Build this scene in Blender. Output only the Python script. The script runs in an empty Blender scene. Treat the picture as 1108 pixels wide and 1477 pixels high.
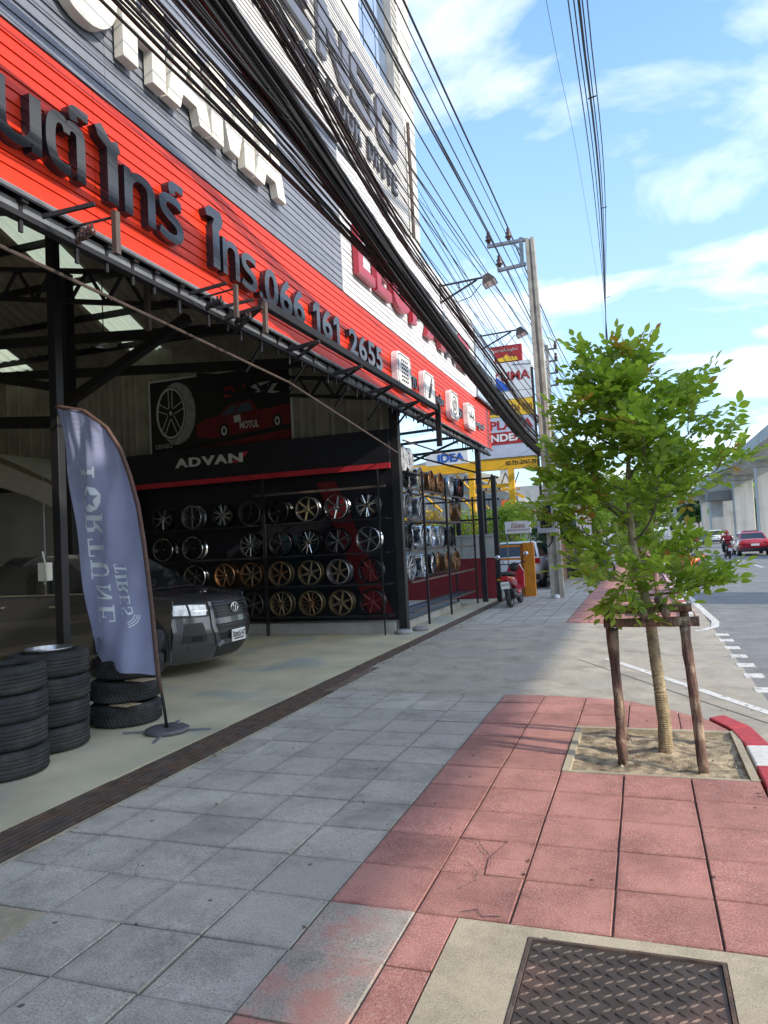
import bpy, bmesh, math, random
from math import pi, sin, cos, radians, sqrt, atan2
from mathutils import Vector, Matrix, Euler

random.seed(7)
SC = bpy.context.scene
COL = SC.collection

# ------------------------------------------------------------------ camera
cam_d = bpy.data.cameras.new('camera')
cam = bpy.data.objects.new('camera', cam_d)
COL.objects.link(cam)
SC.camera = cam
cam_d.sensor_fit = 'VERTICAL'
cam_d.sensor_height = 36.0
cam_d.sensor_width = 27.0
cam_d.lens = 25.45
cam_d.clip_start = 0.05
cam_d.clip_end = 3000
yaw, pitch, roll = .3408, .0465, -.0500
fw = Vector((-sin(yaw) * cos(pitch), cos(yaw) * cos(pitch), sin(pitch)))
rt = Vector((cos(yaw), sin(yaw), 0))
up = rt.cross(fw)
r2 = rt * cos(roll) + up * sin(roll)
u2 = -rt * sin(roll) + up * cos(roll)
cam.matrix_world = Matrix(((r2.x, u2.x, -fw.x, 0), (r2.y, u2.y, -fw.y, 0), (r2.z, u2.z, -fw.z, 1.6), (0, 0, 0, 1)))

# ------------------------------------------------------------------ sun and sky
SUN_T = .52                                    # slope of the sun seen along the street
sun_h = Vector((1, -.25))                      # horizontal direction towards the sun
sun_dir = Vector((1, -.25, SUN_T)).normalized()
sun_el = math.asin(sun_dir.z)
sun_az = atan2(sun_dir.x, sun_dir.y)           # from +Y towards +X
sl = bpy.data.lights.new('sun', 'SUN')
sl.energy = 2.3
sl.angle = radians(.53)
sl.color = (1, .90, .76)
so = bpy.data.objects.new('sun', sl)
COL.objects.link(so)
so.rotation_euler = sun_dir.to_track_quat('Z', 'Y').to_euler()
so.location = (30, -10, 30)

W = bpy.data.worlds.new('World')
SC.world = W
W.use_nodes = True
nt = W.node_tree
nt.nodes.clear()
N = nt.nodes.new
L = nt.links.new
out = N('ShaderNodeOutputWorld')
bg = N('ShaderNodeBackground')
bg.inputs[1].default_value = .15
sky = N('ShaderNodeTexSky')
sky.sky_type = 'NISHITA'
sky.sun_disc = False
sky.sun_elevation = sun_el
sky.sun_rotation = sun_az
sky.air_density = 1.0
sky.dust_density = .6
sky.ozone_density = 2.5
tc = N('ShaderNodeTexCoord')
sep = N('ShaderNodeSeparateXYZ')
L(tc.outputs['Generated'], sep.inputs[0])
# project the direction on a cloud plane so that clouds flatten towards the horizon
den = N('ShaderNodeMath'); den.operation = 'ADD'; den.inputs[1].default_value = .22
L(sep.outputs[2], den.inputs[0])
dx = N('ShaderNodeMath'); dx.operation = 'DIVIDE'
dy = N('ShaderNodeMath'); dy.operation = 'DIVIDE'
L(sep.outputs[0], dx.inputs[0]); L(den.outputs[0], dx.inputs[1])
L(sep.outputs[1], dy.inputs[0]); L(den.outputs[0], dy.inputs[1])
cmb = N('ShaderNodeCombineXYZ')
L(dx.outputs[0], cmb.inputs[0]); L(dy.outputs[0], cmb.inputs[1])
mp = N('ShaderNodeMapping')
mp.inputs['Location'].default_value = (3.1, 1.7, 0)
mp.inputs['Rotation'].default_value = (0, 0, .5)
mp.inputs['Scale'].default_value = (1.0, 1.25, 1)
L(cmb.outputs[0], mp.inputs[0])
n1 = N('ShaderNodeTexNoise'); n1.inputs['Scale'].default_value = 2.1; n1.inputs['Detail'].default_value = 8; n1.inputs['Roughness'].default_value = .54
n1.inputs['Distortion'].default_value = .35
L(mp.outputs[0], n1.inputs['Vector'])
rp = N('ShaderNodeValToRGB')
rp.color_ramp.elements[0].position = .49; rp.color_ramp.elements[0].color = (0, 0, 0, 1)
rp.color_ramp.elements[1].position = .83; rp.color_ramp.elements[1].color = (1, 1, 1, 1)
# extra cloud added towards the east (+X), out of view, to whiten the fill
xa = N('ShaderNodeMath'); xa.operation = 'MULTIPLY_ADD'; xa.inputs[1].default_value = .22; xa.inputs[2].default_value = .0
L(sep.outputs[0], xa.inputs[0])
xb = N('ShaderNodeMath'); xb.operation = 'ADD'
L(n1.outputs[0], xb.inputs[0]); L(xa.outputs[0], xb.inputs[1])
L(xb.outputs[0], rp.inputs[0])
# veil: thin haze growing towards the horizon
vl = N('ShaderNodeMapRange'); vl.inputs[1].default_value = 0; vl.inputs[2].default_value = .62
vl.inputs[3].default_value = .80; vl.inputs[4].default_value = .14
L(sep.outputs[2], vl.inputs[0])
mx = N('ShaderNodeMath'); mx.operation = 'MAXIMUM'
mul = N('ShaderNodeMath'); mul.operation = 'MULTIPLY'; mul.inputs[1].default_value = .85
L(rp.outputs[0], mul.inputs[0])
tint = N('ShaderNodeMix'); tint.data_type = 'RGBA'; tint.blend_type = 'MULTIPLY'; tint.inputs[0].default_value = 1
L(sky.outputs[0], tint.inputs[6]); tint.inputs[7].default_value = (1.0, 1.38, 1.56, 1)
mixc = N('ShaderNodeMix'); mixc.data_type = 'RGBA'
mixv = N('ShaderNodeMix'); mixv.data_type = 'RGBA'
L(vl.outputs[0], mixv.inputs[0]); L(tint.outputs[2], mixv.inputs[6]); mixv.inputs[7].default_value = (2.35, 2.75, 3.05, 1)
L(mul.outputs[0], mixc.inputs[0])
L(mixv.outputs[2], mixc.inputs[6])
mixc.inputs[7].default_value = (8.4, 7.9, 7.2, 1)
L(mixc.outputs[2], bg.inputs[0])
L(bg.outputs[0], out.inputs[0])

SC.view_settings.view_transform = 'Standard'
SC.view_settings.look = 'None'
SC.view_settings.exposure = 1.05
SC.view_settings.gamma = 1
SC.render.engine = 'CYCLES'
SC.cycles.use_denoising = True
SC.cycles.max_bounces = 7
SC.cycles.transparent_max_bounces = 8
SC.cycles.sample_clamp_indirect = 6

# ------------------------------------------------------------------ materials
MATS = {}

def pm(name, col, rough=.6, metal=0., var=.12, vs=4., bump=.0, bs=60., spec=.5, rand=0., col2=None, f2=None, coat=0., detail=5, world=False, streak=False):
    """procedural material: base colour broken up by two noises, optional second colour in patches, bump"""
    if name in MATS:
        return MATS[name]
    m = bpy.data.materials.new(name)
    m.use_nodes = True
    t = m.node_tree
    b = t.nodes['Principled BSDF']
    n_ = t.nodes.new
    l_ = t.links.new
    co = n_('ShaderNodeNewGeometry').outputs['Position'] if world else n_('ShaderNodeTexCoord').outputs['Object']
    a = n_('ShaderNodeTexNoise'); a.inputs['Scale'].default_value = vs; a.inputs['Detail'].default_value = detail
    if streak:
        mpp = n_('ShaderNodeMapping'); mpp.inputs['Scale'].default_value = (1, 1, .07); l_(co, mpp.inputs[0]); l_(mpp.outputs[0], a.inputs['Vector'])
    else:
        l_(co, a.inputs['Vector'])
    mr = n_('ShaderNodeMapRange'); mr.inputs[1].default_value = .3; mr.inputs[2].default_value = .7
    mr.inputs[3].default_value = 1 - var; mr.inputs[4].default_value = 1 + var
    l_(a.outputs[0], mr.inputs[0])
    last = mr.outputs[0]
    if rand:
        oi = n_('ShaderNodeObjectInfo')
        m2 = n_('ShaderNodeMapRange'); m2.inputs[3].default_value = 1 - rand; m2.inputs[4].default_value = 1 + rand
        l_(oi.outputs['Random'], m2.inputs[0])
        mm = n_('ShaderNodeMath'); mm.operation = 'MULTIPLY'
        l_(last, mm.inputs[0]); l_(m2.outputs[0], mm.inputs[1]); last = mm.outputs[0]
    src = None
    if col2:
        c2 = n_('ShaderNodeTexNoise'); c2.inputs['Scale'].default_value = (f2 or (2, .5, .6))[0]; c2.inputs['Detail'].default_value = 6
        l_(co, c2.inputs['Vector'])
        r = n_('ShaderNodeMapRange'); r.inputs[1].default_value = (f2 or (2, .5, .6))[1]; r.inputs[2].default_value = (f2 or (2, .5, .6))[2]
        l_(c2.outputs[0], r.inputs[0])
        mi = n_('ShaderNodeMix'); mi.data_type = 'RGBA'
        mi.inputs[6].default_value = (*col, 1); mi.inputs[7].default_value = (*col2, 1)
        l_(r.outputs[0], mi.inputs[0]); src = mi.outputs[2]
    vm = n_('ShaderNodeVectorMath'); vm.operation = 'SCALE'
    if src: l_(src, vm.inputs[0])
    else: vm.inputs[0].default_value = col
    l_(last, vm.inputs['Scale'])
    l_(vm.outputs[0], b.inputs['Base Color'])
    b.inputs['Roughness'].default_value = rough
    b.inputs['Metallic'].default_value = metal
    b.inputs['Specular IOR Level'].default_value = spec
    if coat: b.inputs['Coat Weight'].default_value = coat
    if bump:
        bn = n_('ShaderNodeTexNoise'); bn.inputs['Scale'].default_value = bs; bn.inputs['Detail'].default_value = 4
        l_(co, bn.inputs['Vector'])
        bp = n_('ShaderNodeBump'); bp.inputs['Strength'].default_value = bump; bp.inputs['Distance'].default_value = .01
        l_(bn.outputs[0], bp.inputs['Height']); l_(bp.outputs[0], b.inputs['Normal'])
    MATS[name] = m
    return m

def stone(name, col, speck_light, speck_dark, gum=True, rand=.08, stain=None, joints=False):
    """exposed aggregate paving: fine specks, soft stains, gum spots"""
    m = bpy.data.materials.new(name); m.use_nodes = True
    t = m.node_tree; b = t.nodes['Principled BSDF']; n_ = t.nodes.new; l_ = t.links.new
    co = n_('ShaderNodeNewGeometry').outputs['Position']
    def noise(s, d=4, r=.6):
        a = n_('ShaderNodeTexNoise'); a.inputs['Scale'].default_value = s; a.inputs['Detail'].default_value = d; a.inputs['Roughness'].default_value = r
        l_(co, a.inputs['Vector']); return a.outputs[0]
    def rng(s, a, c, lo=0., hi=1.):
        r = n_('ShaderNodeMapRange'); r.inputs[1].default_value = a; r.inputs[2].default_value = c; r.inputs[3].default_value = lo; r.inputs[4].default_value = hi
        l_(s, r.inputs[0]); return r.outputs[0]
    def mix(f, c1, c2, mode='MIX'):
        x = n_('ShaderNodeMix'); x.data_type = 'RGBA'; x.blend_type = mode
        if isinstance(f, float): x.inputs[0].default_value = f
        else: l_(f, x.inputs[0])
        for c, k in ((c1, 6), (c2, 7)):
            if isinstance(c, tuple): x.inputs[k].default_value = (*c, 1)
            else: l_(c, x.inputs[k])
        return x.outputs[2]
    fine = noise(120, 5, .75)
    c = mix(rng(fine, .52, .66), col, speck_light)
    c = mix(rng(fine, .47, .36), c, speck_dark)
    big = rng(noise(2.2, 7, .65), .33, .68, .68, 1.2)
    oi = n_('ShaderNodeObjectInfo')
    rr = rng(oi.outputs['Random'], 0, 1, 1 - rand, 1 + rand)
    mm = n_('ShaderNodeMath'); mm.operation = 'MULTIPLY'; l_(big, mm.inputs[0]); l_(rr, mm.inputs[1])
    mid = rng(noise(14, 5, .7), .35, .7, .9, 1.08)
    m3 = n_('ShaderNodeMath'); m3.operation = 'MULTIPLY'; l_(mm.outputs[0], m3.inputs[0]); l_(mid, m3.inputs[1])
    vm = n_('ShaderNodeVectorMath'); vm.operation = 'SCALE'; l_(c, vm.inputs[0]); l_(m3.outputs[0], vm.inputs['Scale'])
    c = vm.outputs[0]
    if stain:
        c = mix(rng(noise(1.1, 6, .7), .52, .62, 0., .7), c, stain)
    if joints:
        sx = n_('ShaderNodeSeparateXYZ'); l_(co, sx.inputs[0])
        ds = []
        for ax, o0, pt in ((0, -1.445, .41), (1, 2.6626, .4097)):
            q = n_('ShaderNodeMath'); q.operation = 'SUBTRACT'; q.inputs[1].default_value = o0; l_(sx.outputs[ax], q.inputs[0])
            q2 = n_('ShaderNodeMath'); q2.operation = 'PINGPONG'; q2.inputs[1].default_value = pt / 2; l_(q.outputs[0], q2.inputs[0]); ds.append(q2.outputs[0])
        mn = n_('ShaderNodeMath'); mn.operation = 'MINIMUM'; l_(ds[0], mn.inputs[0]); l_(ds[1], mn.inputs[1])
        wn = rng(noise(17, 5, .7), .3, .7, -.022, .022)
        aa = n_('ShaderNodeMath'); aa.operation = 'ADD'; l_(mn.outputs[0], aa.inputs[0]); l_(wn, aa.inputs[1])
        c = mix(rng(aa.outputs[0], .030, .0, 0., .38), c, tuple(k * .42 for k in col))
    if gum:
        v = n_('ShaderNodeTexVoronoi'); v.inputs['Scale'].default_value = 4.2; l_(co, v.inputs['Vector'])
        dn = n_('ShaderNodeMath'); dn.operation = 'ADD'; l_(v.outputs['Distance'], dn.inputs[0])
        nn = rng(noise(25, 3), .3, .7, -.03, .03); l_(nn, dn.inputs[1])
        c = mix(rng(dn.outputs[0], .055, .045, 0., .8), c, (.03, .03, .032))
    l_(c, b.inputs['Base Color'])
    b.inputs['Roughness'].default_value = .82
    bp = n_('ShaderNodeBump'); bp.inputs['Strength'].default_value = .55; bp.inputs['Distance'].default_value = .004
    l_(fine, bp.inputs['Height']); l_(bp.outputs[0], b.inputs['Normal'])
    MATS[name] = m
    return m

GREY_TILE = stone('grey_tile', (.46, .42, .36), (.64, .59, .52), (.22, .20, .175), stain=(.35, .32, .275), rand=.10, joints=True)
RED_TILE = stone('red_tile', (.45, .19, .155), (.62, .42, .37), (.26, .085, .07), rand=.12, stain=(.44, .22, .17), joints=True)
WORN_TILE = stone('worn_tile', (.42, .36, .30), (.58, .52, .45), (.17, .14, .12), stain=(.46, .17, .13))
JOINT = pm('joint', (.075, .068, .058), .95, var=.4, vs=20, bump=.4, world=True)
CONC = stone('concrete_apron', (.42, .375, .30), (.49, .45, .38), (.28, .25, .20), rand=0, stain=(.30, .285, .25))
COLLAR = stone('concrete_collar', (.47, .40, .28), (.56, .50, .38), (.28, .24, .17), rand=0, stain=(.36, .30, .21))
ROADM = stone('road_surface', (.235, .232, .225), (.36, .35, .33), (.13, .13, .13), gum=True, rand=0, stain=(.165, .163, .158))
SHOPF = pm('shop_floor', (.56, .50, .35), .55, var=.16, vs=1.5, bump=.1, bs=20, col2=(.38, .40, .35), f2=(.9, .52, .66), world=True)
EARTH = pm('earth', (.40, .32, .21), .95, var=.55, vs=12, bump=1.0, bs=70, col2=(.20, .15, .10), f2=(7, .48, .62), world=True)
KERBW = pm('kerb_white', (.66, .64, .60), .7, var=.15, vs=20, bump=.3, bs=120, world=True)
KERBR = pm('kerb_red', (.45, .04, .045), .65, var=.2, vs=20, bump=.3, bs=120, world=True)
PAINTW = pm('road_paint', (.68, .66, .62), .7, var=.2, vs=30, bump=.2, bs=120, col2=(.42, .40, .36), f2=(14, .55, .62), world=True)
RUST = pm('rusty_steel', (.12, .09, .075), .75, .3, var=.35, vs=9, bump=.5, bs=90, col2=(.15, .09, .06), f2=(5, .45, .6))
PLATE = pm('cover_plate', (.10, .078, .066), .55, .55, var=.25, vs=6, bump=.3, bs=150, col2=(.15, .10, .08), f2=(3, .5, .62))
BLACKST = pm('black_steel', (.018, .017, .02), .5, .2, var=.3, vs=3, bump=.08, bs=60)
BROWNST = pm('brown_steel', (.10, .075, .066), .6, .3, var=.3, vs=5)
GALV = pm('galvanised', (.26, .275, .30), .5, .6, var=.2, vs=8)
REDP = pm('red_cladding', (.66, .038, .012), .42, var=.10, vs=5, bump=.05, bs=6, rand=.04, spec=.35, streak=True)
DARKP = pm('dark_cladding', (.19, .205, .25), .5, var=.12, vs=5, bump=.05, bs=6, rand=.05, streak=True)
WHITEP = pm('white_cladding', (.70, .70, .72), .5, var=.08, vs=5, bump=.05, bs=6, rand=.03, streak=True)
LENSOP = pm('pale_cladding', (.55, .54, .53), .55, var=.10, vs=5, bump=.04, bs=8, rand=.04, streak=True)
BACKL = pm('cladding_gap_pale', (.30, .30, .31), .9)
BACKING = pm('cladding_gap', (.03, .028, .03), .9)
LETW = pm('letter_cream', (.72, .69, .60), .5, var=.14, vs=7, bump=.05, streak=True)
LETB = pm('letter_black', (.022, .024, .032), .16, var=.1, vs=3, coat=.3)
LETG = pm('letter_grey', (.15, .15, .175), .35, .3, var=.1, vs=3)
LETD = pm('letter_charcoal', (.07, .07, .085), .4, var=.1, vs=3)
LETR = pm('letter_red', (.36, .022, .04), .35, var=.12, vs=3)
TOWER = pm('tower_wall', (.55, .535, .50), .85, var=.14, vs=3, bump=.15, bs=40, col2=(.46, .45, .42), f2=(3, .5, .7), streak=True)
GLASSB = pm('window_glass', (.10, .17, .30), .06, .0, var=.05, spec=1.0, coat=1)
CORRW = pm('corrugated_wall', (.34, .32, .26), .6, .25, var=.25, vs=2.5, bump=.1, bs=30)
CORRR = pm('corrugated_roof', (.26, .235, .195), .6, .1, var=.25, vs=2)
BLACKW = pm('black_panel', (.012, .013, .02), .45, var=.2, vs=2)
REDS = pm('red_stripe', (.42, .02, .035), .5, var=.15, vs=3)
WHITE = pm('white_paint', (.72, .72, .72), .5, var=.06, vs=5)
PRINTW = pm('print_white', (.55, .55, .52), .6, var=.05)
PRINTR = pm('print_red', (.36, .018, .02), .6, var=.15)
PRINTD = pm('print_dark_red', (.17, .012, .014), .6, var=.3, vs=3)
PRINTK = pm('print_black', (.012, .012, .014), .6)
PRINTB = pm('print_blue', (.02, .10, .45), .6, var=.1)
PRINTY = pm('print_yellow', (.80, .50, .03), .55, var=.1)
RUBBER = pm('rubber', (.022, .023, .026), .78, var=.35, vs=7, bump=.3, bs=90, col2=(.045, .044, .042), f2=(3, .5, .7))
CHROME = pm('chrome', (.72, .72, .74), .16, 1, var=.05)
SILVER = pm('silver_alloy', (.45, .46, .48), .3, .9, var=.08)
BRONZE = pm('bronze_alloy', (.26, .14, .07), .35, .85, var=.1)
GOLD = pm('gold_alloy', (.27, .21, .13), .38, .8, var=.1)
GUNM = pm('gunmetal_alloy', (.13, .13, .14), .35, .8, var=.1)
BLKA = pm('black_alloy', (.02, .02, .022), .25, .4, var=.1)
REDA = pm('red_alloy', (.15, .02, .03), .3, .5, var=.1)
LOG = pm('log_bark', (.135, .075, .056), .88, var=.6, vs=55, bump=1.0, bs=60, col2=(.26, .19, .13), f2=(8, .50, .62), streak=True)
BARK = pm('tree_bark', (.33, .27, .17), .9, var=.3, vs=20, bump=.8, bs=60, col2=(.22, .18, .12), f2=(14, .5, .65))
BARK2 = pm('dark_bark', (.16, .13, .10), .9, var=.3, vs=20, bump=.8, bs=60)
POLEC = pm('pole_concrete', (.36, .335, .29), .85, var=.18, vs=4, bump=.3, bs=50, col2=(.26, .24, .21), f2=(3, .5, .65))
VIAD = pm('viaduct_concrete', (.42, .41, .385), .85, var=.2, vs=1.2, bump=.2, bs=5, col2=(.30, .29, .27), f2=(.3, .5, .7), streak=True)
CABLE = pm('cable_black', (.016, .016, .018), .5, var=.2, vs=2)
CABLER = pm('cable_maroon', (.030, .018, .020), .6, var=.3, vs=2)
PORC = pm('porcelain_brown', (.07, .028, .02), .2, coat=.5)
YELST = pm('yellow_steel', (.78, .42, .02), .5, var=.12, vs=3)
ORANGE = pm('orange_paint', (.72, .26, .015), .5, var=.12, vs=4, bump=.1)
MAROON = pm('maroon_paint', (.19, .012, .02), .6, var=.15, vs=3)
WALLC = pm('rendered_wall', (.40, .39, .37), .85, var=.15, vs=3, bump=.2)
FLAGM = None
CARGREY = pm('paint_graphite', (.072, .074, .084), .25, .45, var=.05, coat=.8)
CARRED = pm('paint_red', (.52, .018, .035), .25, .2, var=.05, coat=1)
CARWHITE = pm('paint_white', (.75, .75, .76), .25, 0, var=.03, coat=1)
CARBLACK = pm('paint_black', (.015, .015, .018), .2, .2, var=.05, coat=1)
PLASTIC = pm('black_plastic', (.02, .02, .022), .55, var=.1)
DGLASS = pm('dark_glass', (.015, .018, .022), .05, spec=.8)
LAMPL = pm('lamp_lens', (.92, .95, .98), .12, .0, var=.25, vs=18, coat=1)
LAMPR = pm('tail_lens', (.55, .01, .015), .15, coat=1)
SKIN = pm('skin', (.42, .25, .17), .6)
CLOTHK = pm('dark_cloth', (.03, .03, .04), .9)
CLOTHR = pm('red_cloth', (.35, .03, .04), .9)
TENT = pm('tent_fabric', (.42, .40, .35), .8, var=.1, vs=2, bump=.2, bs=8)

def leaf_mat(name, c1, c2, trans=.45):
    m = bpy.data.materials.new(name); m.use_nodes = True
    t = m.node_tree; t.nodes.clear(); n_ = t.nodes.new; l_ = t.links.new
    o = n_('ShaderNodeOutputMaterial')
    a = n_('ShaderNodeTexNoise'); a.inputs['Scale'].default_value = 5
    l_(n_('ShaderNodeNewGeometry').outputs['Position'], a.inputs['Vector'])
    gi = n_('ShaderNodeNewGeometry')
    add = n_('ShaderNodeMath'); add.operation = 'MULTIPLY_ADD'; add.inputs[1].default_value = .6
    l_(gi.outputs['Random Per Island'], add.inputs[0])
    sb = n_('ShaderNodeMath'); sb.operation = 'SUBTRACT'; sb.inputs[1].default_value = .28
    l_(a.outputs[0], sb.inputs[0]); l_(sb.outputs[0], add.inputs[2])
    mi = n_('ShaderNodeMix'); mi.data_type = 'RGBA'; mi.clamp_factor = True
    mi.inputs[6].default_value = (*c1, 1); mi.inputs[7].default_value = (*c2, 1)
    l_(add.outputs[0], mi.inputs[0])
    d = n_('ShaderNodeBsdfPrincipled'); d.inputs['Roughness'].default_value = .5
    tr = n_('ShaderNodeBsdfTranslucent')
    l_(mi.outputs[2], d.inputs['Base Color'])
    br = n_('ShaderNodeVectorMath'); br.operation = 'MULTIPLY'; br.inputs[1].default_value = (1.7, 1.9, .8)
    l_(mi.outputs[2], br.inputs[0]); l_(br.outputs[0], tr.inputs[0])
    ms = n_('ShaderNodeMixShader'); ms.inputs[0].default_value = trans
    l_(d.outputs[0], ms.inputs[1]); l_(tr.outputs[0], ms.inputs[2]); l_(ms.outputs[0], o.inputs[0])
    MATS[name] = m
    return m
LEAF = leaf_mat('leaf_green', (.12, .20, .03), (.34, .43, .08), .52)
LEAFY = leaf_mat('leaf_yellowing', (.30, .26, .04), (.34, .16, .05))
LEAFD = leaf_mat('leaf_dark', (.02, .055, .012), (.05, .12, .02), .3)
FLOWER = leaf_mat('flower_yellow', (.75, .48, .02), (.85, .62, .05))
PINK = leaf_mat('flower_pink', (.45, .05, .12), (.5, .1, .2))

def trans_mat(name, col, rough=.6, mixf=.6, var=.1):
    m = bpy.data.materials.new(name); m.use_nodes = True
    t = m.node_tree; t.nodes.clear(); n_ = t.nodes.new; l_ = t.links.new
    o = n_('ShaderNodeOutputMaterial')
    d = n_('ShaderNodeBsdfPrincipled'); d.inputs['Roughness'].default_value = rough
    tr = n_('ShaderNodeBsdfTranslucent')
    a = n_('ShaderNodeTexNoise'); a.inputs['Scale'].default_value = 3
    l_(n_('ShaderNodeTexCoord').outputs['Object'], a.inputs['Vector'])
    mr = n_('ShaderNodeMapRange'); mr.inputs[1].default_value = .3; mr.inputs[2].default_value = .7; mr.inputs[3].default_value = 1 - var; mr.inputs[4].default_value = 1 + var
    l_(a.outputs[0], mr.inputs[0])
    v = n_('ShaderNodeVectorMath'); v.operation = 'SCALE'; v.inputs[0].default_value = col
    l_(mr.outputs[0], v.inputs['Scale'])
    l_(v.outputs[0], d.inputs['Base Color']); l_(v.outputs[0], tr.inputs[0])
    ms = n_('ShaderNodeMixShader'); ms.inputs[0].default_value = mixf
    l_(d.outputs[0], ms.inputs[1]); l_(tr.outputs[0], ms.inputs[2]); l_(ms.outputs[0], o.inputs[0])
    MATS[name] = m
    return m
SKYL = trans_mat('skylight_sheet', (1.0, .80, .42), .5, .97, .04)
FLAGM = trans_mat('flag_fabric', (.35, .38, .58), .8, .35, .12)
FLAGT = trans_mat('flag_print', (.80, .88, .95), .8, .12, .05)
SLEEVE = pm('flag_sleeve', (.10, .055, .045), .8, var=.3, vs=30)

# ------------------------------------------------------------------ building blocks
def acc_loc(o):
    v = Vector((0, 0, 0))
    while o is not None:
        v += o.location
        o = o.parent
    return v

class MB:
    """collects geometry, in world coordinates, for ONE mesh object"""
    def __init__(s):
        s.v = []; s.f = []; s.mi = []; s.cur = 0
    def add(s, vs, fs):
        n = len(s.v)
        s.v += [tuple(p) for p in vs]
        for f in fs:
            s.f.append(tuple(i + n for i in f)); s.mi.append(s.cur)
        return s
    def box(s, x0, x1, y0, y1, z0, z1):
        vs = [(x, y, z) for z in (z0, z1) for y in (y0, y1) for x in (x0, x1)]
        return s.add(vs, [(0, 2, 3, 1), (4, 5, 7, 6), (0, 1, 5, 4), (2, 6, 7, 3), (0, 4, 6, 2), (1, 3, 7, 5)])
    def obox(s, c, ax, ay, az):
        c, ax, ay, az = Vector(c), Vector(ax), Vector(ay), Vector(az)
        vs = [c + ax * i + ay * j + az * k for k in (-1, 1) for j in (-1, 1) for i in (-1, 1)]
        return s.add(vs, [(0, 2, 3, 1), (4, 5, 7, 6), (0, 1, 5, 4), (2, 6, 7, 3), (0, 4, 6, 2), (1, 3, 7, 5)])
    def bar(s, p, q, w, h=None, upv=(0, 0, 1)):
        p, q = Vector(p), Vector(q); d = q - p
        h = h or w
        u = Vector(upv)
        if abs(d.normalized().dot(u)) > .98: u = Vector((0, 1, 0))
        a = d.cross(u).normalized(); b = a.cross(d).normalized()
        return s.obox((p + q) / 2, a * w / 2, b * h / 2, d / 2)
    def tube(s, pts, r, n=6, cap=True):
        pts = [Vector(p) for p in pts]
        rs = r if isinstance(r, (list, tuple)) else [r] * len(pts)
        vs = []; a0 = None
        for i, p in enumerate(pts):
            d = (pts[min(i + 1, len(pts) - 1)] - pts[max(i - 1, 0)]).normalized()
            if a0 is None:
                u = Vector((0, 0, 1)) if abs(d.z) < .9 else Vector((1, 0, 0))
                a0 = d.cross(u).normalized()
            else:
                a0 = (a0 - d * a0.dot(d)).normalized()
            b = d.cross(a0)
            for k in range(n):
                t = 2 * pi * k / n
                vs.append(p + (a0 * cos(t) + b * sin(t)) * rs[i])
        fs = []
        for i in range(len(pts) - 1):
            for k in range(n):
                fs.append((i * n + k, i * n + (k + 1) % n, (i + 1) * n + (k + 1) % n, (i + 1) * n + k))
        if cap:
            fs.append(tuple(range(n))[::-1]); fs.append(tuple((len(pts) - 1) * n + k for k in range(n)))
        return s.add(vs, fs)
    def lathe(s, prof, c=(0, 0, 0), axis='Z', n=32, a0=0, a1=2 * pi):
        c = Vector(c); vs = []
        full = abs(a1 - a0 - 2 * pi) < 1e-6
        m = n if full else n + 1
        for r, h in prof:
            for k in range(m):
                t = a0 + (a1 - a0) * k / n
                if axis == 'Z': p = Vector((r * cos(t), r * sin(t), h))
                elif axis == 'Y': p = Vector((r * cos(t), h, r * sin(t)))
                else: p = Vector((h, r * cos(t), r * sin(t)))
                vs.append(c + p)
        fs = []
        for i in range(len(prof) - 1):
            for k in range(n):
                k2 = (k + 1) % m
                fs.append((i * m + k, i * m + k2, (i + 1) * m + k2, (i + 1) * m + k))
        return s.add(vs, fs)
    def prism(s, poly, d0, d1, plane='YZ'):
        """polygon extruded along the remaining axis; plane 'XY','YZ','XZ'"""
        def P(a, b, h):
            return {'XY': (a, b, h), 'YZ': (h, a, b), 'XZ': (a, h, b)}[plane]
        n = len(poly)
        vs = [P(a, b, d0) for a, b in poly] + [P(a, b, d1) for a, b in poly]
        fs = [tuple(range(n))[::-1], tuple(range(n, 2 * n))]
        fs += [(i, (i + 1) % n, n + (i + 1) % n, n + i) for i in range(n)]
        return s.add(vs, fs)
    def quad(s, a, b, c, d):
        return s.add([a, b, c, d], [(0, 1, 2, 3)])
    def mesh(s, name, mats, smooth=False, fix=True):
        me = bpy.data.meshes.new(name)
        me.from_pydata(s.v, [], s.f)
        mats = mats if isinstance(mats, (list, tuple)) else [mats]
        for m in mats: me.materials.append(m)
        if len(mats) > 1:
            me.polygons.foreach_set('material_index', s.mi)
        if fix:
            bm = bmesh.new(); bm.from_mesh(me)
            bmesh.ops.recalc_face_normals(bm, faces=bm.faces)
            bm.to_mesh(me); bm.free()
        if smooth:
            me.polygons.foreach_set('use_smooth', [True] * len(me.polygons))
        me.update()
        return me
    def build(s, name, mats, parent=None, smooth=False, bevel=0, fix=True, auto=False):
        o = bpy.data.objects.new(name, s.mesh(name, mats, smooth or auto, fix))
        COL.objects.link(o)
        if parent is not None:
            setp(o, parent)
        if bevel:
            md = o.modifiers.new('bevel', 'BEVEL'); md.width = bevel; md.segments = 2; md.limit_method = 'ANGLE'
        if auto:
            o.data.set_sharp_from_angle(angle=radians(35)) if hasattr(o.data, 'set_sharp_from_angle') else None
        return o

def tag(o, label=None, cat=None, group=None, kind=None):
    if label: o['label'] = label
    if cat: o['category'] = cat
    if group: o['group'] = group
    if kind: o['kind'] = kind
    return o

def thing(name, loc, label, cat, group=None):
    o = bpy.data.objects.new(name, None)
    o.empty_display_size = .1
    o.location = loc
    COL.objects.link(o)
    return tag(o, label, cat, group)

KIDS = {}
def setp(o, parent, loc=None):
    o.parent = parent
    o.location = -acc_loc(parent) if loc is None else loc
    KIDS.setdefault(parent.name, []).append(o)

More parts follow.
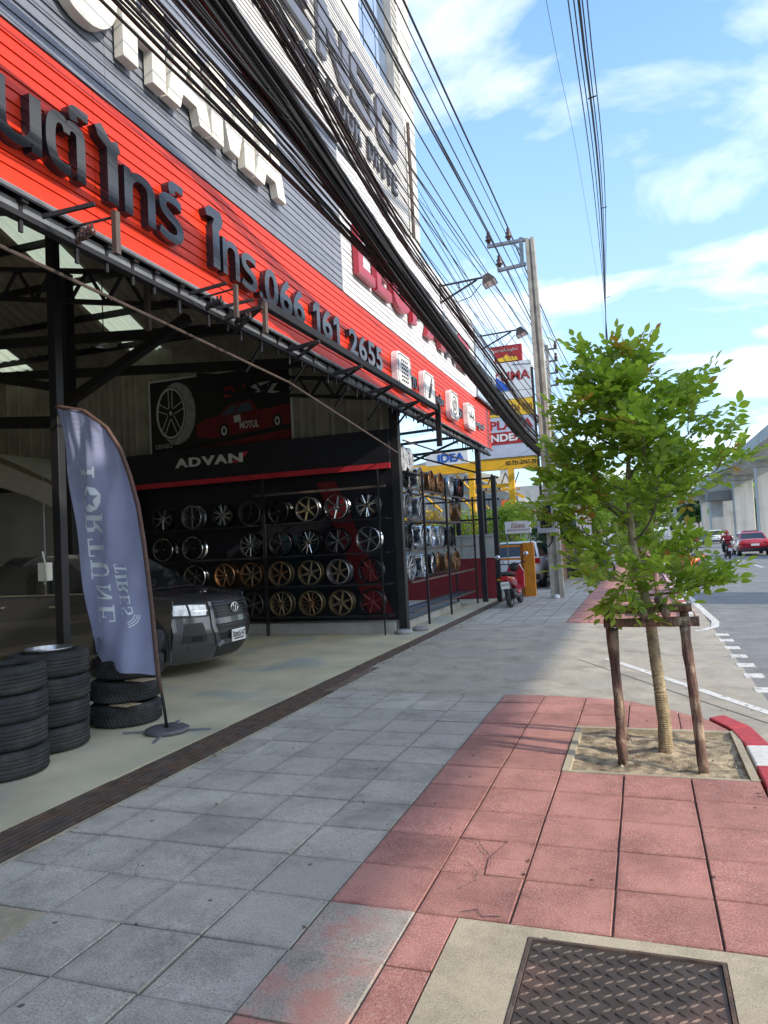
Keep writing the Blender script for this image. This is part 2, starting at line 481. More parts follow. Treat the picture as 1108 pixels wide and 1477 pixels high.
def copy_tree(o, parent=None):
    c = o.copy(); COL.objects.link(c)
    if parent is not None:
        c.parent = parent
        KIDS.setdefault(parent.name, []).append(c)
    for ch in list(KIDS.get(o.name, [])):
        copy_tree(ch, c)
    return c

def clone(o, loc, rotz=0, label=None, scale=None):
    c = copy_tree(o)
    c.location = loc
    c.rotation_euler = (0, 0, rotz)
    if scale: c.scale = (scale,) * 3
    if label: c['label'] = label
    return c

def text_mesh(s, W_=None, H_=None, depth=.01, bold=0., mirror=False, name='letter'):
    """text as a mesh in the XZ plane (x right, z up, front towards -Y), scaled to W x H, origin bottom left"""
    cu = bpy.data.curves.new('t', 'FONT')
    cu.body = s; cu.size = 1; cu.extrude = .5; cu.offset = bold; cu.resolution_u = 5
    o = bpy.data.objects.new('t', cu); COL.objects.link(o)
    bpy.context.view_layer.update()
    dg = bpy.context.evaluated_depsgraph_get()
    me = bpy.data.meshes.new_from_object(o.evaluated_get(dg))
    bpy.data.objects.remove(o); bpy.data.curves.remove(cu)
    xs = [v.co.x for v in me.vertices]; ys = [v.co.y for v in me.vertices]
    if not xs: return me
    x0, x1, y0, y1 = min(xs), max(xs), min(ys), max(ys)
    me.polygons.foreach_set('use_smooth', [False] * len(me.polygons))
    sx = (W_ / (x1 - x0)) if W_ else None
    sy = (H_ / (y1 - y0)) if H_ else None
    sx = sx or sy; sy = sy or sx
    for v in me.vertices:
        x, y, z = v.co
        xx = (x - x0) * sx
        if mirror: xx = (x1 - x) * sx
        v.co = (xx, -z * depth, (y - y0) * sy)
    bm = bmesh.new(); bm.from_mesh(me)
    bmesh.ops.recalc_face_normals(bm, faces=bm.faces)
    bm.to_mesh(me); bm.free()
    me.name = name
    return me

def place_text(s, origin, W_, H_, depth, mat, parent, face='-Y', bold=0., name='letter', label=None):
    """face '-Y': reads along +X, seen from -Y.  face '+X': reads along +Y, seen from +X"""
    me = text_mesh(s, W_, H_, depth, bold, name=name)
    me.materials.clear(); me.materials.append(mat)
    for p in me.polygons: p.material_index = 0
    for v in me.vertices:
        x, y, z = v.co
        if face == '+X': v.co = (origin[0] - y, origin[1] + x, origin[2] + z)
        else: v.co = (origin[0] + x, origin[1] + y, origin[2] + z)
    o = bpy.data.objects.new(name, me); COL.objects.link(o)
    if parent is not None:
        setp(o, parent)
    if label: o['label'] = label
    return o

# ================================================================== THE SETTING: ground, road, pavement
MB().quad((-1500, -200, -.24), (1500, -200, -.24), (1500, 2500, -.24), (-1500, 2500, -.24)).build('ground', pm('far_ground', (.17, .165, .14), .95, var=.25, vs=.05, world=True))['kind'] = 'structure'
o = MB().quad((1.05, -40, -.1), (26, -40, -.1), (26, 600, -.1), (1.05, 600, -.1)).build('road', ROADM); tag(o, kind='structure')
# driveway apron across the pavement, falling to the road
g = MB()
NX, NY = 24, 30
def apron_z(x, y):
    if x < -1.5: z = 0
    else: z = -.1 * min(1, (x + 1.5) / 2.55)
    return z
vs = []; fs = []
ys = [4.5 + (14.6 - 4.5) * j / NY for j in range(NY + 1)]
xs = [-3.36 + (1.05 + 3.36) * i / NX for i in range(NX + 1)]
for y in ys:
    for x in xs:
        z = apron_z(x, y)
        if y < 7.4 and not x > .8: z = min(z, -.045)
        if y > 14.1 and not x > .9: z = min(z, -.045)
        vs.append((x, y, z))
for j in range(NY):
    for i in range(NX):
        a = j * (NX + 1) + i
        fs.append((a, a + 1, a + NX + 2, a + NX + 1))
o = g.add(vs, fs).build('driveway_apron', CONC, smooth=True); tag(o, kind='structure')
# gutter strip of concrete by the kerb, near and far
o = MB().box(.78, 1.05, -40, 4.5, -.2, -.092).box(.9, 1.05, 14.6, 200, -.2, -.092).build('gutter', CONC); tag(o, kind='structure')
# drain channel bed and pavement bed
o = MB().box(-3.75, -3.36, -10, 21, -.2, -.055).build('drain_channel', BACKING); tag(o, kind='structure')

# ---- pavement of square tiles, every one its own piece
walk = thing('pavement', (-1.4, 4, 0), None, None); walk['kind'] = 'structure'
def clip(poly, region):
    """Sutherland-Hodgman, convex counter-clockwise region"""
    outp = poly
    for i in range(len(region)):
        a, b = region[i], region[(i + 1) % len(region)]
        inp = outp; outp = []
        if not inp: break
        def side(p): return (b[0] - a[0]) * (p[1] - a[1]) - (b[1] - a[1]) * (p[0] - a[0])
        for k in range(len(inp)):
            p, q = inp[k], inp[(k + 1) % len(inp)]
            sp, sq = side(p), side(q)
            if sp >= 0: outp.append(p)
            if (sp >= 0) != (sq >= 0):
                t = sp / (sp - sq)
                outp.append((p[0] + t * (q[0] - p[0]), p[1] + t * (q[1] - p[1])))
    return outp
REG = [(-3.34, 0), (.60, 0), (.60, 5.95), (.55, 6.40), (.42, 6.72), (.16, 7.03), (-.22, 7.37), (-.60, 7.49), (-.93, 7.53), (-3.34, 7.55)]
PX, PY, X0, Y0 = .41, .4097, -1.445, 2.6626
MB().prism(REG[:1] + [(x, y) for x, y in REG[1:]], -.2, -.013, 'XY').build('bed', JOINT, walk) if False else None
for bx_ in ((-3.34, -.62, 0, 7.50), (-.62, .60, 0, 5.13), (-.62, .60, 6.34, 6.60), (-.62, .25, 6.60, 6.95), (-.62, -.25, 6.95, 7.35)):
    MB().box(bx_[0], bx_[1], bx_[2], bx_[3], -.2, -.013).build('bed', JOINT, walk)
TILES = {}
rnd = random.Random(3)
def tile(x0, x1, y0, y1, mat, dz=0., parent=walk, cracks=None, name='tile'):
    gp = .0042
    poly = clip([(x0 + gp, y0 + gp), (x1 - gp, y0 + gp), (x1 - gp, y1 - gp), (x0 + gp, y1 - gp)], REG)
    if len(poly) < 3: return
    m = MB()
    n = len(poly)
    cx = sum(p[0] for p in poly) / n; cy = sum(p[1] for p in poly) / n
    tx, ty = rnd.uniform(-.010, .010), rnd.uniform(-.010, .010)
    bev = .004
    def zz(p): return dz + tx * (p[0] - cx) + ty * (p[1] - cy)
    top = []
    for p in poly:
        d = Vector((cx - p[0], cy - p[1])); dl = max(d.length, 1e-4)
        top.append((p[0] + d.x / dl * bev * 1.4, p[1] + d.y / dl * bev * 1.4, zz(p)))
    mid = [(p[0], p[1], zz(p) - bev) for p in poly]
    bot = [(p[0], p[1], -.05) for p in poly]
    vs = top + mid + bot
    fs = [tuple(range(n))]
    for i in range(n):
        j = (i + 1) % n
        fs += [(i, n + i, n + j, j), (n + i, 2 * n + i, 2 * n + j, n + j)]
    return m.add(vs, fs).build(name, mat, parent)
def holes(x0, x1, y0, y1):
    cx, cy = (x0 + x1) / 2, (y0 + y1) / 2
    if -.84 < cx and cy < 3.072: return 'collar'
    if -.62 < cx < .6 and 5.12 < cy < 6.35: return 'bed'
for j in range(-3, 12):
    y0 = Y0 + j * PY; y1 = y0 + PY
    for i in range(-5, 5):
        x0 = X0 + i * PX; x1 = x0 + PX
        if i == -5: x0 = -3.33
        if j <= 0 and i == 1: x1 = -.845            # cut beside the concrete collar
        elif holes(x0, x1, y0, y1): continue
        if i == 4: x1 = .602
        if i == -3 and j == -2:                     # a cut row: two narrow pieces
            xm = x0 + .30
            tile(x0, xm, y0, y1, GREY_TILE); tile(xm, x1, y0, y1, GREY_TILE); continue
        red = i >= 0
        mat = RED_TILE if red else GREY_TILE
        dz = rnd.uniform(-.004, .003)
        if i == 0 and j in (0, -1): mat = WORN_TILE
        if (i, j) == (-4, -1): mat = WORN_TILE if False else COLLAR
        if i == 1 and j == 2:                       # the cracked tile: broken in four shards
            cxm, cym = x0 + .20, y0 + .18
            for poly, d2 in (([(x0, y0), (x0 + .22, y0), (cxm, cym), (x0, y0 + .12)], -.004), ([(x0 + .22, y0), (x1, y0), (x1, y0 + .2), (cxm, cym)], .001),
                             ([(x1, y0 + .2), (x1, y1), (x0 + .26, y1), (cxm, cym)], .000), ([(x0 + .26, y1), (x0, y1), (x0, y0 + .12), (cxm, cym)], -.006)):
                m = MB(); n = len(poly)
                ccx = sum(p[0] for p in poly) / n; ccy = sum(p[1] for p in poly) / n
                pp = [(p[0] + (ccx - p[0]) * .025, p[1] + (ccy - p[1]) * .025) for p in poly]
                m.prism(pp, -.05, d2, 'XY').build('tile', RED_TILE, walk)
            continue
        tile(x0, x1, y0, y1, mat, dz)
def crack(pts, w=.0014):
    rr = random.Random(len(pts) * 7 + int(abs(pts[0][0]) * 100)); full = []
    for a, b in zip(pts, pts[1:]):
        a = Vector(a); b = Vector(b); n_ = max(2, int((b - a).length / .025))
        for k in range(n_): full.append(a.lerp(b, k / n_) + Vector((rr.uniform(-.006, .006), rr.uniform(-.006, .006))))
    full.append(Vector(pts[-1]))
    vs = []
    for k, p in enumerate(full):
        d = (full[min(k + 1, len(full) - 1)] - full[max(k - 1, 0)]).normalized(); ww = w * rr.uniform(.4, 1.6)
        vs += [(p.x - d.y * ww, p.y + d.x * ww, .0062), (p.x + d.y * ww, p.y - d.x * ww, .0062)]
    MB().add(vs, [(2 * k, 2 * k + 1, 2 * k + 3, 2 * k + 2) for k in range(len(full) - 1)]).build('crack', JOINT, walk)
crack([(-1.03, 3.88), (-.92, 3.84), (-.83, 3.68)], .0025)
crack([(-.83, 3.68), (-.80, 3.57), (-.86, 3.50)], .001)
crack([(-1.0, 3.62), (-.92, 3.58), (-.86, 3.50), (-.84, 3.40), (-.90, 3.30)], .0015)
crack([(-.86, 3.50), (-.72, 3.44), (-.63, 3.40)], .001)
crack([(-.84, 3.10), (-.78, 3.14), (-.74, 3.09), (-.66, 3.11)], .003)
crack([(-2.6, 3.2), (-2.5, 3.05), (-2.52, 2.9)], .001)
crack([(-2.2, 6.2), (-2.0, 6.32), (-1.86, 6.28)], .001)
crack([(-3.1, 4.6), (-2.95, 4.8), (-2.9, 5.0)], .001)
# mortar edge along the drain
o = MB().box(-3.36, -3.335, -1, 7.5, -.1, -.002).build('mortar_edge', COLLAR, walk)
# narrow strip of tile bed beyond the corner is the apron; concrete collar round the access cover
col_ = thing('access_cover', (-.1, 2.6, 0), 'rusty chequer plate access cover set in a pale concrete collar in the foreground', 'manhole cover')
m = MB()
bx0, bx1, by0, by1 = -.84, .60, 1.2, 3.06
cx0, cx1, cy0, cy1 = -.535, .195, 2.22, 2.985
def cbox(x0, x1, y0, y1): m.box(x0, x1, y0, y1, -.12, .001)
cbox(bx0, cx0, by0, by1); cbox(cx1, bx1, by0, by1); cbox(cx0, cx1, cy1, by1); cbox(cx0, cx1, by0, cy0)
m.build('concrete_collar', COLLAR, col_)
m = MB()
m.box(cx0 + .004, cx0 + .018, cy0 + .004, cy1 - .004, -.08, .004).box(cx1 - .018, cx1 - .004, cy0 + .004, cy1 - .004, -.08, .004)
m.box(cx0 + .018, cx1 - .018, cy1 - .018, cy1 - .004, -.08, .004).box(cx0 + .018, cx1 - .018, cy0 + .004, cy0 + .018, -.08, .004)
m.build('frame', RUST, col_)
pl = MB().box(cx0 + .022, cx1 - .022, cy0 + .022, cy1 - .022, -.06, -.004).build('cover_plate', PLATE, col_)
m = MB()
s_ = .040
ny = int((cy1 - cy0 - .06) / s_); nx = int((cx1 - cx0 - .06) / s_)
for a in range(nx + 1):
    for b in range(ny + 1):
        x = cx0 + .04 + a * s_; y = cy0 + .04 + b * s_ + (a % 2) * s_ * .5
        if x > cx1 - .03 or y > cy1 - .03: continue
        ang = radians(38) if (a + b) % 2 else radians(-38)
        dx_, dy_ = cos(ang), sin(ang)
        l_, w_ = .0215, .0058
        n0 = [(x - dx_ * l_, y - dy_ * l_, -.004), (x + dy_ * w_, y - dx_ * w_, -.004), (x + dx_ * l_, y + dy_ * l_, -.004), (x - dy_ * w_, y + dx_ * w_, -.004), (x - dx_ * l_ * .5, y - dy_ * l_ * .5, .0005), (x + dx_ * l_ * .5, y + dy_ * l_ * .5, .0005)]
        m.add(n0, [(0, 1, 4), (1, 5, 4), (1, 2, 5), (2, 3, 5), (3, 4, 5), (3, 0, 4)])
o = m.build('raised_lozenges', PLATE, pl); o['kind'] = 'stuff'
# painted kerb blocks round the near corner, following the curve
kerb = thing('kerb', (.7, 5, 0), None, None); kerb['kind'] = 'structure'
path = [(.615, .9), (.615, 5.9), (.56, 6.42), (.43, 6.75), (.30, 6.92)]
path2 = [(.785, .9), (.785, 5.95), (.72, 6.50), (.56, 6.87), (.40, 7.06)]
cuts = [(1, .5), (1, 2.0), (1, 2.5), (1, 3.0)]
def kerb_block(a0, a1, b0, b1, mat):
    poly = [a0, b0, b1, a1]
    MB().prism(poly, -.2, .012, 'XY').build('kerb_block', mat, kerb, bevel=.012)
y = 1.0; k = 0
while y < 5.4:
    kerb_block((.618, y), (.618, y + .44), (.785, y), (.785, y + .44), KERBR if k % 2 else KERBW); y += .445; k += 1
kerb_block((.618, y), (.615, 5.93), (.785, y), (.785, 5.95), KERBW)
kerb_block((.613, 5.935), (.56, 6.42), (.785, 5.955), (.72, 6.50), KERBR)
kerb_block((.557, 6.425), (.43, 6.75), (.717, 6.505), (.56, 6.87), KERBR)

# ---- tree pit
def tree_pit(x0, x1, y0, y1, nm, label):
    t = thing('tree_pit', ((x0 + x1) / 2, (y0 + y1) / 2, 0), label, 'tree pit', 'tree pits in the pavement')
    m = MB(); w = .05
    m.box(x0, x0 + w, y0, y1, -.15, .006)
    m.box(x1 - w, x1, y0, y1, -.15, .006)
    m.box(x0 + w, x1 - w, y1 - w, y1, -.15, .004)
    m.box(x0 + w, x1 - w, y0, y0 + w * .7, -.15, .001)
    m.build('edging', COLLAR, t)
    g = MB(); n = 26; vs = []; fs = []
    r = random.Random(nm)
    for j in range(n + 1):
        for i in range(n + 1):
            x = x0 + w + (x1 - x0 - 2 * w) * i / n; y = y0 + w + (y1 - y0 - 2 * w) * j / n
            d = sqrt((x - .06) ** 2 + (y - (y0 + y1) / 2 + .05) ** 2)
            vs.append((x, y, -.022 + r.uniform(-.007, .007) + .014 * sin(x * 13 + y * 7) * cos(y * 11) + .035 * math.exp(-d * d * 30)))
    for j in range(n):
        for i in range(n):
            a = j * (n + 1) + i; fs.append((a, a + 1, a + n + 2, a + n + 1))
    g.add(vs, fs).build('soil', EARTH, t, smooth=True)
    st = MB()
    for k in range(170):
        x = r.uniform(x0 + .07, x1 - .07); y = r.uniform(y0 + .07, y1 - .07); s = r.choice([.004, .006, .008, .012, .02]) * r.uniform(.7, 1.3)
        if k < 6: s = .03; x = .06 + r.uniform(-.16, .2); y = (y0 + y1) / 2 + r.uniform(-.2, .05)
        vs = [(x + s * r.uniform(.6, 1.2) * cos(t_), y + s * r.uniform(.6, 1.2) * sin(t_), -.035 + s * .3) for t_ in (0, 1.2, 2.5, 3.8, 5)] + [(x, y, -.03 + s * r.uniform(.5, 1.1))]
        st.add(vs, [(0, 1, 5), (1, 2, 5), (2, 3, 5), (3, 4, 5), (4, 0, 5)])
    o = st.build('stones', pm('pit_stones', (.36, .31, .23), .9, var=.35, vs=30, world=True), t); o['kind'] = 'stuff'
    return t
tree_pit(-.62, .60, 5.125, 6.345, 1, 'square earth tree pit with concrete edging around the nearest young tree')
tree_pit(-.55, .55, 16.2, 17.3, 2, 'smaller looking earth tree pit beyond the driveway around the second young tree')

# ---- painted lines on apron and road
def stripe(p, q, w, z0, z1):
    p = Vector(p); q = Vector(q); d = (q - p).normalized(); a = Vector((-d.y, d.x)) * w / 2
    return [(*(p - a), z0), (*(p + a), z0), (*(q + a), z1), (*(q - a), z1)]
m = MB()
pts = [(-.55, 10.06), (-.2, 9.45), (.3, 8.6), (.8, 7.75), (1.05, 7.32)]
for a, b in zip(pts, pts[1:]):
    m.quad(*stripe(a, b, .10, apron_z(a[0], 0) + .005, apron_z(b[0], 0) + .005))
o = m.build('painted_line', PAINTW); tag(o, kind='structure')
for y in (8.35, 9.15, 9.85, 10.55, 11.3, 12.05, 12.7):
    o = MB().box(1.0, 1.20, y, y + .26, -.0995, -.094).build('road_dash', PAINTW); tag(o, kind='structure')
for y in range(22, 120, 6):
    o = MB().box(4.6, 4.72, y, y + 2.4, -.0995, -.094).build('road_dash', PAINTW); tag(o, kind='structure')
m = MB()
arc = [(.55, 13.2), (.85, 13.35), (1.08, 13.8), (1.16, 14.6), (1.12, 15.8), (1.06, 18), (1.0, 22)]
for a, b in zip(arc, arc[1:]):
    m.quad(*stripe(a, b, .13, -.088, -.088))
m.build('painted_line', PAINTW)['kind'] = 'structure'
m = MB()
jn = [(-.9, 9.9), (.2, 8.15), (1.04, 6.85)]
for a, b in zip(jn, jn[1:]): m.quad(*stripe(a, b, .012, apron_z(a[0], 0) + .003, apron_z(b[0], 0) + .003))
m.quad(*stripe((-3.3, 10.8), (1.0, 10.6), .012, .003, -.096)); m.quad(*stripe((-3.3, 12.6), (.9, 12.5), .012, .003, -.092))
m.build('apron_joint', JOINT)['kind'] = 'structure'

# ---- far pavement beyond the driveway
fw_ = thing('far_pavement', (-1.4, 20, 0), None, None); fw_['kind'] = 'structure'
MB().box(-3.36, .62, 14.05, 120, -.2, -.012).build('bed', JOINT, fw_)
MB().box(-9, -3.36, 19.9, 120, -.2, -.006).build('yard_slab', CONC, fw_)
fg, fr = MB(), MB()
y = 13.93; j = 0
while y < 70:
    for i in range(-5, 5):
        x0 = X0 + i * PX; x1 = x0 + PX
        if i == 4: x1 = .602
        if i == -5: x0 = -3.34
        cx = (x0 + x1) / 2
        if 16.2 < y + .2 < 17.3 and abs(cx) < .6: continue
        if i == 4 and y < 14.7 or i == 3 and y < 14.1: continue
        z = rnd.uniform(-.003, .003)
        (fr if i >= 0 else fg).box(x0 + .006, x1 - .006, y + .008, y + PY - .008, -.03, z)
    y += PY
o = fg.build('grey_tiles', GREY_TILE, fw_); o['kind'] = 'stuff'
o = fr.build('red_tiles', RED_TILE, fw_); o['kind'] = 'stuff'
kerb2 = thing('far_kerb', (.7, 18, 0), None, None); kerb2['kind'] = 'structure'
y = 14.6; k = 0
while y < 40:
    MB().box(.618, .80, y, y + .495, -.2, .05).build('kerb_block', KERBR if k % 2 else KERBW, kerb2); y += .5; k += 1
m = MB()
m.box(.61, .80, 40, 120, -.2, .05).build('kerb_run', KERBW, kerb2)
o = MB().box(-.42, .02, 14.85, 15.55, -.0, .008).build('gully_grate', RUST); tag(o, 'flat steel gully grate in the far pavement just before the second tree', 'grate')
mm = MB()
for k in range(7): mm.box(-.39 + k * .058, -.365 + k * .058, 14.9, 15.5, .008, .010)
mm.build('slot', BACKING, o)

# ---- long trench drain grate of steel bars between shop floor and pavement
dr = thing('drain_grate', (-3.55, 7, 0), 'long rusty steel trench drain grate along the front of the shop floor', 'drain grate')
nb = 7
y = 1.2
while y < 7.6:
    for k in range(nb):
        x = -3.735 + k * .052
        MB().box(x, x + .031, y, y + 1.565, -.05, -.004 + rnd.uniform(-.003, .003)).build('bar', RUST, dr)
    mm = MB()
    for q in range(5): mm.box(-3.735, -3.385, y + .1 + q * .33, y + .13 + q * .33, -.05, -.014)
    mm.build('cross_bar', RUST, dr)
    y += 1.575
while y < 19.5:
    for k in range(3):
        x = -3.735 + k * .062
        MB().box(x, x + .048, y, y + 1.9, -.05, -.003 + rnd.uniform(-.004, .004)).build('bar', RUST, dr)
    y += 1.91
MB().box(-3.52, -3.34, 7.55, 19.5, -.1, -.008).build('broken_edge', CONC, dr)
rb = MB()
r = random.Random(9)
for k in range(240):
    x = r.uniform(-3.54, -3.3); y = r.uniform(7.2, 15) if k % 3 else r.uniform(2, 8); s = r.uniform(.006, .024)
    if y < 7.5: x = r.uniform(-3.37, -3.3); s *= .5
    vs = [(x + s * r.uniform(.5, 1.2) * cos(t_), y + s * r.uniform(.5, 1.4) * sin(t_), -.004) for t_ in (0, 1.2, 2.5, 3.8, 5)] + [(x, y, s * r.uniform(.2, .7))]
    rb.add(vs, [(0, 1, 5), (1, 2, 5), (2, 3, 5), (3, 4, 5), (4, 0, 5)])
o = rb.build('drain_rubble', pm('rubble', (.25, .21, .17), .9, var=.5, vs=20, col2=(.3, .12, .08), f2=(9, .5, .6), world=True)); tag(o, kind='stuff')
# litter: dry leaves on the paving
lf = MB()
for k in range(170):
    x = r.uniform(-3.2, .9); y = r.uniform(2.2, 15); s = r.uniform(.008, .022); a = r.uniform(0, 6.3)
    if k > 95: x = r.uniform(-.52, .50); y = r.uniform(5.22, 6.25)
    if k > 130: x = r.choice([-3.31, -3.30, -1.45, -.62, .58]) + r.uniform(-.03, .03); y = r.uniform(3.2, 7.2)
    zb = max(apron_z(x, y), -.1) + .004 if y > 7.4 else .004
    lf.add([(x + s * cos(a), y + s * sin(a), zb), (x + s * .4 * cos(a + 1.6), y + s * .4 * sin(a + 1.6), zb + .004), (x - s * cos(a), y - s * sin(a), zb + .003), (x + s * .4 * cos(a - 1.6), y + s * .4 * sin(a - 1.6), zb)], [(0, 1, 2, 3)])
o = lf.build('leaf_litter', pm('dry_leaf', (.12, .07, .03), .8, var=.4, vs=30, world=True)); tag(o, kind='stuff')

# ================================================================== THE SHOP
o = MB().box(-17, -3.752, -6, 19.85, -.2, .0).build('shop_floor', SHOPF); tag(o, kind='structure')
shop = thing('tyre_shop', (-8, 8, 0), 'open fronted tyre shop with red sign fascia, black columns and a tall clad front', 'shop')
XF = -3.9
def planks(z0, z1, pitch, segs, mat, name='plank', x=XF, back=BACKING):
    n = int(round((z1 - z0) / pitch)); pitch = (z1 - z0) / n
    for (y0, y1) in segs:
        MB().box(x - .05, x - .012, y0, y1, z0, z1).build('backing_board', back, shop)
        for k in range(n):
            a = z0 + k * pitch
            m = MB()
            yy0, yy1 = y0 + .002, y1 - .002
            prof = [(x - .010, a + .0065), (x + .010, a + .0045), (x + .007, a + pitch * .55), (x + .001, a + pitch - .001), (x - .010, a + pitch - .0005)]
            vs = [(px_, yy0, pz_) for px_, pz_ in prof] + [(px_, yy1, pz_) for px_, pz_ in prof]
            q = len(prof)
            m.add(vs, [tuple(range(q)), tuple(range(q, 2 * q))[::-1]] + [(i, i + 1, q + i + 1, q + i) for i in range(q - 1)])
            m.build(name, mat, shop)
planks(4.21, 5.33, .0935, [(-1.0, 4.55), (4.55, 10.4), (10.4, 15.6), (15.6, 20.35)], REDP, 'red_plank')
planks(5.34, 7.55, .0935, [(-1.0, 4.7), (4.7, 9.66)], DARKP, 'dark_plank')
planks(5.34, 7.50, .0935, [(9.67, 14.6), (14.6, 18.75)], WHITEP, 'white_plank', back=BACKL)
planks(7.57, 10.0, .066, [(1.0, 7.2), (7.2, 13.25)], LENSOP, 'pale_plank', back=BACKL)
# the tower block above
m = MB()
m.box(-5.6, XF - .05, 1.0, 13.3, 7.56, 10.0)
m.box(-5.6, XF - .03, 13.27, 14.15, 5.4, 14.6)
m.box(-5.6, XF - .03, 1.0, 11.05, 10.0, 14.6)
m.box(-5.6, XF - .35, 11.05, 13.27, 10.0, 14.6)
m.build('tower_wall', TOWER, shop)
m = MB()
for y in (13.30,):
    for k in range(32):
        m.box(XF - .03, XF - .018, 12.93, 13.24, 10.0 + k * .14, 10.0 + k * .14 + .03)
m.box(XF - .30, XF - .03, 12.9, 13.26, 10.0, 14.6)
m.build('louvre_strip', WALLC, shop)
win = MB().box(XF - .345, XF - .20, 11.05, 12.90, 10.0, 14.6).build('window_strip', BACKING, shop)
for k in range(4):
    for (ya, yb) in ((11.07, 11.62), (11.66, 12.26), (12.30, 12.88)):
        MB().box(XF - .19, XF - .17, ya, yb, 10.04 + k * 1.0, 11.0 + k * 1.0).build('pane', GLASSB, win)
m = MB().tube([(XF + .05, 13.42, 7.6), (XF + .05, 13.40, 9.9)], .035, 8)
m.build('drain_pipe', BROWNST, shop)
# brick courses on the end wall
for k in range(28):
    MB().box(XF - .029, XF - .022, 13.5, 14.14, 5.9 + k * .46, 5.9 + k * .46 + .018).build('course_joint', WALLC, shop)
# edge trims
MB().box(XF - .012, XF + .03, -1, 20.35, 4.165, 4.208).build('bottom_trim', REDP, shop)
MB().box(XF - .012, XF + .022, 9.655, 9.675, 5.345, 7.5).build('corner_trim', WHITE, shop)
MB().box(XF - .05, XF + .02, 20.352, 20.372, 4.2, 5.34).build('end_trim', REDP, shop)
MB().box(XF - .05, XF + .05, -1, 9.655, 7.552, 7.568).build('cornice', BROWNST, shop)
# glazed bay at the far end above the fascia
bay = MB().box(-6, XF + .02, 18.78, 21.6, 5.37, 7.25).build('glazed_bay', pm('bay_frame', (.25, .27, .30), .5), shop)
for k in range(8):
    for z0, z1 in ((5.46, 6.28), (6.34, 7.18)):
        MB().box(XF + .021, XF + .035, 18.85 + k * .34, 19.15 + k * .34, z0, z1).build('pane', pm('bay_pane', (.42, .50, .60), .15, spec=.9, var=.15, vs=3), bay)
MB().box(XF - .02, XF + .10, 18.5, 21.6, 5.335, 5.365).build('bay_sill', BLACKST, shop)
# structure: columns
for (x, y, w, z1) in ((-5.66, 5.93, .10, 5.3), (-4.22, 12.72, .16, 4.5), (-3.98, 18.86, .13, 4.3), (-9.2, 9.9, .20, 6.6)):
    MB().box(x - w / 2, x + w / 2, y - w / 2, y + w / 2, 0, z1).build('column', BLACKST, shop, bevel=.006)
# fascia carrying truss behind the sign, and roof trusses
def truss(p, q, h, n, w=.05, name='truss', mat=BLACKST):
    p, q = Vector(p), Vector(q); m = MB()
    m.bar(p, q, w * 1.3); m.bar(p + Vector((0, 0, h)), q + Vector((0, 0, h)), w * 1.3)
    for k in range(n):
        a = p.lerp(q, k / n); b = p.lerp(q, (k + 1) / n); c = (a + b) / 2 + Vector((0, 0, h))
        m.bar(a, c, w * .8); m.bar(c, b, w * .8)
    return m.build(name, mat, shop)
truss((-4.25, -1, 4.32), (-4.25, 20.3, 4.32), .42, 34, .055)
truss((-4.4, 5.2, 4.75), (-16, 5.2, 6.9), .5, 18)
truss((-4.4, 8.3, 4.75), (-16, 8.3, 7.0), .45, 18)
truss((-4.3, 12.5, 4.30), (-8.3, 12.5, 4.9), .35, 8)
def roof_z(y): return 6.07 + .41 * (12.9 - y) if y > 5.6 else 6.07 + .41 * 7.3 - .3 * (5.6 - y)
for y in (12.6, 11.7, 10.8, 9.9, 9.0, 8.1, 7.2, 6.3, 5.4, 4.2, 3.0):
    z = roof_z(y) - .10
    MB().bar((-16.5, y, z + .12), (-4.0, y, z - .04), .07, .12).build('purlin', BLACKST, shop)
for (y, z, a) in ((9.9, 5.55, .2), (11.3, 5.3, .15)):
    MB().bar((-16, y, z + .5), (-4.3, y, z - .55), .11, .16).build('tie_beam', BLACKST, shop)
MB().bar((-8.35, 9.0, 4.1), (-6.1, 9.0, 5.1), .13, .13).build('strut', BLACKST, shop)
MB().bar((-12.5, 10.2, 4.35), (-9.2, 9.9, 4.0), .16, .2).build('strut', BLACKST, shop)
MB().bar((-15.5, 8.5, 6.0), (-9.3, 9.9, 4.6), .14, .14).build('strut', BLACKST, shop)
MB().tube([(-4.08, 2.5, 3.84), (-4.1, 5.69, 3.79), (-4.1, 8.2, 3.73), (-4.15, 12.6, 3.3)], .014, 6).build('tie_rod', BROWNST, shop)
MB().tube([(-4.1, 12.8, 3.55), (-4.0, 18.6, 3.62)], .016, 6).build('tie_rod', BROWNST, shop)
MB().bar((-4.35, 5.75, 4.35), (-4.35, 5.75, 3.78), .05, .04).build('hanger', BROWNST, shop)
# roof: corrugated sheets with translucent strips
def corr(x0, x1, y0, y1, zf, pitch=.25, amp=.018, d=0.):
    m = MB(); n = int((x1 - x0) / pitch * 8); vs = []; fs = []
    ysn = [y0 + (y1 - y0) * k / 10 for k in range(11)]
    for y in ysn:
        for i in range(n + 1):
            x = x0 + (x1 - x0) * i / n
            t = ((x / pitch) % 1)
            h = amp if t < .35 else (amp * (1 - (t - .35) / .15) if t < .5 else (-amp if False else (0 if t < .85 else amp * (t - .85) / .15)))
            vs.append((x, y, zf(y) + h * 2 + d))
    for j in range(10):
        for i in range(n):
            a = j * (n + 1) + i; fs.append((a, a + 1, a + n + 2, a + n + 1))
    return m.add(vs, fs)
ROOFX = [(-17, -13.86, CORRR), (-13.86, -13.02, SKYL), (-13.02, -10.23, CORRR), (-10.23, -9.46, SKYL), (-9.46, -3.95, CORRR)]
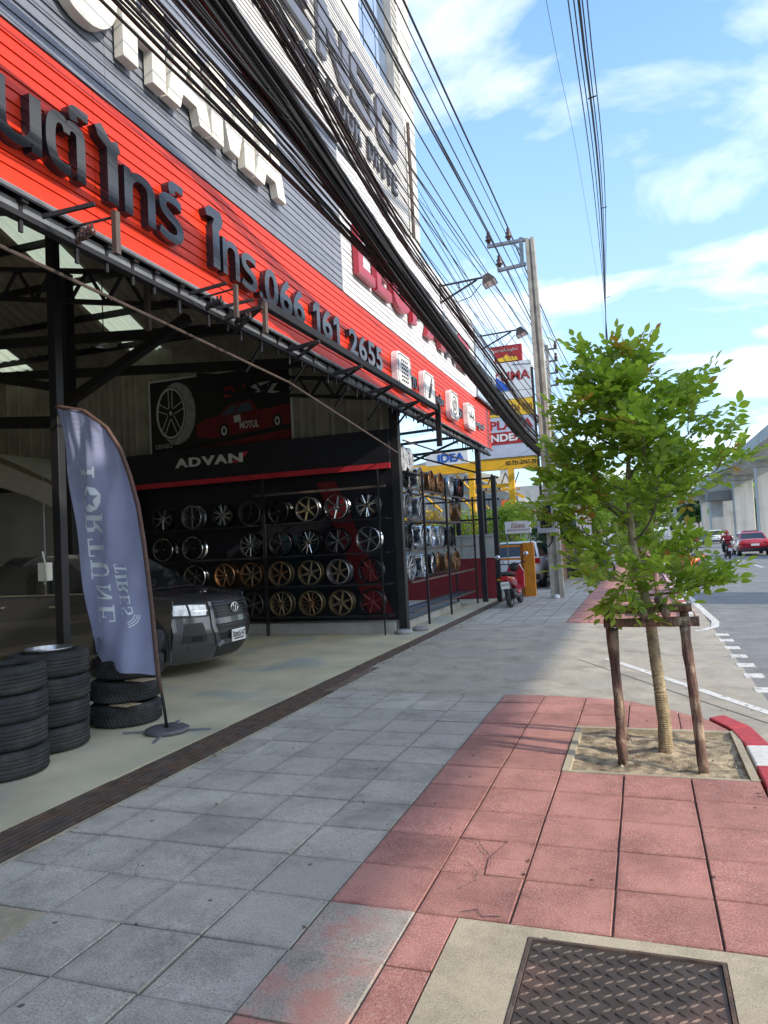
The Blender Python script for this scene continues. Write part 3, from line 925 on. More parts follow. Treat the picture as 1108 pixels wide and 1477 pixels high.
for x0, x1, mt in ROOFX:
    nm = 'skylight' if mt is SKYL else 'roof_sheet'
    corr(x0, x1, 5.6, 12.95, roof_z).build(nm, mt, shop)
    if mt is not SKYL:
        corr(x0, x1, -6, 5.6, roof_z).build('roof_sheet', mt, shop)
    else:
        corr(x0, x1, -6, 5.6, roof_z).build('roof_sheet', CORRR, shop)
# side roof over the rack bay, open far side
corr(-12, -4.35, 12.95, 16.0, lambda y: 4.9 - .02 * (y - 13)).build('roof_sheet', CORRR, shop)
# walls
def corr_wall(x0, x1, y, z0, zt, mat, name):
    m = MB(); pitch = .33; n = int((x1 - x0) / pitch) * 6; vs = []; fs = []
    for i in range(n + 1):
        x = x0 + (x1 - x0) * i / n
        t = (x / pitch) % 1
        yy = y - (.022 if t < .16 else 0) - (.010 if .5 < t < .58 else 0)
        vs.append((x, yy, z0)); vs.append((x, yy, zt(x)))
    for i in range(n): fs.append((2 * i, 2 * i + 2, 2 * i + 3, 2 * i + 1))
    return m.add(vs, fs).build(name, mat, shop)
corr_wall(-17, -4.3, 12.95, 3.4, lambda x: 6.12, CORRW, 'corrugated_wall')
MB().box(-17, -4.3, 12.99, 13.06, 0, 3.5).build('rear_wall', BLACKW, shop)
MB().box(-17.1, -16.9, -6, 13, 0, 9).build('side_wall', CORRW, shop)
MB().box(-17, -3.9, -6.1, -5.9, 0, 9).build('side_wall', CORRW, shop)
# plinth under the back racks and under the side rack
MB().box(-9.8, -4.35, 12.55, 12.98, 0, .20).build('plinth', WALLC, shop)
MB().box(-6.2, -4.35, 13.07, 17.6, 0, .13).build('plinth', WALLC, shop)
# black header panel with a red stripe over the racks
MB().box(-10.7, -4.30, 12.55, 12.94, 3.12, 3.75).build('header_panel', BLACKW, shop)
MB().box(-10.7, -4.28, 12.50, 12.55, 3.02, 3.12).build('header_stripe', REDS, shop)
MB().box(-9.9, -4.32, 12.92, 12.965, .2, 3.05).build('backboard', BLACKW, shop)
adv = []
x = -8.93
for ch, w in zip('ADVAN', (.30, .27, .30, .30, .31)):
    place_text(ch, (x, 12.53, 3.40), w, .185, .03, LETG if False else PRINTW, shop, bold=.03, name='header_letter'); x += w + (.0 if ch == 'V' else .03)
MB().prism([(-7.62, 3.40), (-7.45, 3.40), (-7.22, 3.60), (-7.36, 3.60)], 12.545, 12.549, 'XZ').build('header_flash', REDS, shop)
place_text('DUNLOP', (-6.3, 12.548, 3.62), .22, .04, .004, PRINTW, shop, name='header_letter') if False else None

# ================================================================== LETTERING ON THE FRONT
def shape_mesh(loops, name='letter', depth=.1):
    """filled 2D loops (outer and holes) extruded: x right, z up, back at y=0, front at y=-depth"""
    cu = bpy.data.curves.new('s', 'CURVE'); cu.dimensions = '2D'; cu.fill_mode = 'BOTH'; cu.extrude = depth / 2
    for lp in loops:
        sp = cu.splines.new('POLY'); sp.points.add(len(lp) - 1)
        for i, p in enumerate(lp): sp.points[i].co = (p[0], p[1], 0, 1)
        sp.use_cyclic_u = True
    o = bpy.data.objects.new('s', cu); COL.objects.link(o)
    bpy.context.view_layer.update()
    me = bpy.data.meshes.new_from_object(o.evaluated_get(bpy.context.evaluated_depsgraph_get()))
    bpy.data.objects.remove(o); bpy.data.curves.remove(cu)
    for v in me.vertices:
        x, y, z = v.co
        v.co = (x, -z - depth / 2, y)
    bm = bmesh.new(); bm.from_mesh(me); bmesh.ops.remove_doubles(bm, verts=bm.verts, dist=1e-5)
    bmesh.ops.recalc_face_normals(bm, faces=bm.faces); bm.to_mesh(me); bm.free()
    me.polygons.foreach_set('use_smooth', [False] * len(me.polygons))
    me.name = name
    return me
def ring(cx, cy, rx, ry, n=28, p=2.0):
    res = []
    for k in range(n):
        t = 2 * pi * k / n; c, s = cos(t), sin(t)
        res.append((cx + rx * (abs(c) ** (2 / p)) * (1 if c > 0 else -1), cy + ry * (abs(s) ** (2 / p)) * (1 if s > 0 else -1)))
    return res
GL = {
 'ไ': [[(.42, 0), (.80, 0), (.80, .70), (.92, .78), (.80, .90), (.58, .84), (.22, 1.0), (0, .92), (.12, .80), (.42, .72)]],
 'โ': [[(.38, 0), (.76, 0), (.76, .66), (.90, .74), (1, .86), (.88, 1), (.25, 1), (0, .90), (.08, .80), (.35, .83), (.50, .82), (.38, .70)]],
 '1': [[(0, .60), (0, .78), (.42, 1), (1, 1), (1, 0), (.52, 0), (.52, .74)]],
 'H': [[(0, 0), (.33, 0), (.33, .38), (.67, .38), (.67, 0), (1, 0), (1, 1), (.67, 1), (.67, .62), (.33, .62), (.33, 1), (0, 1)]],
 'A': [[(0, 0), (.28, 0), (.35, .2), (.65, .2), (.72, 0), (1, 0), (.68, 1), (.32, 1)], [(.42, .42), (.58, .42), (.5, .72)]],
 'M': [[(0, 0), (.25, 0), (.25, .55), (.40, .04), (.60, .04), (.75, .55), (.75, 0), (1, 0), (1, 1), (.68, 1), (.5, .42), (.32, 1), (0, 1)]],
 'O': [ring(.5, .5, .5, .5, 32), ring(.5, .5, .22, .24, 24)],
 'L': [[(0, 0), (1, 0), (1, .2), (.28, .2), (.28, 1), (0, 1)]],
 'E': [[(0, 0), (1, 0), (1, .2), (.28, .2), (.28, .4), (.9, .4), (.9, .6), (.28, .6), (.28, .8), (1, .8), (1, 1), (0, 1)]],
 'N': [[(0, 0), (.22, 0), (.22, .62), (.70, 0), (1, 0), (1, 1), (.78, 1), (.78, .38), (.30, 1), (0, 1)]],
 'S': [[(0, 0), (.82, 0), (1, .16), (1, .44), (.84, .60), (.24, .60), (.24, .80), (1, .80), (1, 1), (.16, 1), (0, .84), (0, .54), (.16, .40), (.76, .40), (.76, .20), (0, .20)]],
 'Q': [[(.14, 0), (.86, 0), (1, .16), (1, .84), (.86, 1), (.14, 1), (0, .84), (0, .16)], [(.24, .20), (.24, .80), (.76, .80), (.76, .20)]],
 'P': [[(0, 0), (.28, 0), (.28, .36), (.85, .36), (1, .5), (1, .86), (.85, 1), (0, 1)], [(.28, .56), (.28, .8), (.74, .8), (.74, .56)]],
 'R': [[(0, 0), (.28, 0), (.28, .34), (.48, .34), (.72, 0), (1, 0), (.76, .36), (.9, .38), (1, .5), (1, .86), (.85, 1), (0, 1)], [(.28, .54), (.28, .8), (.74, .8), (.74, .54)]],
 'D': [[(0, 0), (.8, 0), (1, .18), (1, .82), (.8, 1), (0, 1)], [(.28, .2), (.28, .8), (.7, .8), (.74, .74), (.74, .26), (.7, .2)]],
}
def wall_letter(ch, y0, y1, z0, z1, depth, mat, x, name, shear=0., label=None, parent=shop, bevel=0.):
    loops = [[(u * (y1 - y0) + shear * v * (z1 - z0), v * (z1 - z0)) for u, v in lp] for lp in GL[ch]]
    me = shape_mesh(loops, name, depth)
    me.materials.clear(); me.materials.append(mat)
    for v in me.vertices:
        a, b, c = v.co
        v.co = (x - b, y0 + a, z0 + c)
    o = bpy.data.objects.new(name, me); COL.objects.link(o); setp(o, parent)
    if bevel:
        md = o.modifiers.new('b', 'BEVEL'); md.width = bevel; md.segments = 1; md.limit_method = 'ANGLE'
    if label: o['label'] = label
    return o
for ch, a, b in (('O', 4.0, 4.74), ('H', 4.80, 5.37), ('A', 5.385, 6.10), ('M', 6.11, 6.96), ('A', 6.97, 7.70)):
    wall_letter(ch, a, b, 5.75, 6.52, .09, LETW, XF + .03, 'channel_letter', label='thick cream capital %s on the dark cladding' % ch)
wall_letter('L', 6.25, 7.15, 8.58, 9.46, .05, LETG, XF + .02, 'grey_letter', .0)
wall_letter('E', 7.6, 8.85, 8.58, 9.46, .05, LETG, XF + .02, 'grey_letter', .0)
wall_letter('N', 9.08, 10.20, 8.58, 9.46, .05, LETG, XF + .02, 'grey_letter', .0)
wall_letter('S', 10.30, 11.35, 8.58, 9.46, .05, LETG, XF + .02, 'grey_letter', .0)
wall_letter('Q', 11.48, 12.55, 8.58, 9.46, .05, LETG, XF + .02, 'grey_letter', .0)
for wd, a, b in (('UNIQUE', 6.55, 9.1), ('YOUR', 9.35, 10.75), ('DRIVE', 10.98, 12.55)):
    n = len(wd); w = (b - a) / n
    for k, ch in enumerate(wd):
        ww = w * (.35 if ch == 'I' else .78)
        place_text(ch, (XF + .04, a + k * w + (w * .2 if ch == 'I' else 0), 8.0), ww, .35, .05, LETD, shop, '+X', .02, 'slogan_letter')
for ch, a, b, mt in (('L', 10.08, 10.80, LETR), ('E', 10.90, 11.62, LETR), ('O', 11.68, 12.72, LETR), ('P', 12.82, 13.70, LETR), ('A', 13.76, 15.25, LETR), ('R', 15.45, 16.45, LETD), ('D', 16.52, 17.65, LETR)):
    wall_letter(ch, a, b, 5.74, 6.50, .09, mt, XF + .03, 'red_letter' if mt is LETR else 'charcoal_letter')
# black raised letters and digits on the red fascia
BL = [('น', 3.52, 3.93, 4.44, .42), ('ต์', 3.97, 4.40, 4.44, .58), ('ไ', 4.47, 4.79, 4.44, .60), ('ท', 4.80, 5.20, 4.44, .40), ('ร์', 5.25, 5.62, 4.42, .58),
      ('โ', 5.98, 6.30, 4.44, .60), ('ท', 6.28, 6.60, 4.44, .38), ('ร', 6.64, 6.97, 4.42, .40), ('.', 7.01, 7.09, 4.42, .07),
      ('0', 7.14, 7.46, 4.40, .42), ('6', 7.50, 7.82, 4.40, .42), ('6', 7.85, 8.17, 4.40, .42), ('1', 8.42, 8.62, 4.42, .40), ('6', 8.70, 9.02, 4.42, .40), ('1', 9.08, 9.28, 4.42, .40),
      ('2', 9.64, 9.97, 4.42, .38), ('6', 10.02, 10.34, 4.42, .38), ('5', 10.40, 10.70, 4.42, .38), ('5', 10.76, 11.06, 4.42, .38)]
for ch, a, b, z, h in BL:
    if ch in '1ไโ':
        wall_letter(ch, a, b, z, z + h, .09, LETB, XF + -.005, 'sign_letter'); continue
    place_text(ch, (XF + .04, a, z), b - a, h, .09, LETB, shop, '+X', .022 if ch[0] in '0162 5.' else (.0 if ch in 'ไโ' else .016), 'sign_letter')
# four white icon boxes with small black words
def rrect(cx, cy, hx, hy, r, n=5):
    pts = []
    for sx, sy, a0 in ((1, 1, 0), (-1, 1, pi / 2), (-1, -1, pi), (1, -1, 3 * pi / 2)):
        for k in range(n + 1):
            a = a0 + pi / 2 * k / n
            pts.append((cx + sx * (hx - r) + r * cos(a), cy + sy * (hy - r) + r * sin(a)))
    return pts
ICON = [(11.70, 12.50, 'ยาง', 12.56, 13.15), (13.32, 14.10, 'โช๊คอัพ', 14.18, 15.15), (15.33, 16.10, 'เบรค', 16.16, 16.82), (17.0, 17.85, 'ตั้งศูนย์', 17.93, 19.4)]
for k, (a, b, wd, t0, t1) in enumerate(ICON):
    m = MB().prism(rrect((a + b) / 2, 4.65, (b - a) / 2, .31, .12), XF + .01, XF + .13, 'YZ')
    bx = m.build('icon_box', WHITE, shop, bevel=.01); bx['label'] = 'white rounded icon box showing a ' + ('tyre', 'shock absorber', 'brake disc', 'wheel alignment mark')[k]
    lo = rrect((a + b) / 2, 4.65, (b - a) / 2 - .035, .275, .10); li = rrect((a + b) / 2, 4.65, (b - a) / 2 - .05, .26, .09)
    me = shape_mesh([lo, li], 'outline', .004)
    me.materials.clear(); me.materials.append(PRINTK)
    for v in me.vertices: x_, y_, z_ = v.co; v.co = (XF + .131 - y_, x_, z_)
    o = bpy.data.objects.new('outline', me); COL.objects.link(o); setp(o, bx, Vector((0, 0, 0)))
    m = MB(); c = (a + b) / 2
    if k == 0:
        for r_ in range(6):
            for q in range(4):
                y_ = c - .18 + q * .10; z_ = 4.45 + r_ * .07
                m.prism([(y_, z_), (y_ + .07, z_ + .02), (y_ + .07, z_ + .055), (y_, z_ + .035)], XF + .132, XF + .136, 'YZ')
    elif k == 1:
        for q in range(6):
            m.bar((XF + .135, c - .12 + q * .04, 4.50 + q * .055), (XF + .135, c - .01 + q * .04, 4.47 + q * .055), .035, .006, (1, 0, 0))
        m.bar((XF + .135, c - .13, 4.44), (XF + .135, c + .15, 4.88), .05, .005, (1, 0, 0))
    elif k == 2:
        for rr_ in (.20, .11):
            for q in range(20):
                t = 2 * pi * q / 20; t2 = 2 * pi * (q + 1) / 20
                m.bar((XF + .135, c + rr_ * cos(t), 4.65 + rr_ * sin(t)), (XF + .135, c + rr_ * cos(t2), 4.65 + rr_ * sin(t2)), .022, .005, (1, 0, 0))
        m.bar((XF + .135, c, 4.57), (XF + .135, c, 4.73), .03, .005, (1, 0, 0))
    else:
        m.bar((XF + .135, c - .2, 4.65), (XF + .135, c + .2, 4.65), .03, .005, (1, 0, 0))
        m.bar((XF + .135, c, 4.50), (XF + .135, c, 4.80), .03, .005, (1, 0, 0))
        m.bar((XF + .135, c - .2, 4.57), (XF + .135, c - .2, 4.73), .05, .005, (1, 0, 0)); m.bar((XF + .135, c + .2, 4.57), (XF + .135, c + .2, 4.73), .05, .005, (1, 0, 0))
    m.build('pictogram', PRINTK, bx)
    place_text(wd, (XF + .03, t0, 4.52), t1 - t0, .24, .03, LETB, shop, '+X', .01, 'small_word')

# ---- under-fascia steelwork: gutter angle, conduit, brackets, awning beam
MB().box(-4.02, -3.93, -1, 20.2, 4.05, 4.115).build('gutter_angle', GALV, shop)
MB().tube([(-3.86, -1, 4.145), (-3.87, 10, 4.14), (-3.86, 20.3, 4.14)], .022, 8).build('conduit', GALV, shop)
MB().box(-3.98, -3.90, -1, 20.3, 3.99, 4.03).build('edge_beam', BLACKST, shop)
aw = thing('awning_beam', (-3.55, 9.9, 4.1), 'dark folded awning beam hanging in front of the lower edge of the red fascia', 'awning')
MB().box(-3.60, -3.52, 6.55, 13.35, 4.13, 4.22).build('beam', BLACKST, aw, bevel=.01)
MB().box(-3.60, -3.50, 13.36, 13.42, 3.45, 4.26).build('end_post', BLACKST, aw)
for y in (6.5, 7.9, 9.3, 10.7, 12.1, 13.3):
    MB().bar((-4.0, y - .1, 4.0), (-3.52, y, 4.1), .05, .04).bar((-4.0, y + .25, 3.98), (-3.52, y, 4.1), .03, .03).build('arm', BLACKST, aw)
for y in (7.3, 8.4, 9.9, 11.3, 12.6):
    MB().bar((-3.95, y, 4.0), (-4.25, y + .1, 3.72), .03, .025).build('hook', BLACKST, aw)
def bracket(y, s, lab):
    t = thing('lamp_bracket', (-3.88, y, 4.1), lab, 'bracket', 'steel brackets under the red fascia')
    m = MB().bar((-3.88, y, 4.06), (-3.52, y + .12 * s, 4.13), .022, .03).bar((-3.88, y + .22 * s, 4.06), (-3.50, y + .34 * s, 4.13), .015)
    m.build('arm', BLACKST, t)
    MB().box(-3.53, -3.49, y + .30 * s, y + .35 * s, 3.84, 4.16).build('drop_plate', BROWNST, t)
    m = MB()
    for k in range(5): m.lathe([(.001, 0), (.022, .01), (.026, .04), (.012, .07), (.01, .09), (.001, .1)], (-3.62 - .05 * k, y + .2 * s + .02 * k, 3.95 + .01 * (k % 2)), 'Z', 8)
    m.build('bulbs', PORC if y < 4 else BLACKST, t, smooth=True)['kind'] = 'stuff'
bracket(3.98, 1., 'brown steel bracket under the fascia nearest the left column')
bracket(5.75, .7, 'small steel bracket under the fascia below the phone number start')
bracket(6.22, 1., 'dark angled bracket at the near end of the awning beam')
m = MB()
r = random.Random(4)
for k in range(46):
    y = 3.2 + k * .36 + r.uniform(-.1, .1)
    m.bar((-3.93, y, 4.13), (-3.93, y, 3.93 - r.uniform(0, .08)), .018, .03)
    m.box(-3.97, -3.88, y - .03, y + .03, 4.10, 4.15)
m.build('hangers', BLACKST, shop)['kind'] = 'stuff'

# floodlights on arms above the white cladding
def flood(y, z, lab):
    t = thing('floodlight', (XF, y, z), lab, 'floodlight', 'floodlights on arms above the shop front')
    m = MB().bar((XF, y, z), (XF + 1.0, y, z + .03), .035).bar((XF, y, z - .38), (XF + .85, y, z), .035).bar((XF, y, z + .05), (XF, y, z - .4), .04).bar((XF + .45, y, z + .02), (XF + .45, y, z - .18), .02)
    m.build('arm', BLACKST, t)
    MB().tube([(XF + .2, y, z - .3), (XF + .4, y, z - .42), (XF + .7, y, z - .35), (XF + .95, y, z - .1)], .01, 5).build('wire', CABLE, t)
    c = Vector((XF + 1.12, y, z - .08)); d = Vector((.35, 0, -.94)).normalized(); a = Vector((0, 1, 0)); b = d.cross(a)
    def fr(h, w1, w2): return [c + d * h + a * (sx * w1) + b * (sy * w2) for sx, sy in ((-1, -1), (1, -1), (1, 1), (-1, 1))]
    v = fr(-.16, .08, .06) + fr(.0, .17, .13) + fr(.06, .18, .15)
    MB().add(v, [(3, 2, 1, 0)] + [(i + 4 * k, (i + 1) % 4 + 4 * k, (i + 1) % 4 + 4 * k + 4, i + 4 * k + 4) for k in (0, 1) for i in range(4)]).build('housing', BROWNST, t)
    v = fr(.058, .165, .135)
    MB().add(v, [(0, 1, 2, 3)]).build('lens', LAMPL, t)
flood(15.4, 7.28, 'nearer floodlight on a steel arm above the white cladding, lens visible')
flood(19.8, 7.30, 'farther floodlight on a steel arm just left of the concrete pole')

# ================================================================== POSTER ON THE WALL
po = thing('wall_poster', (-8.1, 12.9, 4.55), 'framed dark poster of a silver wheel and red racing pickup on the shop wall', 'poster')
x0, x1, z0, z1, yp = -9.74, -6.41, 3.80, 5.32, 12.86
MB().box(x0, x1, yp, yp + .04, z0, z1).build('panel', PRINTK, po)
m = MB()
for a in ((x0 - .03, x1 + .03, z1, z1 + .035), (x0 - .03, x1 + .03, z0 - .035, z0), (x0 - .03, x0, z0, z1), (x1, x1 + .03, z0, z1)):
    m.box(a[0], a[1], yp - .02, yp + .05, a[2], a[3])
m.build('frame', PRINTW, po)
def pprint(loops, mat, name, dy=.003, dep=.002):
    me = shape_mesh(loops, name, dep)
    me.materials.clear(); me.materials.append(mat)
    for v in me.vertices: v.co = (v.co.x, v.co.y + yp - dy, v.co.z)
    o = bpy.data.objects.new(name, me); COL.objects.link(o); setp(o, po); return o
cx, cz = -9.2, 4.62
PG = pm('print_grey', (.30, .30, .28), .6, var=.3, vs=8)
pprint([ring(cx + .12, cz - .02, .46, .66, 40), ring(cx - .03, cz, .37, .56, 40)], PG, 'printed_lip')
pprint([ring(cx - .03, cz, .355, .54, 40), ring(cx - .03, cz, .325, .50, 40)], PRINTW, 'printed_ring', .006)
sp = []
for k in range(5):
    a = pi / 2 + 2 * pi * k / 5
    for s_ in (-1, 1):
        p1 = (cx - .03 + .08 * cos(a + s_ * .5), cz + .12 * sin(a + s_ * .5)); p2 = (cx - .03 + .32 * cos(a + s_ * .16), cz + .49 * sin(a + s_ * .16))
        d = Vector((p2[0] - p1[0], p2[1] - p1[1])).normalized() * .009
        sp.append([(p1[0] - d.y, p1[1] + d.x), (p1[0] + d.y, p1[1] - d.x), (p2[0] + d.y, p2[1] - d.x), (p2[0] - d.y, p2[1] + d.x)])
pprint(sp, PRINTW, 'printed_spokes', .009)
pprint([ring(cx - .03, cz, .035, .05, 16)], PRINTW, 'printed_hub', .006)
place_text('LENSO', (x0 + .10, yp - .003, z0 + .09), .42, .09, .002, PRINTW, po, name='print_word')
place_text('D-1', (-7.92, yp - .003, 4.80), .50, .22, .002, PRINTR, po, bold=.04, name='print_word')
place_text('Project-D', (-7.25, yp - .003, 5.10), .60, .11, .002, PRINTR, po, name='print_word')
pprint([[(-7.35, 4.80), (-6.98, 4.84), (-7.15, 4.93), (-6.80, 5.02), (-7.15, 5.02), (-7.30, 4.95), (-7.12, 4.86)], [(-7.05, 4.74), (-6.62, 4.78), (-6.80, 4.82), (-6.68, 4.96), (-6.92, 4.96), (-6.86, 4.90), (-7.0, 4.82)]], PRINTW, 'printed_initials')
# pickup print: body, glass, wheels
pprint([[(-8.60, 4.05), (-8.62, 4.30), (-8.45, 4.40), (-8.08, 4.44), (-7.80, 4.66), (-7.30, 4.70), (-7.12, 4.46), (-6.42, 4.52), (-6.42, 4.12), (-7.7, 4.02), (-8.2, 3.98)]], PRINTD, 'printed_pickup')
pprint([[(-8.02, 4.44), (-7.78, 4.62), (-7.62, 4.63), (-7.72, 4.44)], [(-7.68, 4.44), (-7.56, 4.63), (-7.34, 4.66), (-7.26, 4.48)]], pm('print_glass', (.05, .09, .12), .5), 'printed_windows', .006)
pprint([ring(-7.95, 4.12, .12, .14, 20), ring(-6.72, 4.20, .11, .14, 20)], PRINTK, 'printed_tyres', .006)
pprint([ring(-7.95, 4.12, .07, .10, 20), ring(-7.95, 4.12, .03, .05, 12)], PRINTW, 'printed_rim', .009)
pprint([ring(-6.72, 4.20, .06, .09, 20), ring(-6.72, 4.20, .03, .05, 12)], PRINTW, 'printed_rim', .009)
pprint([[(-7.70, 4.26), (-7.55, 4.28), (-7.56, 4.42), (-7.72, 4.40)]], PRINTW, 'printed_number_plate', .006)
me_ = place_text('MOTUL', (-7.58, yp - .008, 4.12), .44, .15, .002, PRINTW, po, bold=.03, name='print_word')
pprint([[(-8.7, 3.82), (-6.42, 3.82), (-6.42, 4.02), (-7.2, 3.95)]], PRINTD, 'printed_band')

# ================================================================== WHEELS
def wheel_meshes(nsp, mat_rim, mat_sp, style, R=.235, dep=.20):
    """rim and spokes, axis along Y, face towards -Y, resting on z=0"""
    key = (nsp, mat_rim.name, mat_sp.name, style)
    if key in WCACHE: return WCACHE[key]
    c = (0, 0, R)
    rim = MB().lathe([(R * .93, -.100), (R, -.100), (R, -.088), (R * .93, -.078), (R * .90, -.03), (R * .87, .0), (R * .87, .05), (R * .92, .085), (R, .090), (R, .1), (R * .93, .1), (R * .84, .05), (R * .83, .0), (R * .86, -.04), (R * .90, -.075), (R * .93, -.100)], c, 'Y', 40)
    rme = rim.mesh('rim', mat_rim, True)
    s = MB()
    f = -.062 if style != 'deep' else -.02
    for k in range(nsp):
        a = 2 * pi * k / nsp + .3
        def sp(a0, a1, w0, w1, r0=.045, r1=R * .88, f0=f, f1=f - .01):
            p = Vector((cos(a0) * r0, f0, sin(a0) * r0 + R)); q = Vector((cos(a1) * r1, f1, sin(a1) * r1 + R))
            n_ = Vector((-sin((a0 + a1) / 2), 0, cos((a0 + a1) / 2)))
            v = [p - n_ * w0, p + n_ * w0, q + n_ * w1, q - n_ * w1]
            v2 = [x + Vector((0, .030, 0)) for x in v]
            mid = [(p + Vector((0, -.006, 0))), (q + Vector((0, -.004, 0)))]
            s.add(v + v2 + mid, [(0, 8, 9, 3), (8, 1, 2, 9), (1, 5, 6, 2), (0, 3, 7, 4), (0, 4, 5, 1), (3, 9, 2, 6, 7)])
        if style == 'y':
            sp(a, a - .13, .012, .008); sp(a, a + .13, .012, .008)
        elif style == 'thin':
            sp(a, a, .007, .005)
        elif style == 'star':
            sp(a, a, .024, .014)
        else:
            sp(a, a, .020, .011)
    s.lathe([(.001, f - .006), (.028, f - .006), (.032, f), (.05, f + .004), (.052, f + .04), (.001, f + .04)], c, 'Y', 20)
    sme = s.mesh('spokes', mat_sp)
    cap = MB().lathe([(.001, f - .012), (.018, f - .011), (.021, f - .004)], c, 'Y', 14).mesh('centre_cap', GUNM if mat_sp is not GUNM else SILVER)
    WCACHE[key] = (rme, sme, cap)
    return WCACHE[key]
WCACHE = {}
def wheel(loc, rot, nsp, mr, ms, style, label, group, scale=1., tilt=0.):
    t = thing('alloy_wheel', loc, label, 'wheel', group)
    for me in wheel_meshes(nsp, mr, ms, style):
        o = bpy.data.objects.new(me.name, me); COL.objects.link(o); setp(o, t, Vector((0, 0, 0)))
    t.rotation_euler = (tilt, 0, rot); t.scale = (scale,) * 3
    return t
NM = {'SILVER': 'silver', 'BRONZE': 'bronze', 'GOLD': 'pale gold', 'GUNM': 'gunmetal grey', 'BLKA': 'black', 'CHROME': 'chrome', 'REDA': 'dark red'}
MM = dict(SILVER=SILVER, BRONZE=BRONZE, GOLD=GOLD, GUNM=GUNM, BLKA=BLKA, CHROME=CHROME, REDA=REDA)
# back rack: posts, shelves, wheels
rk = thing('wheel_rack', (-7, 12.6, 0), 'black steel shelf rack of display wheels against the black back wall', 'rack')
SH = [(.36, 0), (.93, 1), (1.50, 2), (2.12, 3)]
for z, k in SH:
    MB().box(-9.85, -4.32, 12.28, 12.32, z - .035, z).build('shelf_rail', BLACKST, rk)
    MB().box(-9.85, -4.32, 12.54, 12.57, z - .035, z - .002).build('shelf_rail', BLACKST, rk)
    MB().box(-9.85, -4.34, 12.32, 12.54, z - .03, z - .018).build('shelf_board', BLACKW, rk)
MB().box(-7.0, -4.32, 12.28, 12.32, 2.66, 2.70).build('shelf_rail', BROWNST, rk)
for x in (-9.85, -6.82, -6.78, -4.44):
    MB().box(x - .011, x + .011, 12.255, 12.278, 0, 3.0).build('post', BLACKST, rk)
BR = {
 0: [(None), (None), (6, 'BRONZE', 'BRONZE', 'std', 'hid'), (6, 'GUNM', 'GUNM', 'star'), (12, 'GOLD', 'GOLD', 'thin'), (12, 'GOLD', 'BRONZE', 'thin'), (6, 'GOLD', 'GOLD', 'star'), (6, 'BLKA', 'REDA', 'star')],
 1: [(10, 'GUNM', 'GUNM', 'y'), (6, 'CHROME', 'BLKA', 'star'), (9, 'BRONZE', 'BRONZE', 'thin'), (7, 'BRONZE', 'GOLD', 'std'), (6, 'GOLD', 'BRONZE', 'star'), (6, 'GOLD', 'GOLD', 'star'), (6, 'SILVER', 'GOLD', 'std'), (10, 'BLKA', 'REDA', 'thin')],
 2: [(5, 'CHROME', 'BLKA', 'std'), (6, 'CHROME', 'BLKA', 'deep'), None, (10, 'BLKA', 'SILVER', 'thin'), (5, 'BLKA', 'BLKA', 'y'), (12, 'BLKA', 'CHROME', 'thin'), (6, 'BLKA', 'GUNM', 'y'), (6, 'CHROME', 'GUNM', 'deep')],
 3: [(7, 'BLKA', 'SILVER', 'thin'), (10, 'SILVER', 'GUNM', 'thin'), (8, 'BLKA', 'SILVER', 'y'), (5, 'GUNM', 'BLKA', 'deep'), (6, 'BLKA', 'BLKA', 'std'), (6, 'GUNM', 'GOLD', 'star'), (6, 'CHROME', 'CHROME', 'star'), (7, 'BLKA', 'CHROME', 'y')],
}
RN = ['lowest', 'second lowest', 'second highest', 'top']
ON = ['first', 'second', 'third', 'fourth', 'fifth', 'sixth', 'seventh', 'eighth']
XS = [-9.15, -8.45, -7.75, -7.15, -6.53, -5.92, -5.32, -4.72]
for z, k in SH:
    for i, w in enumerate(BR[k]):
        if w is None: continue
        nsp, mr, ms, st = w[:4]
        two = NM[mr] + ' and ' + NM[ms] if mr != ms else NM[ms]
        wheel((XS[i] + rnd.uniform(-.02, .02), 12.41, z), rnd.uniform(-.12, .12), nsp, MM[mr], MM[ms], st,
              '%s %s-spoke wheel, %s on the %s back rack shelf' % (two, {5: 'five', 6: 'six', 7: 'seven', 8: 'eight', 9: 'nine', 10: 'ten', 12: 'twelve'}[nsp], ON[i], RN[k]),
              'display wheels on the back rack', 1. if i != 7 else 1.0)
# red reflection painted as a flat strip, and a teal poster, behind the racks
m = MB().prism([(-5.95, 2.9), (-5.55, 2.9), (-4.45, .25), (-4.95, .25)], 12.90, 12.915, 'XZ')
tag(m.build('red_reflection', pm('reflection_red', (.14, .012, .018), .4, var=.3, vs=5)), 'red reflection painted diagonally on the backboard behind the right-hand wheels', 'banner')
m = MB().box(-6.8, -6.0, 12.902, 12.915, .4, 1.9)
tag(m.build('teal_poster', pm('print_teal', (.01, .03, .035), .4)), 'dark teal poster on the backboard behind the multi-spoke wheels', 'poster')
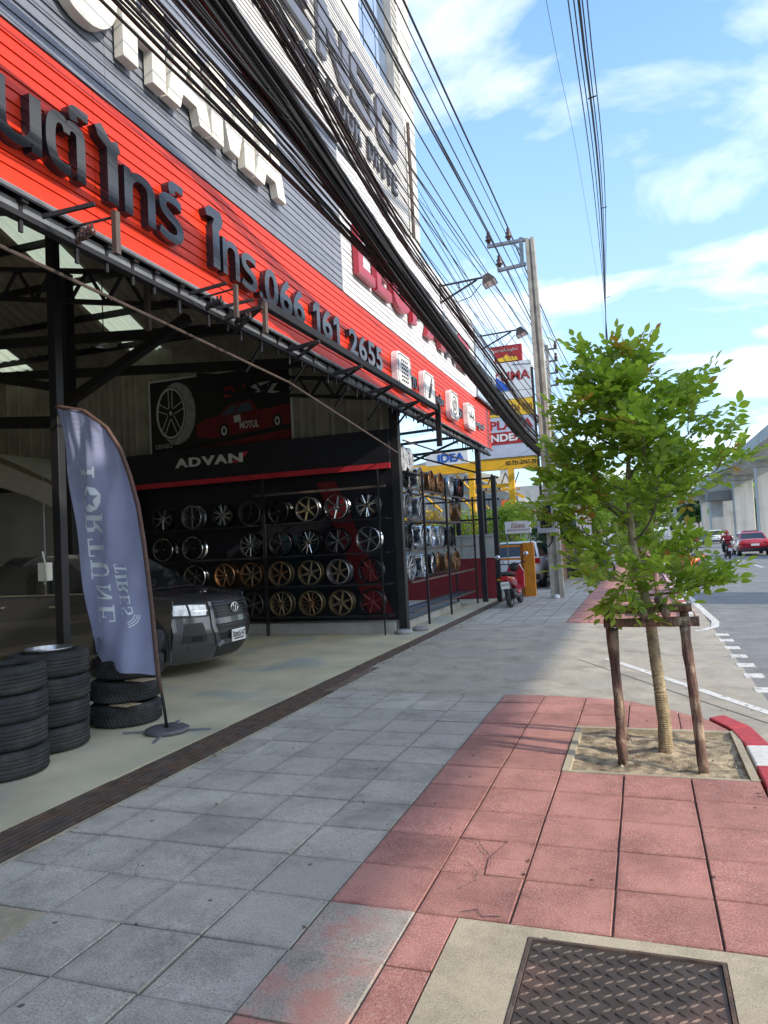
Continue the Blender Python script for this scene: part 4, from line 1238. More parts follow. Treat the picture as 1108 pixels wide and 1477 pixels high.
# side rack facing the street
rs = thing('wheel_rack', (-4.4, 16, 0), 'open black steel rack of wheels facing the pavement beyond the corner column', 'rack')
SS = [.34, .90, 1.50, 2.09, 2.69]
for z in SS:
    MB().box(-4.16, -4.12, 13.05, 18.5, z - .035, z).build('shelf_rail', BROWNST, rs)
    MB().box(-4.60, -4.56, 13.05, 18.5, z - .035, z).build('shelf_rail', BLACKST, rs)
    if z < .4: MB().box(-4.56, -4.16, 13.05, 18.5, z - .03, z - .018).build('shelf_board', BLACKW, rs)
for y in (13.95, 15.74, 18.45):
    for x in (-4.10, -4.62): MB().box(x - .02, x + .02, y - .02, y + .02, 0, 3.05 if y < 18 else 2.75).build('post', BLACKST, rs)
SR = {4: [(13.35, 5, 'BLKA', 'BLKA', 'std'), (14.35, 6, 'CHROME', 'GOLD', 'star'), (15.2, 6, 'BRONZE', 'BRONZE', 'std'), (15.95, 5, 'BRONZE', 'BRONZE', 'star'), (16.9, 5, 'SILVER', 'SILVER', 'star'), (17.9, 5, 'BLKA', 'REDA', 'std')],
      3: [(13.4, 8, 'SILVER', 'GUNM', 'std'), (14.35, 8, 'SILVER', 'SILVER', 'thin'), (17.6, 6, 'BRONZE', 'GUNM', 'std')],
      2: [(13.4, 6, 'BLKA', 'BLKA', 'std'), (14.4, 9, 'CHROME', 'SILVER', 'thin'), (15.05, 9, 'CHROME', 'SILVER', 'std'), (15.75, 9, 'SILVER', 'SILVER', 'thin'), (16.7, 6, 'BLKA', 'BLKA', 'std')],
      1: [(13.45, 9, 'SILVER', 'SILVER', 'std'), (14.3, 9, 'CHROME', 'SILVER', 'std'), (15.0, 12, 'BLKA', 'CHROME', 'thin'), (16.2, 6, 'BRONZE', 'BRONZE', 'std'), (17.1, 6, 'BRONZE', 'BRONZE', 'star')]}
SN = {4: 'top', 3: 'second highest', 2: 'middle', 1: 'second lowest'}
for k, ws in SR.items():
    for i, (y, nsp, mr, ms, st) in enumerate(ws):
        two = NM[mr] + ' rimmed ' + NM[ms] if mr != ms else NM[ms]
        wheel((-4.36, y, SS[k]), pi / 2 + rnd.uniform(-.1, .1), nsp, MM[mr], MM[ms], st,
              '%s wheel, %s from the column on the %s street-side shelf' % (two, ON[i], SN[k]), 'wheels on the street-side rack', 1.08)
# film-wrapped wheels on top
for i in range(2):
    m = MB()
    r = random.Random(50 + i)
    prof = [(.001, -.13), (.16, -.135), (.25, -.12), (.265, -.05), (.255, .05), (.24, .12), (.12, .14), (.001, .13)]
    m.lathe([(a * 1.0, b) for a, b in prof], (0, 0, 0), 'X', 20)
    m.v = [(x + r.uniform(-.012, .012), y + r.uniform(-.014, .014), z + r.uniform(-.014, .014)) for x, y, z in m.v]
    m.v = [(x - 4.36, y + 13.25 + i * .42, z + 3.27) for x, y, z in m.v]
    tag(m.build('wrapped_wheel', pm('plastic_film', (.42, .42, .44), .12, .3, coat=1, var=.4, vs=9)), 'wheel wrapped in shiny plastic film, %s of the two highest beside the column' % ('nearer', 'farther')[i], 'wheel', 'film wrapped wheels')
MB().box(-4.6, -4.1, 13.05, 14.0, 2.97, 3.0).build('shelf_board', BLACKST, rs)

# ================================================================== TYRES
def tyre_mesh(kind):
    R_, w = .33, .205
    prof = []
    h = w / 2
    sw = [(.205, -h * .72), (.215, -h * .86), (.25, -h * .99), (.285, -h * 1.0), (.310, -h * .92), (.322, -h * .82)]
    tr = []
    n = 5
    edges = [-h * .80, -h * .46, -h * .42, -h * .14, -h * .10, h * .10, h * .14, h * .42, h * .46, h * .80]
    g = .010
    tr = [(R_ - .006, -h * .78), (R_, -h * .66), (R_, -h * .44), (R_ - g, -h * .43), (R_ - g, -h * .38), (R_, -h * .37), (R_, -h * .12), (R_ - g, -h * .11), (R_ - g, -h * .05), (R_, -h * .04), (R_, h * .12), (R_ - g, h * .13), (R_ - g, h * .19), (R_, h * .2), (R_, h * .44), (R_ - g, h * .45), (R_ - g, h * .50), (R_, h * .51), (R_, h * .66), (R_ - .006, h * .78)]
    prof = sw + tr + [(r_, -z_) for r_, z_ in sw[::-1]]
    m = MB().lathe(prof, (0, 0, h), 'Z', 56)
    m.lathe([(.205, h * .72), (.23, h * .3), (.235, 0), (.23, -h * .3), (.205, -h * .72)], (0, 0, h), 'Z', 56)
    body = m.mesh('tyre_body', RUBBER, True)
    if hasattr(body, 'set_sharp_from_angle'): body.set_sharp_from_angle(angle=radians(40))
    b = MB()
    for k in range(56 if kind == 'b' else 84):
        a = 2 * pi * k / (56 if kind == 'b' else 84)
        if kind == 'b':
            for s_ in (-1, 1):
                pts = []
                for q in range(4):
                    t = a + q * .045; zz_ = h + s_ * (h * .06 + q * h * .23)
                    pts.append(Vector(((R_ + .001) * cos(t), (R_ + .001) * sin(t), zz_)))
                b.tube(pts, .0062, 4)
        else:
            for s_ in (-1, 1):
                t = a; z0_ = h + s_ * h * .62; z1_ = h + s_ * h * .86
                b.bar(((R_ + .001) * cos(t), (R_ + .001) * sin(t), z0_), ((R_ - .010) * cos(t + .02), (R_ - .010) * sin(t + .02), z1_), .006, .006)
    bl = b.mesh('tread_blocks', RUBBER)
    return body, bl
TY = {k: tyre_mesh(k) for k in 'ab'}
def tyre(loc, rot, kind, label, group):
    t = thing('tyre', loc, label, 'tyre', group)
    for i, me in enumerate(TY[kind]):
        o = bpy.data.objects.new(me.name, me); COL.objects.link(o); setp(o, t, Vector((0, 0, 0)))
        if i: o['kind'] = 'stuff'
    t.rotation_euler = (rnd.uniform(-.012, .012), rnd.uniform(-.012, .012), rot)
    return t
LV = ['bottom', 'second from the bottom', 'third from the bottom', 'top']
for k in range(4):
    tyre((-4.76 + rnd.uniform(-.012, .012), 4.32, .002 + k * .207), k * 1.1, 'a', 'used car tyre at the %s of the stack at the left edge' % LV[k], 'tyres stacked at the shop front')
for k in range(4):
    tyre((-4.97 + rnd.uniform(-.012, .012), 5.02 + rnd.uniform(-.01, .01), .002 + k * .207), k * 1.7 + .4, 'a', 'used car tyre at the %s of the stack beside the black column' % LV[k], 'tyres stacked at the shop front')
# silver wheel inside the top one
wheel((-4.97, 5.02, .83), 0, 5, SILVER, SILVER, 'std', 'silver alloy wheel lying flat inside the top tyre of the stack beside the column', 'loose alloy wheels', .86, tilt=-pi / 2)
COL.objects[-1].parent.location = (-4.97, 5.02 - .20, .77)
for k in range(4):
    tyre((-4.90 + rnd.uniform(-.015, .015), 5.93 + .02 * k, .002 + k * .222), k * 2.1 + .2, 'b', 'chunky treaded tyre at the %s of the stack behind the blue banner' % LV[k], 'treaded tyres behind the banner')
for k, (a, b, z) in enumerate(((-4.75, 5.62, .213), (-4.62, 5.70, .435))):
    m = MB().add([(a - .12, b + .02, z), (a + .12, b - .03, z + .004), (a + .2, b + .1, z + .012), (a - .1, b + .16, z), (a - .12, b + .02, z + .006), (a + .12, b - .03, z + .010), (a + .2, b + .1, z + .018), (a - .1, b + .16, z + .006)], [(0, 1, 2, 3), (4, 5, 6, 7), (0, 1, 5, 4), (1, 2, 6, 5), (2, 3, 7, 6), (3, 0, 4, 7)])
    tag(m.build('cardboard', pm('cardboard', (.42, .32, .20), .9, var=.2)), 'torn cardboard slip stuck between treaded tyres, %s one' % ('lower', 'upper')[k], 'cardboard')

# ================================================================== BANNER FLAG
FY = 5.62
fl = thing('banner_flag', (-4.2, FY, 0), 'blue feather banner with reversed white lettering and star on a weighted round base', 'flag')
ROWS = [(-5.38, 3.12, -5.36, 3.13), (-5.36, 3.04, -5.04, 3.05), (-5.33, 2.86, -4.78, 2.86), (-5.3, 2.66, -4.63, 2.64), (-5.27, 2.41, -4.53, 2.38), (-5.23, 2.14, -4.45, 2.09), (-5.19, 1.83, -4.4, 1.76), (-5.14, 1.49, -4.36, 1.4), (-5.1, 1.16, -4.33, 1.08), (-5.06, 0.89, -4.31, 0.79), (-5.02, 0.73, -4.3, 0.65), (-4.89, 0.58, -4.29, 0.55), (-4.77, 0.55, -4.29, 0.51)]
def wave(x, z):
    u = x + 4.3
    e = min(1, max(0, -u / .25))
    return e * (.035 * sin(u * 9 + z * 1.6) + .022 * sin(u * 21 - z * 3.1 + 1) + .012 * sin(z * 6 + u * 14)) + (.012 * sin(u * 60 + z * 8) * e * max(0, min(1, (z - 2.3) / .6)))
NU = 30
vs = []; fs = []
rows = []
for (a, b) in zip(ROWS, ROWS[1:]):
    for q in range(4):
        t = q / 4; rows.append([a[i] + (b[i] - a[i]) * t for i in range(4)])
rows.append(list(ROWS[-1]))
for xl, zl, xr, zr in rows:
    for i in range(NU + 1):
        t = i / NU; x = xl + (xr - xl) * t; z = zl + (zr - zl) * t
        if abs(z - .52) < .02: pass
        vs.append((x, FY + wave(x, z), z))
for j in range(len(rows) - 1):
    for i in range(NU):
        a = j * (NU + 1) + i; fs.append((a, a + 1, a + NU + 2, a + NU + 1))
cloth = MB().add(vs, fs).build('cloth', FLAGM, fl, smooth=True)
edge = [(-4.2, FY, .03), (-4.235, FY, .3)] + [(r_[2] + .012, FY, r_[3]) for r_ in reversed(rows)] 
MB().tube(edge[:3], .014, 8).build('pole', BLACKST, fl, smooth=True)
MB().tube([edge[1]] + edge[2:] + [(-5.39, FY, 3.135)], [.012] + [.021] * (len(edge) - 2) + [.012], 8).build('pole_sleeve', SLEEVE, fl, smooth=True)
def fprint(quads, mat, name, parent=cloth):
    """quads given as (x,z) corner lists laid on the cloth, a few mm in front"""
    m = MB()
    for n_, q in enumerate(quads):
        k = 4
        A, B, C, D = [Vector(p) for p in q]
        base = len(m.v); v2 = []
        for i in range(k + 1):
            for j in range(k + 1):
                p = A.lerp(B, i / k).lerp(D.lerp(C, i / k), j / k)
                v2.append((p.x, FY + wave(p.x, p.y) - .004 - .0006 * (n_ % 5), p.y))
        f2 = [(i * (k + 1) + j, (i + 1) * (k + 1) + j, (i + 1) * (k + 1) + j + 1, i * (k + 1) + j + 1) for i in range(k) for j in range(k)]
        m.add(v2, f2)
    return m.build(name, mat, parent, smooth=True)
FL = {'F': [(-4.9, 2.5), (-5.12, 2.52), (-4.89, 2.29), (-5.11, 2.30)], 'O': [(-4.84, 2.3), (-5.1, 2.32), (-4.83, 2.05), (-5.1, 2.07)], 'R': [(-4.82, 2.05), (-5.06, 2.07), (-4.81, 1.83), (-5.06, 1.84)],
      'T': [(-4.8, 1.81), (-5.04, 1.82), (-4.79, 1.62), (-5.03, 1.63)], 'U': [(-4.76, 1.6), (-5.02, 1.61), (-4.75, 1.39), (-5.02, 1.40)], 'N': [(-4.76, 1.37), (-4.98, 1.38), (-4.75, 1.20), (-4.97, 1.21)], 'E': [(-4.74, 1.18), (-4.96, 1.19), (-4.73, 1.0), (-4.96, 1.01)],
      'T2': [(-4.59, 1.55), (-4.71, 1.56), (-4.57, 1.46), (-4.7, 1.47)], 'I2': [(-4.58, 1.455), (-4.71, 1.455), (-4.57, 1.41), (-4.7, 1.41)], 'R2': [(-4.56, 1.4), (-4.7, 1.4), (-4.55, 1.28), (-4.69, 1.28)], 'E2': [(-4.54, 1.265), (-4.68, 1.265), (-4.53, 1.175), (-4.67, 1.175)], 'S2': [(-4.52, 1.16), (-4.66, 1.165), (-4.51, 1.06), (-4.65, 1.065)]}
def R4(a0, a1, b0, b1): return [(a0, b0), (a1, b0), (a1, b1), (a0, b1)]
SER = {
 'F': [R4(.18, .40, 0, 1), R4(.05, .55, 0, .07), R4(.05, .95, .93, 1), R4(.87, .95, .72, .93), R4(.40, .72, .47, .54), R4(.68, .75, .40, .62)],
 'E': [R4(.18, .40, 0, 1), R4(.05, .95, 0, .07), R4(.05, .95, .93, 1), R4(.87, .95, .74, .93), R4(.87, .95, .07, .26), R4(.40, .72, .47, .54), R4(.68, .75, .38, .63)],
 'T': [R4(.40, .62, 0, .93), R4(.25, .77, 0, .06), R4(.05, .97, .93, 1), R4(.05, .13, .76, .93), R4(.89, .97, .76, .93)],
 'I': [R4(.2, .8, 0, 1), R4(0, 1, 0, .06), R4(0, 1, .94, 1)],
 'U': [R4(.15, .37, .28, 1), R4(.68, .78, .28, 1), R4(.03, .50, .94, 1), R4(.56, .92, .94, 1), [(.15, .28), (.37, .28), (.42, .10), (.24, .04)], [(.24, .04), (.42, .10), (.52, .08), (.50, 0)], [(.50, 0), (.52, .08), (.62, .12), (.70, .06)], [(.70, .06), (.62, .12), (.68, .28), (.78, .28)]],
 'N': [R4(.14, .24, 0, 1), R4(.76, .86, 0, 1), [(.10, 1), (.34, 1), (.86, 0), (.70, 0)], R4(.02, .38, 0, .06), R4(.62, 1, .94, 1)],
 'R': [R4(.14, .36, 0, 1), R4(.02, .50, 0, .07), R4(.02, .6, .93, 1), [(.6, 1), (.6, .93), (.66, .86), (.84, .90)], [(.84, .90), (.66, .86), (.66, .62), (.84, .60)], [(.84, .60), (.66, .62), (.58, .55), (.62, .48)], R4(.36, .62, .48, .55), [(.46, .48), (.68, .48), (1, 0), (.76, 0)]],
 'S': [[(.1, .28), (.2, .28), (.25, .07), (.15, 0)], [(.15, 0), (.25, .07), (.62, .07), (.75, 0)], [(.75, 0), (.6, .1), (.66, .30), (.88, .30)], [(.88, .30), (.66, .28), (.15, .62), (.3, .74)], [(.12, .62), (.34, .66), (.38, .9), (.22, .98)], [(.22, 1), (.38, .92), (.65, .93), (.78, 1)], [(.8, 1), (.70, .92), (.75, .74), (.85, .74)]],
}
for key, box in FL.items():
    c0, c1, c2, c3 = [Vector(p) for p in box]        # right-start, left-start, right-end, left-end
    def mp2(a, b): return c0.lerp(c1, b).lerp(c2.lerp(c3, b), a)
    if key == 'O':
        cc = (c0 + c1 + c2 + c3) / 4; rx = .128; ry = .125
        q = []
        for k in range(10):
            t0 = 2 * pi * k / 10 + pi / 2; t1 = 2 * pi * (k + 1) / 10 + pi / 2
            r0 = .80 if k % 2 == 0 else .36; r1 = .80 if k % 2 else .36
            tm = (t0 + t1) / 2
            q.append([cc + Vector((rx * r0 * cos(t0), ry * r0 * sin(t0))), cc + Vector((rx * cos(t0), ry * sin(t0))), cc + Vector((rx * cos(t1), ry * sin(t1))), cc + Vector((rx * r1 * cos(t1), ry * r1 * sin(t1)))])
            q[-1].insert(2, cc + Vector((rx * cos(tm), ry * sin(tm)))); q[-1].pop(2)
        fprint(q, FLAGT, 'printed_star'); continue
    fprint([[mp2(a, b) for a, b in poly] for poly in SER[key[0]]], FLAGT, 'printed_letter')
m = []
for k in range(3):
    for q in range(6):
        t0 = -1.35 + q * .2; t1 = t0 + .19; r_ = .085 + k * .022
        m.append([Vector((-4.59 + r_ * cos(t0), 1.09 + r_ * sin(t0))), Vector((-4.59 + (r_ + .010) * cos(t0), 1.09 + (r_ + .010) * sin(t0))), Vector((-4.59 + (r_ + .010) * cos(t1), 1.09 + (r_ + .010) * sin(t1))), Vector((-4.59 + r_ * cos(t1), 1.09 + r_ * sin(t1)))])
fprint(m, FLAGT, 'printed_swoosh')
m = MB().lathe([(.03, .045), (.10, .05), (.175, .045), (.20, .03), (.195, .006), (.02, .004)], (-4.2, FY, 0), 'Z', 30)
r = random.Random(2)
m.v = [(x + r.uniform(-.008, .008), y + r.uniform(-.006, .006), z + (r.uniform(-.006, .006) if z > .02 else 0)) for x, y, z in m.v]
m.build('water_ring', pm('grey_vinyl', (.10, .10, .11), .45, var=.15, vs=12, bump=.3, bs=20), fl, smooth=True)
m = MB()
for a in (.35, .35 + pi / 2, .35 + pi, .35 + 1.5 * pi): m.bar((-4.2, FY, .012), (-4.2 + .40 * cos(a), FY + .40 * sin(a), .010), .03, .012)
m.build('cross_foot', GALV, fl)

# weights by the corner column
for k, (x, y) in enumerate(((-4.16, 12.5), (-3.98, 12.95))):
    m = MB().lathe([(.02, .06), (.10, .075), (.15, .06), (.165, .03), (.15, .004), (.02, .004)], (x, y, 0), 'Z', 20)
    tag(m.build('base_weight', pm('weight_grey', (.28, .28, .29), .8, var=.2), smooth=True), 'round grey base weight on the floor by the corner column, %s one' % ('nearer', 'farther')[k], 'weight', 'round weights by the column')
# socket box on the column
t = thing('socket_box', (-4.32, 4.38, 1.6), 'beige plastic socket box with a loose cable on the left column', 'socket box')
MB().box(-4.365, -4.275, 4.33, 4.39, 1.46, 1.60).build('box', pm('beige_plastic', (.50, .47, .38), .5), t, bevel=.006)
MB().tube([(-4.29, 4.33, 1.6), (-4.26, 4.28, 1.68), (-4.24, 4.28, 1.6), (-4.25, 4.30, 1.48), (-4.30, 4.33, 1.44)], .007, 6).build('cable', pm('beige_cable', (.35, .33, .27), .6), t)

# ================================================================== PICKUP IN THE SHOP
def make_pickup(loc):
    t = thing('pickup_truck', loc, 'dark grey double cab pickup parked nose out in the shop behind the banner', 'pickup')
    X, Y, Z = loc
    def P(x, y, z): return (X + x, Y + y, Z + z)
    Wd = .88
    def curve(ty): return -.40 * abs(ty) ** 2.6
    lv = [(.16, -.22), (.24, -.12), (.38, -.03), (.52, 0), (.60, -.01), (.72, -.035), (.82, -.06), (.90, -.10), (.945, -.17), (.975, -.30), (1.0, -.55), (1.02, -.85), (1.04, -1.15)]
    n = 40; vs = []; fs = []
    for z, xo in lv:
        for i in range(n + 1):
            ty = -1 + 2 * i / n
            w = Wd * (1 - .03 * (z > .93) - .05 * max(0, (.4 - z)) * 4)
            fade = 1 if xo > -.3 else max(0, 1 - (-xo - .3) / .5)
            x = xo + curve(ty) * fade
            zz_ = z - (.035 * abs(ty) ** 4 + .012 * (1 if .45 < abs(ty) < .6 else 0)) * (z > .9)
            vs.append(P(x, ty * w, zz_))
    for j in range(len(lv) - 1):
        for i in range(n):
            a = j * (n + 1) + i; fs.append((a, a + 1, a + n + 2, a + n + 1))
    MB().add(vs, fs).build('front_body', CARGREY, t, smooth=True)
    # side panels with wheel arches
    arch = lambda cx, r0, k0=0: [(cx + r0 * cos(a), .36 + r0 * sin(a)) for a in [pi * q / 10 for q in range(11)]]
    side = [(-.42, .30), (-.50, .36)] 
    prof = [(-.40, .945), (-.46, .22), (-.52, .24)] + arch(-.93, .42)[:] + [(-1.36, .30), (-3.5, .30)] + arch(-4.05, .42) + [(-4.55, .36), (-5.05, .42), (-5.05, 1.0), (-3.5, 1.02), (-3.45, 1.05), (-1.2, 1.05)]
    for s_ in (-1, 1):
        m = MB().prism([(X + a, Z + b) for a, b in prof], Y + s_ * (Wd - .03), Y + s_ * Wd, 'XZ')
        m.build('side_panel', CARGREY, t)
        MB().prism([(X + a, Z + b) for a, b in [(-.93 + .45 * cos(q * pi / 10), .36 + .45 * sin(q * pi / 10)) for q in range(11)] + [(-.93 + .40 * cos(q * pi / 10), .36 + .40 * sin(q * pi / 10)) for q in range(10, -1, -1)]], Y + s_ * (Wd), Y + s_ * (Wd + .035), 'XZ').build('wheel_arch', PLASTIC, t)
        # glass and door lines
        MB().prism([(X + a, Z + b) for a, b in [(-1.55, 1.07), (-2.05, 1.44), (-3.35, 1.46), (-3.45, 1.07)]], Y + s_ * (Wd - .06), Y + s_ * (Wd - .055), 'XZ').build('side_window', DGLASS, t)
        MB().box(X - 2.52, X - 2.45, Y + s_ * Wd - .03, Y + s_ * Wd - .0, 1.07, 1.46).build('door_pillar', CHROME if False else PLASTIC, t)
        MB().bar((X - 1.5, Y + s_ * (Wd + .002), 1.065), (X - 3.4, Y + s_ * (Wd + .002), 1.065), .02, .02).build('chrome_strip', CHROME, t)
        for hx in (-2.3, -3.3): MB().box(X + hx - .09, X + hx + .09, Y + s_ * (Wd + .0) - .0, Y + s_ * (Wd + .035), .90, .93).build('door_handle', CHROME, t, bevel=.006)
        MB().box(X - 1.75, X - 1.6, Y + s_ * (Wd + .02) - .09, Y + s_ * (Wd + .02) + .09, 1.06, 1.22).build('mirror', CARGREY, t, bevel=.02)
        for cx in (-.93, -4.05):
            w_ = MB().lathe([(.20, -.10), (.34, -.11), (.36, -.07), (.36, .07), (.34, .11), (.20, .10)], (X + cx, Y + s_ * (Wd - .10), Z + .36), 'Y', 28).build('wheel', RUBBER, t, smooth=True)
            MB().lathe([(.001, -.02), (.10, -.03), (.20, -.06), (.21, .05)], (X + cx, Y + s_ * (Wd - .02), Z + .36), 'Y', 20).build('rim', SILVER, w_)
    # cab
    def fr(x0, x1, z, w): return [P(x0, -w, z), P(x0, w, z), P(x1, w, z), P(x1, -w, z)]
    v = fr(-1.18, -3.55, 1.05, .82) + fr(-1.98, -3.45, 1.50, .68) + fr(-2.15, -3.35, 1.57, .60)
    f = [(i + 4 * k, (i + 1) % 4 + 4 * k, (i + 1) % 4 + 4 * k + 4, i + 4 * k + 4) for k in (0, 1) for i in range(4)] + [(8, 9, 10, 11)]
    MB().add(v, f).build('cab', CARGREY, t, bevel=.03)
    MB().add([P(-1.22, -.72, 1.085), P(-1.22, .72, 1.085), P(-1.93, .62, 1.49), P(-1.93, -.62, 1.49)], [(0, 1, 2, 3)]).build('windscreen', DGLASS, t)
    MB().box(X - 5.0, X - .5, Y - .80, Y + .80, .30, .60).build('underbody', PLASTIC, t)
    MB().box(X - 5.03, X - 3.6, Y - .80, Y + .80, .6, .65).build('load_bed', CARGREY, t)
    # front details laid on the curved nose
    def nose(ty, z, off=.0):
        xo = 0
        for (z0, x0), (z1, x1) in zip(lv, lv[1:]):
            if z0 <= z <= z1: xo = x0 + (x1 - x0) * (z - z0) / (z1 - z0)
        w = Wd * (1 - .05 * max(0, (.4 - z)) * 4)
        return P(xo + curve(ty) + off, ty * w - (.0), z)
    def patch(outline, off, thick, mat, name, parent=t, sub=8, bev=0):
        """closed outline of (ty,z), triangulated by strips between its left and right chains: given as two chains"""
        top, bot = outline
        m = MB(); vs = []; n_ = len(top); K = 5
        for o_ in (off, off - thick):
            for i in range(n_):
                for q in range(K + 1):
                    ty = top[i][0] + (bot[i][0] - top[i][0]) * q / K; z = top[i][1] + (bot[i][1] - top[i][1]) * q / K
                    vs.append(nose(ty, z, o_))
        fs = []; S = n_ * (K + 1)
        for i in range(n_ - 1):
            for q in range(K):
                a = i * (K + 1) + q; fs.append((a, a + 1, a + K + 2, a + K + 1)); fs.append((S + a, S + a + K + 1, S + a + K + 2, S + a + 1))
        for i in range(n_ - 1):
            for q in (0, K):
                a = i * (K + 1) + q; fs.append((a, a + K + 1, S + a + K + 1, S + a))
        for i in (0, n_ - 1):
            for q in range(K):
                a = i * (K + 1) + q; fs.append((a, a + 1, S + a + 1, S + a))
        return m.add(vs, fs).build(name, mat, parent, smooth=False)
    def chain(a, b, n_=9): return [(a[0] + (b[0] - a[0]) * i / (n_ - 1), a[1] + (b[1] - a[1]) * i / (n_ - 1)) for i in range(n_)]
    sg = lambda s_, ch: [(s_ * a, b) for a, b in ch]
    # grille surround and grille
    patch((chain((-.52, .80), (.52, .80), 15), chain((-.47, .42), (.47, .42), 15)), .004, .03, PLASTIC, 'grille_surround')
    gr = patch((chain((-.44, .885), (.44, .885), 15), chain((-.46, .70), (.46, .70), 15)), .010, .03, BLKA, 'grille')
    for z in (.72, .76, .80, .84, .875):
        patch((chain((-.43, z + .008), (.43, z + .008), 15), chain((-.43, z - .004), (.43, z - .004), 15)), .022, .02, PLASTIC, 'grille_bar', gr)
    patch((chain((-.50, .69), (.50, .69), 15), chain((-.49, .62), (.49, .62), 15)), .022, .03, CARGREY, 'grille_lower_bar')
    for z in (.44, .49, .54, .59):
        patch((chain((-.42, z + .008), (.42, z + .008), 15), chain((-.42, z - .006), (.42, z - .006), 15)), .018, .02, BLKA, 'intake_bar')
    for s_ in (-1, 1):
        patch((sg(s_, chain((.52, .90), (.55, .60), 7)), sg(s_, chain((.47, .90), (.49, .60), 7))), .024, .03, CARGREY, 'grille_side_frame')
        patch((sg(s_, chain((.55, .60), (.45, .36), 7)), sg(s_, chain((.49, .60), (.38, .38), 7))), .024, .03, CARGREY, 'grille_side_frame')
        hl = patch((sg(s_, chain((.53, .885), (.99, .90), 9)), sg(s_, chain((.55, .725), (.99, .735), 9))), .012, .03, PLASTIC, 'headlight')
        patch((sg(s_, chain((.565, .868), (.79, .884), 7)), sg(s_, chain((.60, .745), (.79, .748), 7))), .020, .02, LAMPL, 'lens', hl)
        patch((sg(s_, chain((.82, .884), (.975, .886), 5)), sg(s_, chain((.82, .755), (.975, .765), 5))), .020, .02, LAMPL, 'lens', hl)
        patch((sg(s_, chain((.575, .80), (.78, .81), 7)), sg(s_, chain((.58, .792), (.78, .802), 7))), .026, .01, CHROME, 'light_bar', hl)
        fg_ = patch((sg(s_, chain((.66, .66), (.88, .66), 5)), sg(s_, chain((.60, .42), (.92, .42), 5))), .006, .02, PLASTIC, 'fog_light_recess')
        patch((sg(s_, chain((.68, .50), (.80, .50), 4)), sg(s_, chain((.68, .44), (.80, .44), 4))), .014, .01, BLKA, 'fog_light', fg_)
        patch((sg(s_, chain((.46, .36), (.85, .385), 8)), sg(s_, chain((.42, .31), (.85, .36), 8))), .018, .02, CARGREY, 'bumper_lip')
        patch((sg(s_, chain((.36, .42), (.44, .37), 4)), sg(s_, chain((.30, .38), (.38, .33), 4))), .026, .02, GALV, 'bumper_trim')
    patch((chain((-.40, .34), (.40, .34), 11), chain((-.36, .20), (.36, .20), 11)), .012, .02, PLASTIC, 'skid_plate')
    # emblem: three ellipses
    c = Vector(P(.0, 0, .80))
    m = MB()
    def ell(cy, cz, ry, rz, w):
        pts = [(X + .035 - .055, Y + cy + ry * cos(a), Z + cz + rz * sin(a)) for a in [2 * pi * k / 22 for k in range(23)]]
        m.tube(pts, w, 5, False)
    ell(0, .800, .085, .060, .009); ell(0, .806, .030, .052, .007); ell(0, .830, .055, .024, .007)
    m.build('emblem', CHROME, t, smooth=True)
    pt = MB().box(X + .025, X + .035, Y - .17, Y + .17, .375, .525).build('number_plate', WHITE, t)
    place_text('3ฒณ5147', (X + .038, Y - .155, .425), .31, .075, .003, PRINTK, pt, '+X', .01, 'plate_text')
    place_text('กรุงเทพมหานคร', (X + .038, Y - .12, .387), .24, .03, .003, PRINTK, pt, '+X', .0, 'plate_text')
    return t
make_pickup((-5.36, 8.78, 0)).scale = (1, 1, 1.08)

# ================================================================== TENT AND CLUTTER AT THE BACK LEFT
t = thing('canopy_tent', (-12, 11, 0), 'off white canopy tent with a sloping fabric roof standing deep in the shop', 'tent')
m = MB(); vs = []; fs = []; n = 10
for j in range(n + 1):
    for i in range(n + 1):
        u, v = i / n, j / n
        x = -15.5 + 5.3 * u; y = 11.0 + 1.6 * v
        z = 4.2 - .55 * u - .9 * max(0, u - .6) ** 1.2 * 2.4 - .25 * sin(pi * u) * v + .25 * v
        vs.append((x, y, z))
for j in range(n):
    for i in range(n):
        a = j * (n + 1) + i; fs.append((a, a + 1, a + n + 2, a + n + 1))
m.add(vs, fs).build('roof_fabric', TENT, t, smooth=True)
MB().add([(-15.5, 10.99, 4.1), (-13, 10.98, 3.85), (-11.9, 10.97, 3.6), (-10.3, 10.98, 2.95), (-10.3, 10.98, 2.5), (-11.2, 10.97, 2.9), (-12.6, 10.97, 3.35), (-15.5, 10.98, 3.65)], [(0, 1, 6, 7), (1, 2, 5, 6), (2, 3, 4, 5)]).build('valance', TENT, t)
MB().box(-15.5, -10.9, 12.4, 12.45, 0, 3.2).build('rear_curtain', pm('tent_grey', (.24, .245, .25), .8, var=.2, vs=1), t)
MB().box(-10.85, -10.15, 12.40, 12.44, 0, 3.1).build('daylight_strip', pm('daylight_cream', (.60, .57, .45), .7), t)  # outside light at the tent's open edge, painted as a pale strip
for x in (-15.4, -10.95, -10.15): MB().tube([(x, 11.05, 0), (x, 11.05, 3.3 if x > -11 else 3.9)], .025, 8).build('pole', GALV, t)
t = thing('inspection_lamp', (-7.9, 9.4, 5.2), 'round metal roof fan lamp glinting under the skylight', 'lamp')
MB().lathe([(.02, .12), (.10, .10), (.22, .02), (.23, 0)], (-9.0, 10.6, 5.5), 'Z', 20).build('shade', SILVER, t, smooth=True)
MB().tube([(-9.0, 10.6, 5.6), (-9.0, 10.6, 6.8)], .01, 5).build('rod', BLACKST, t)

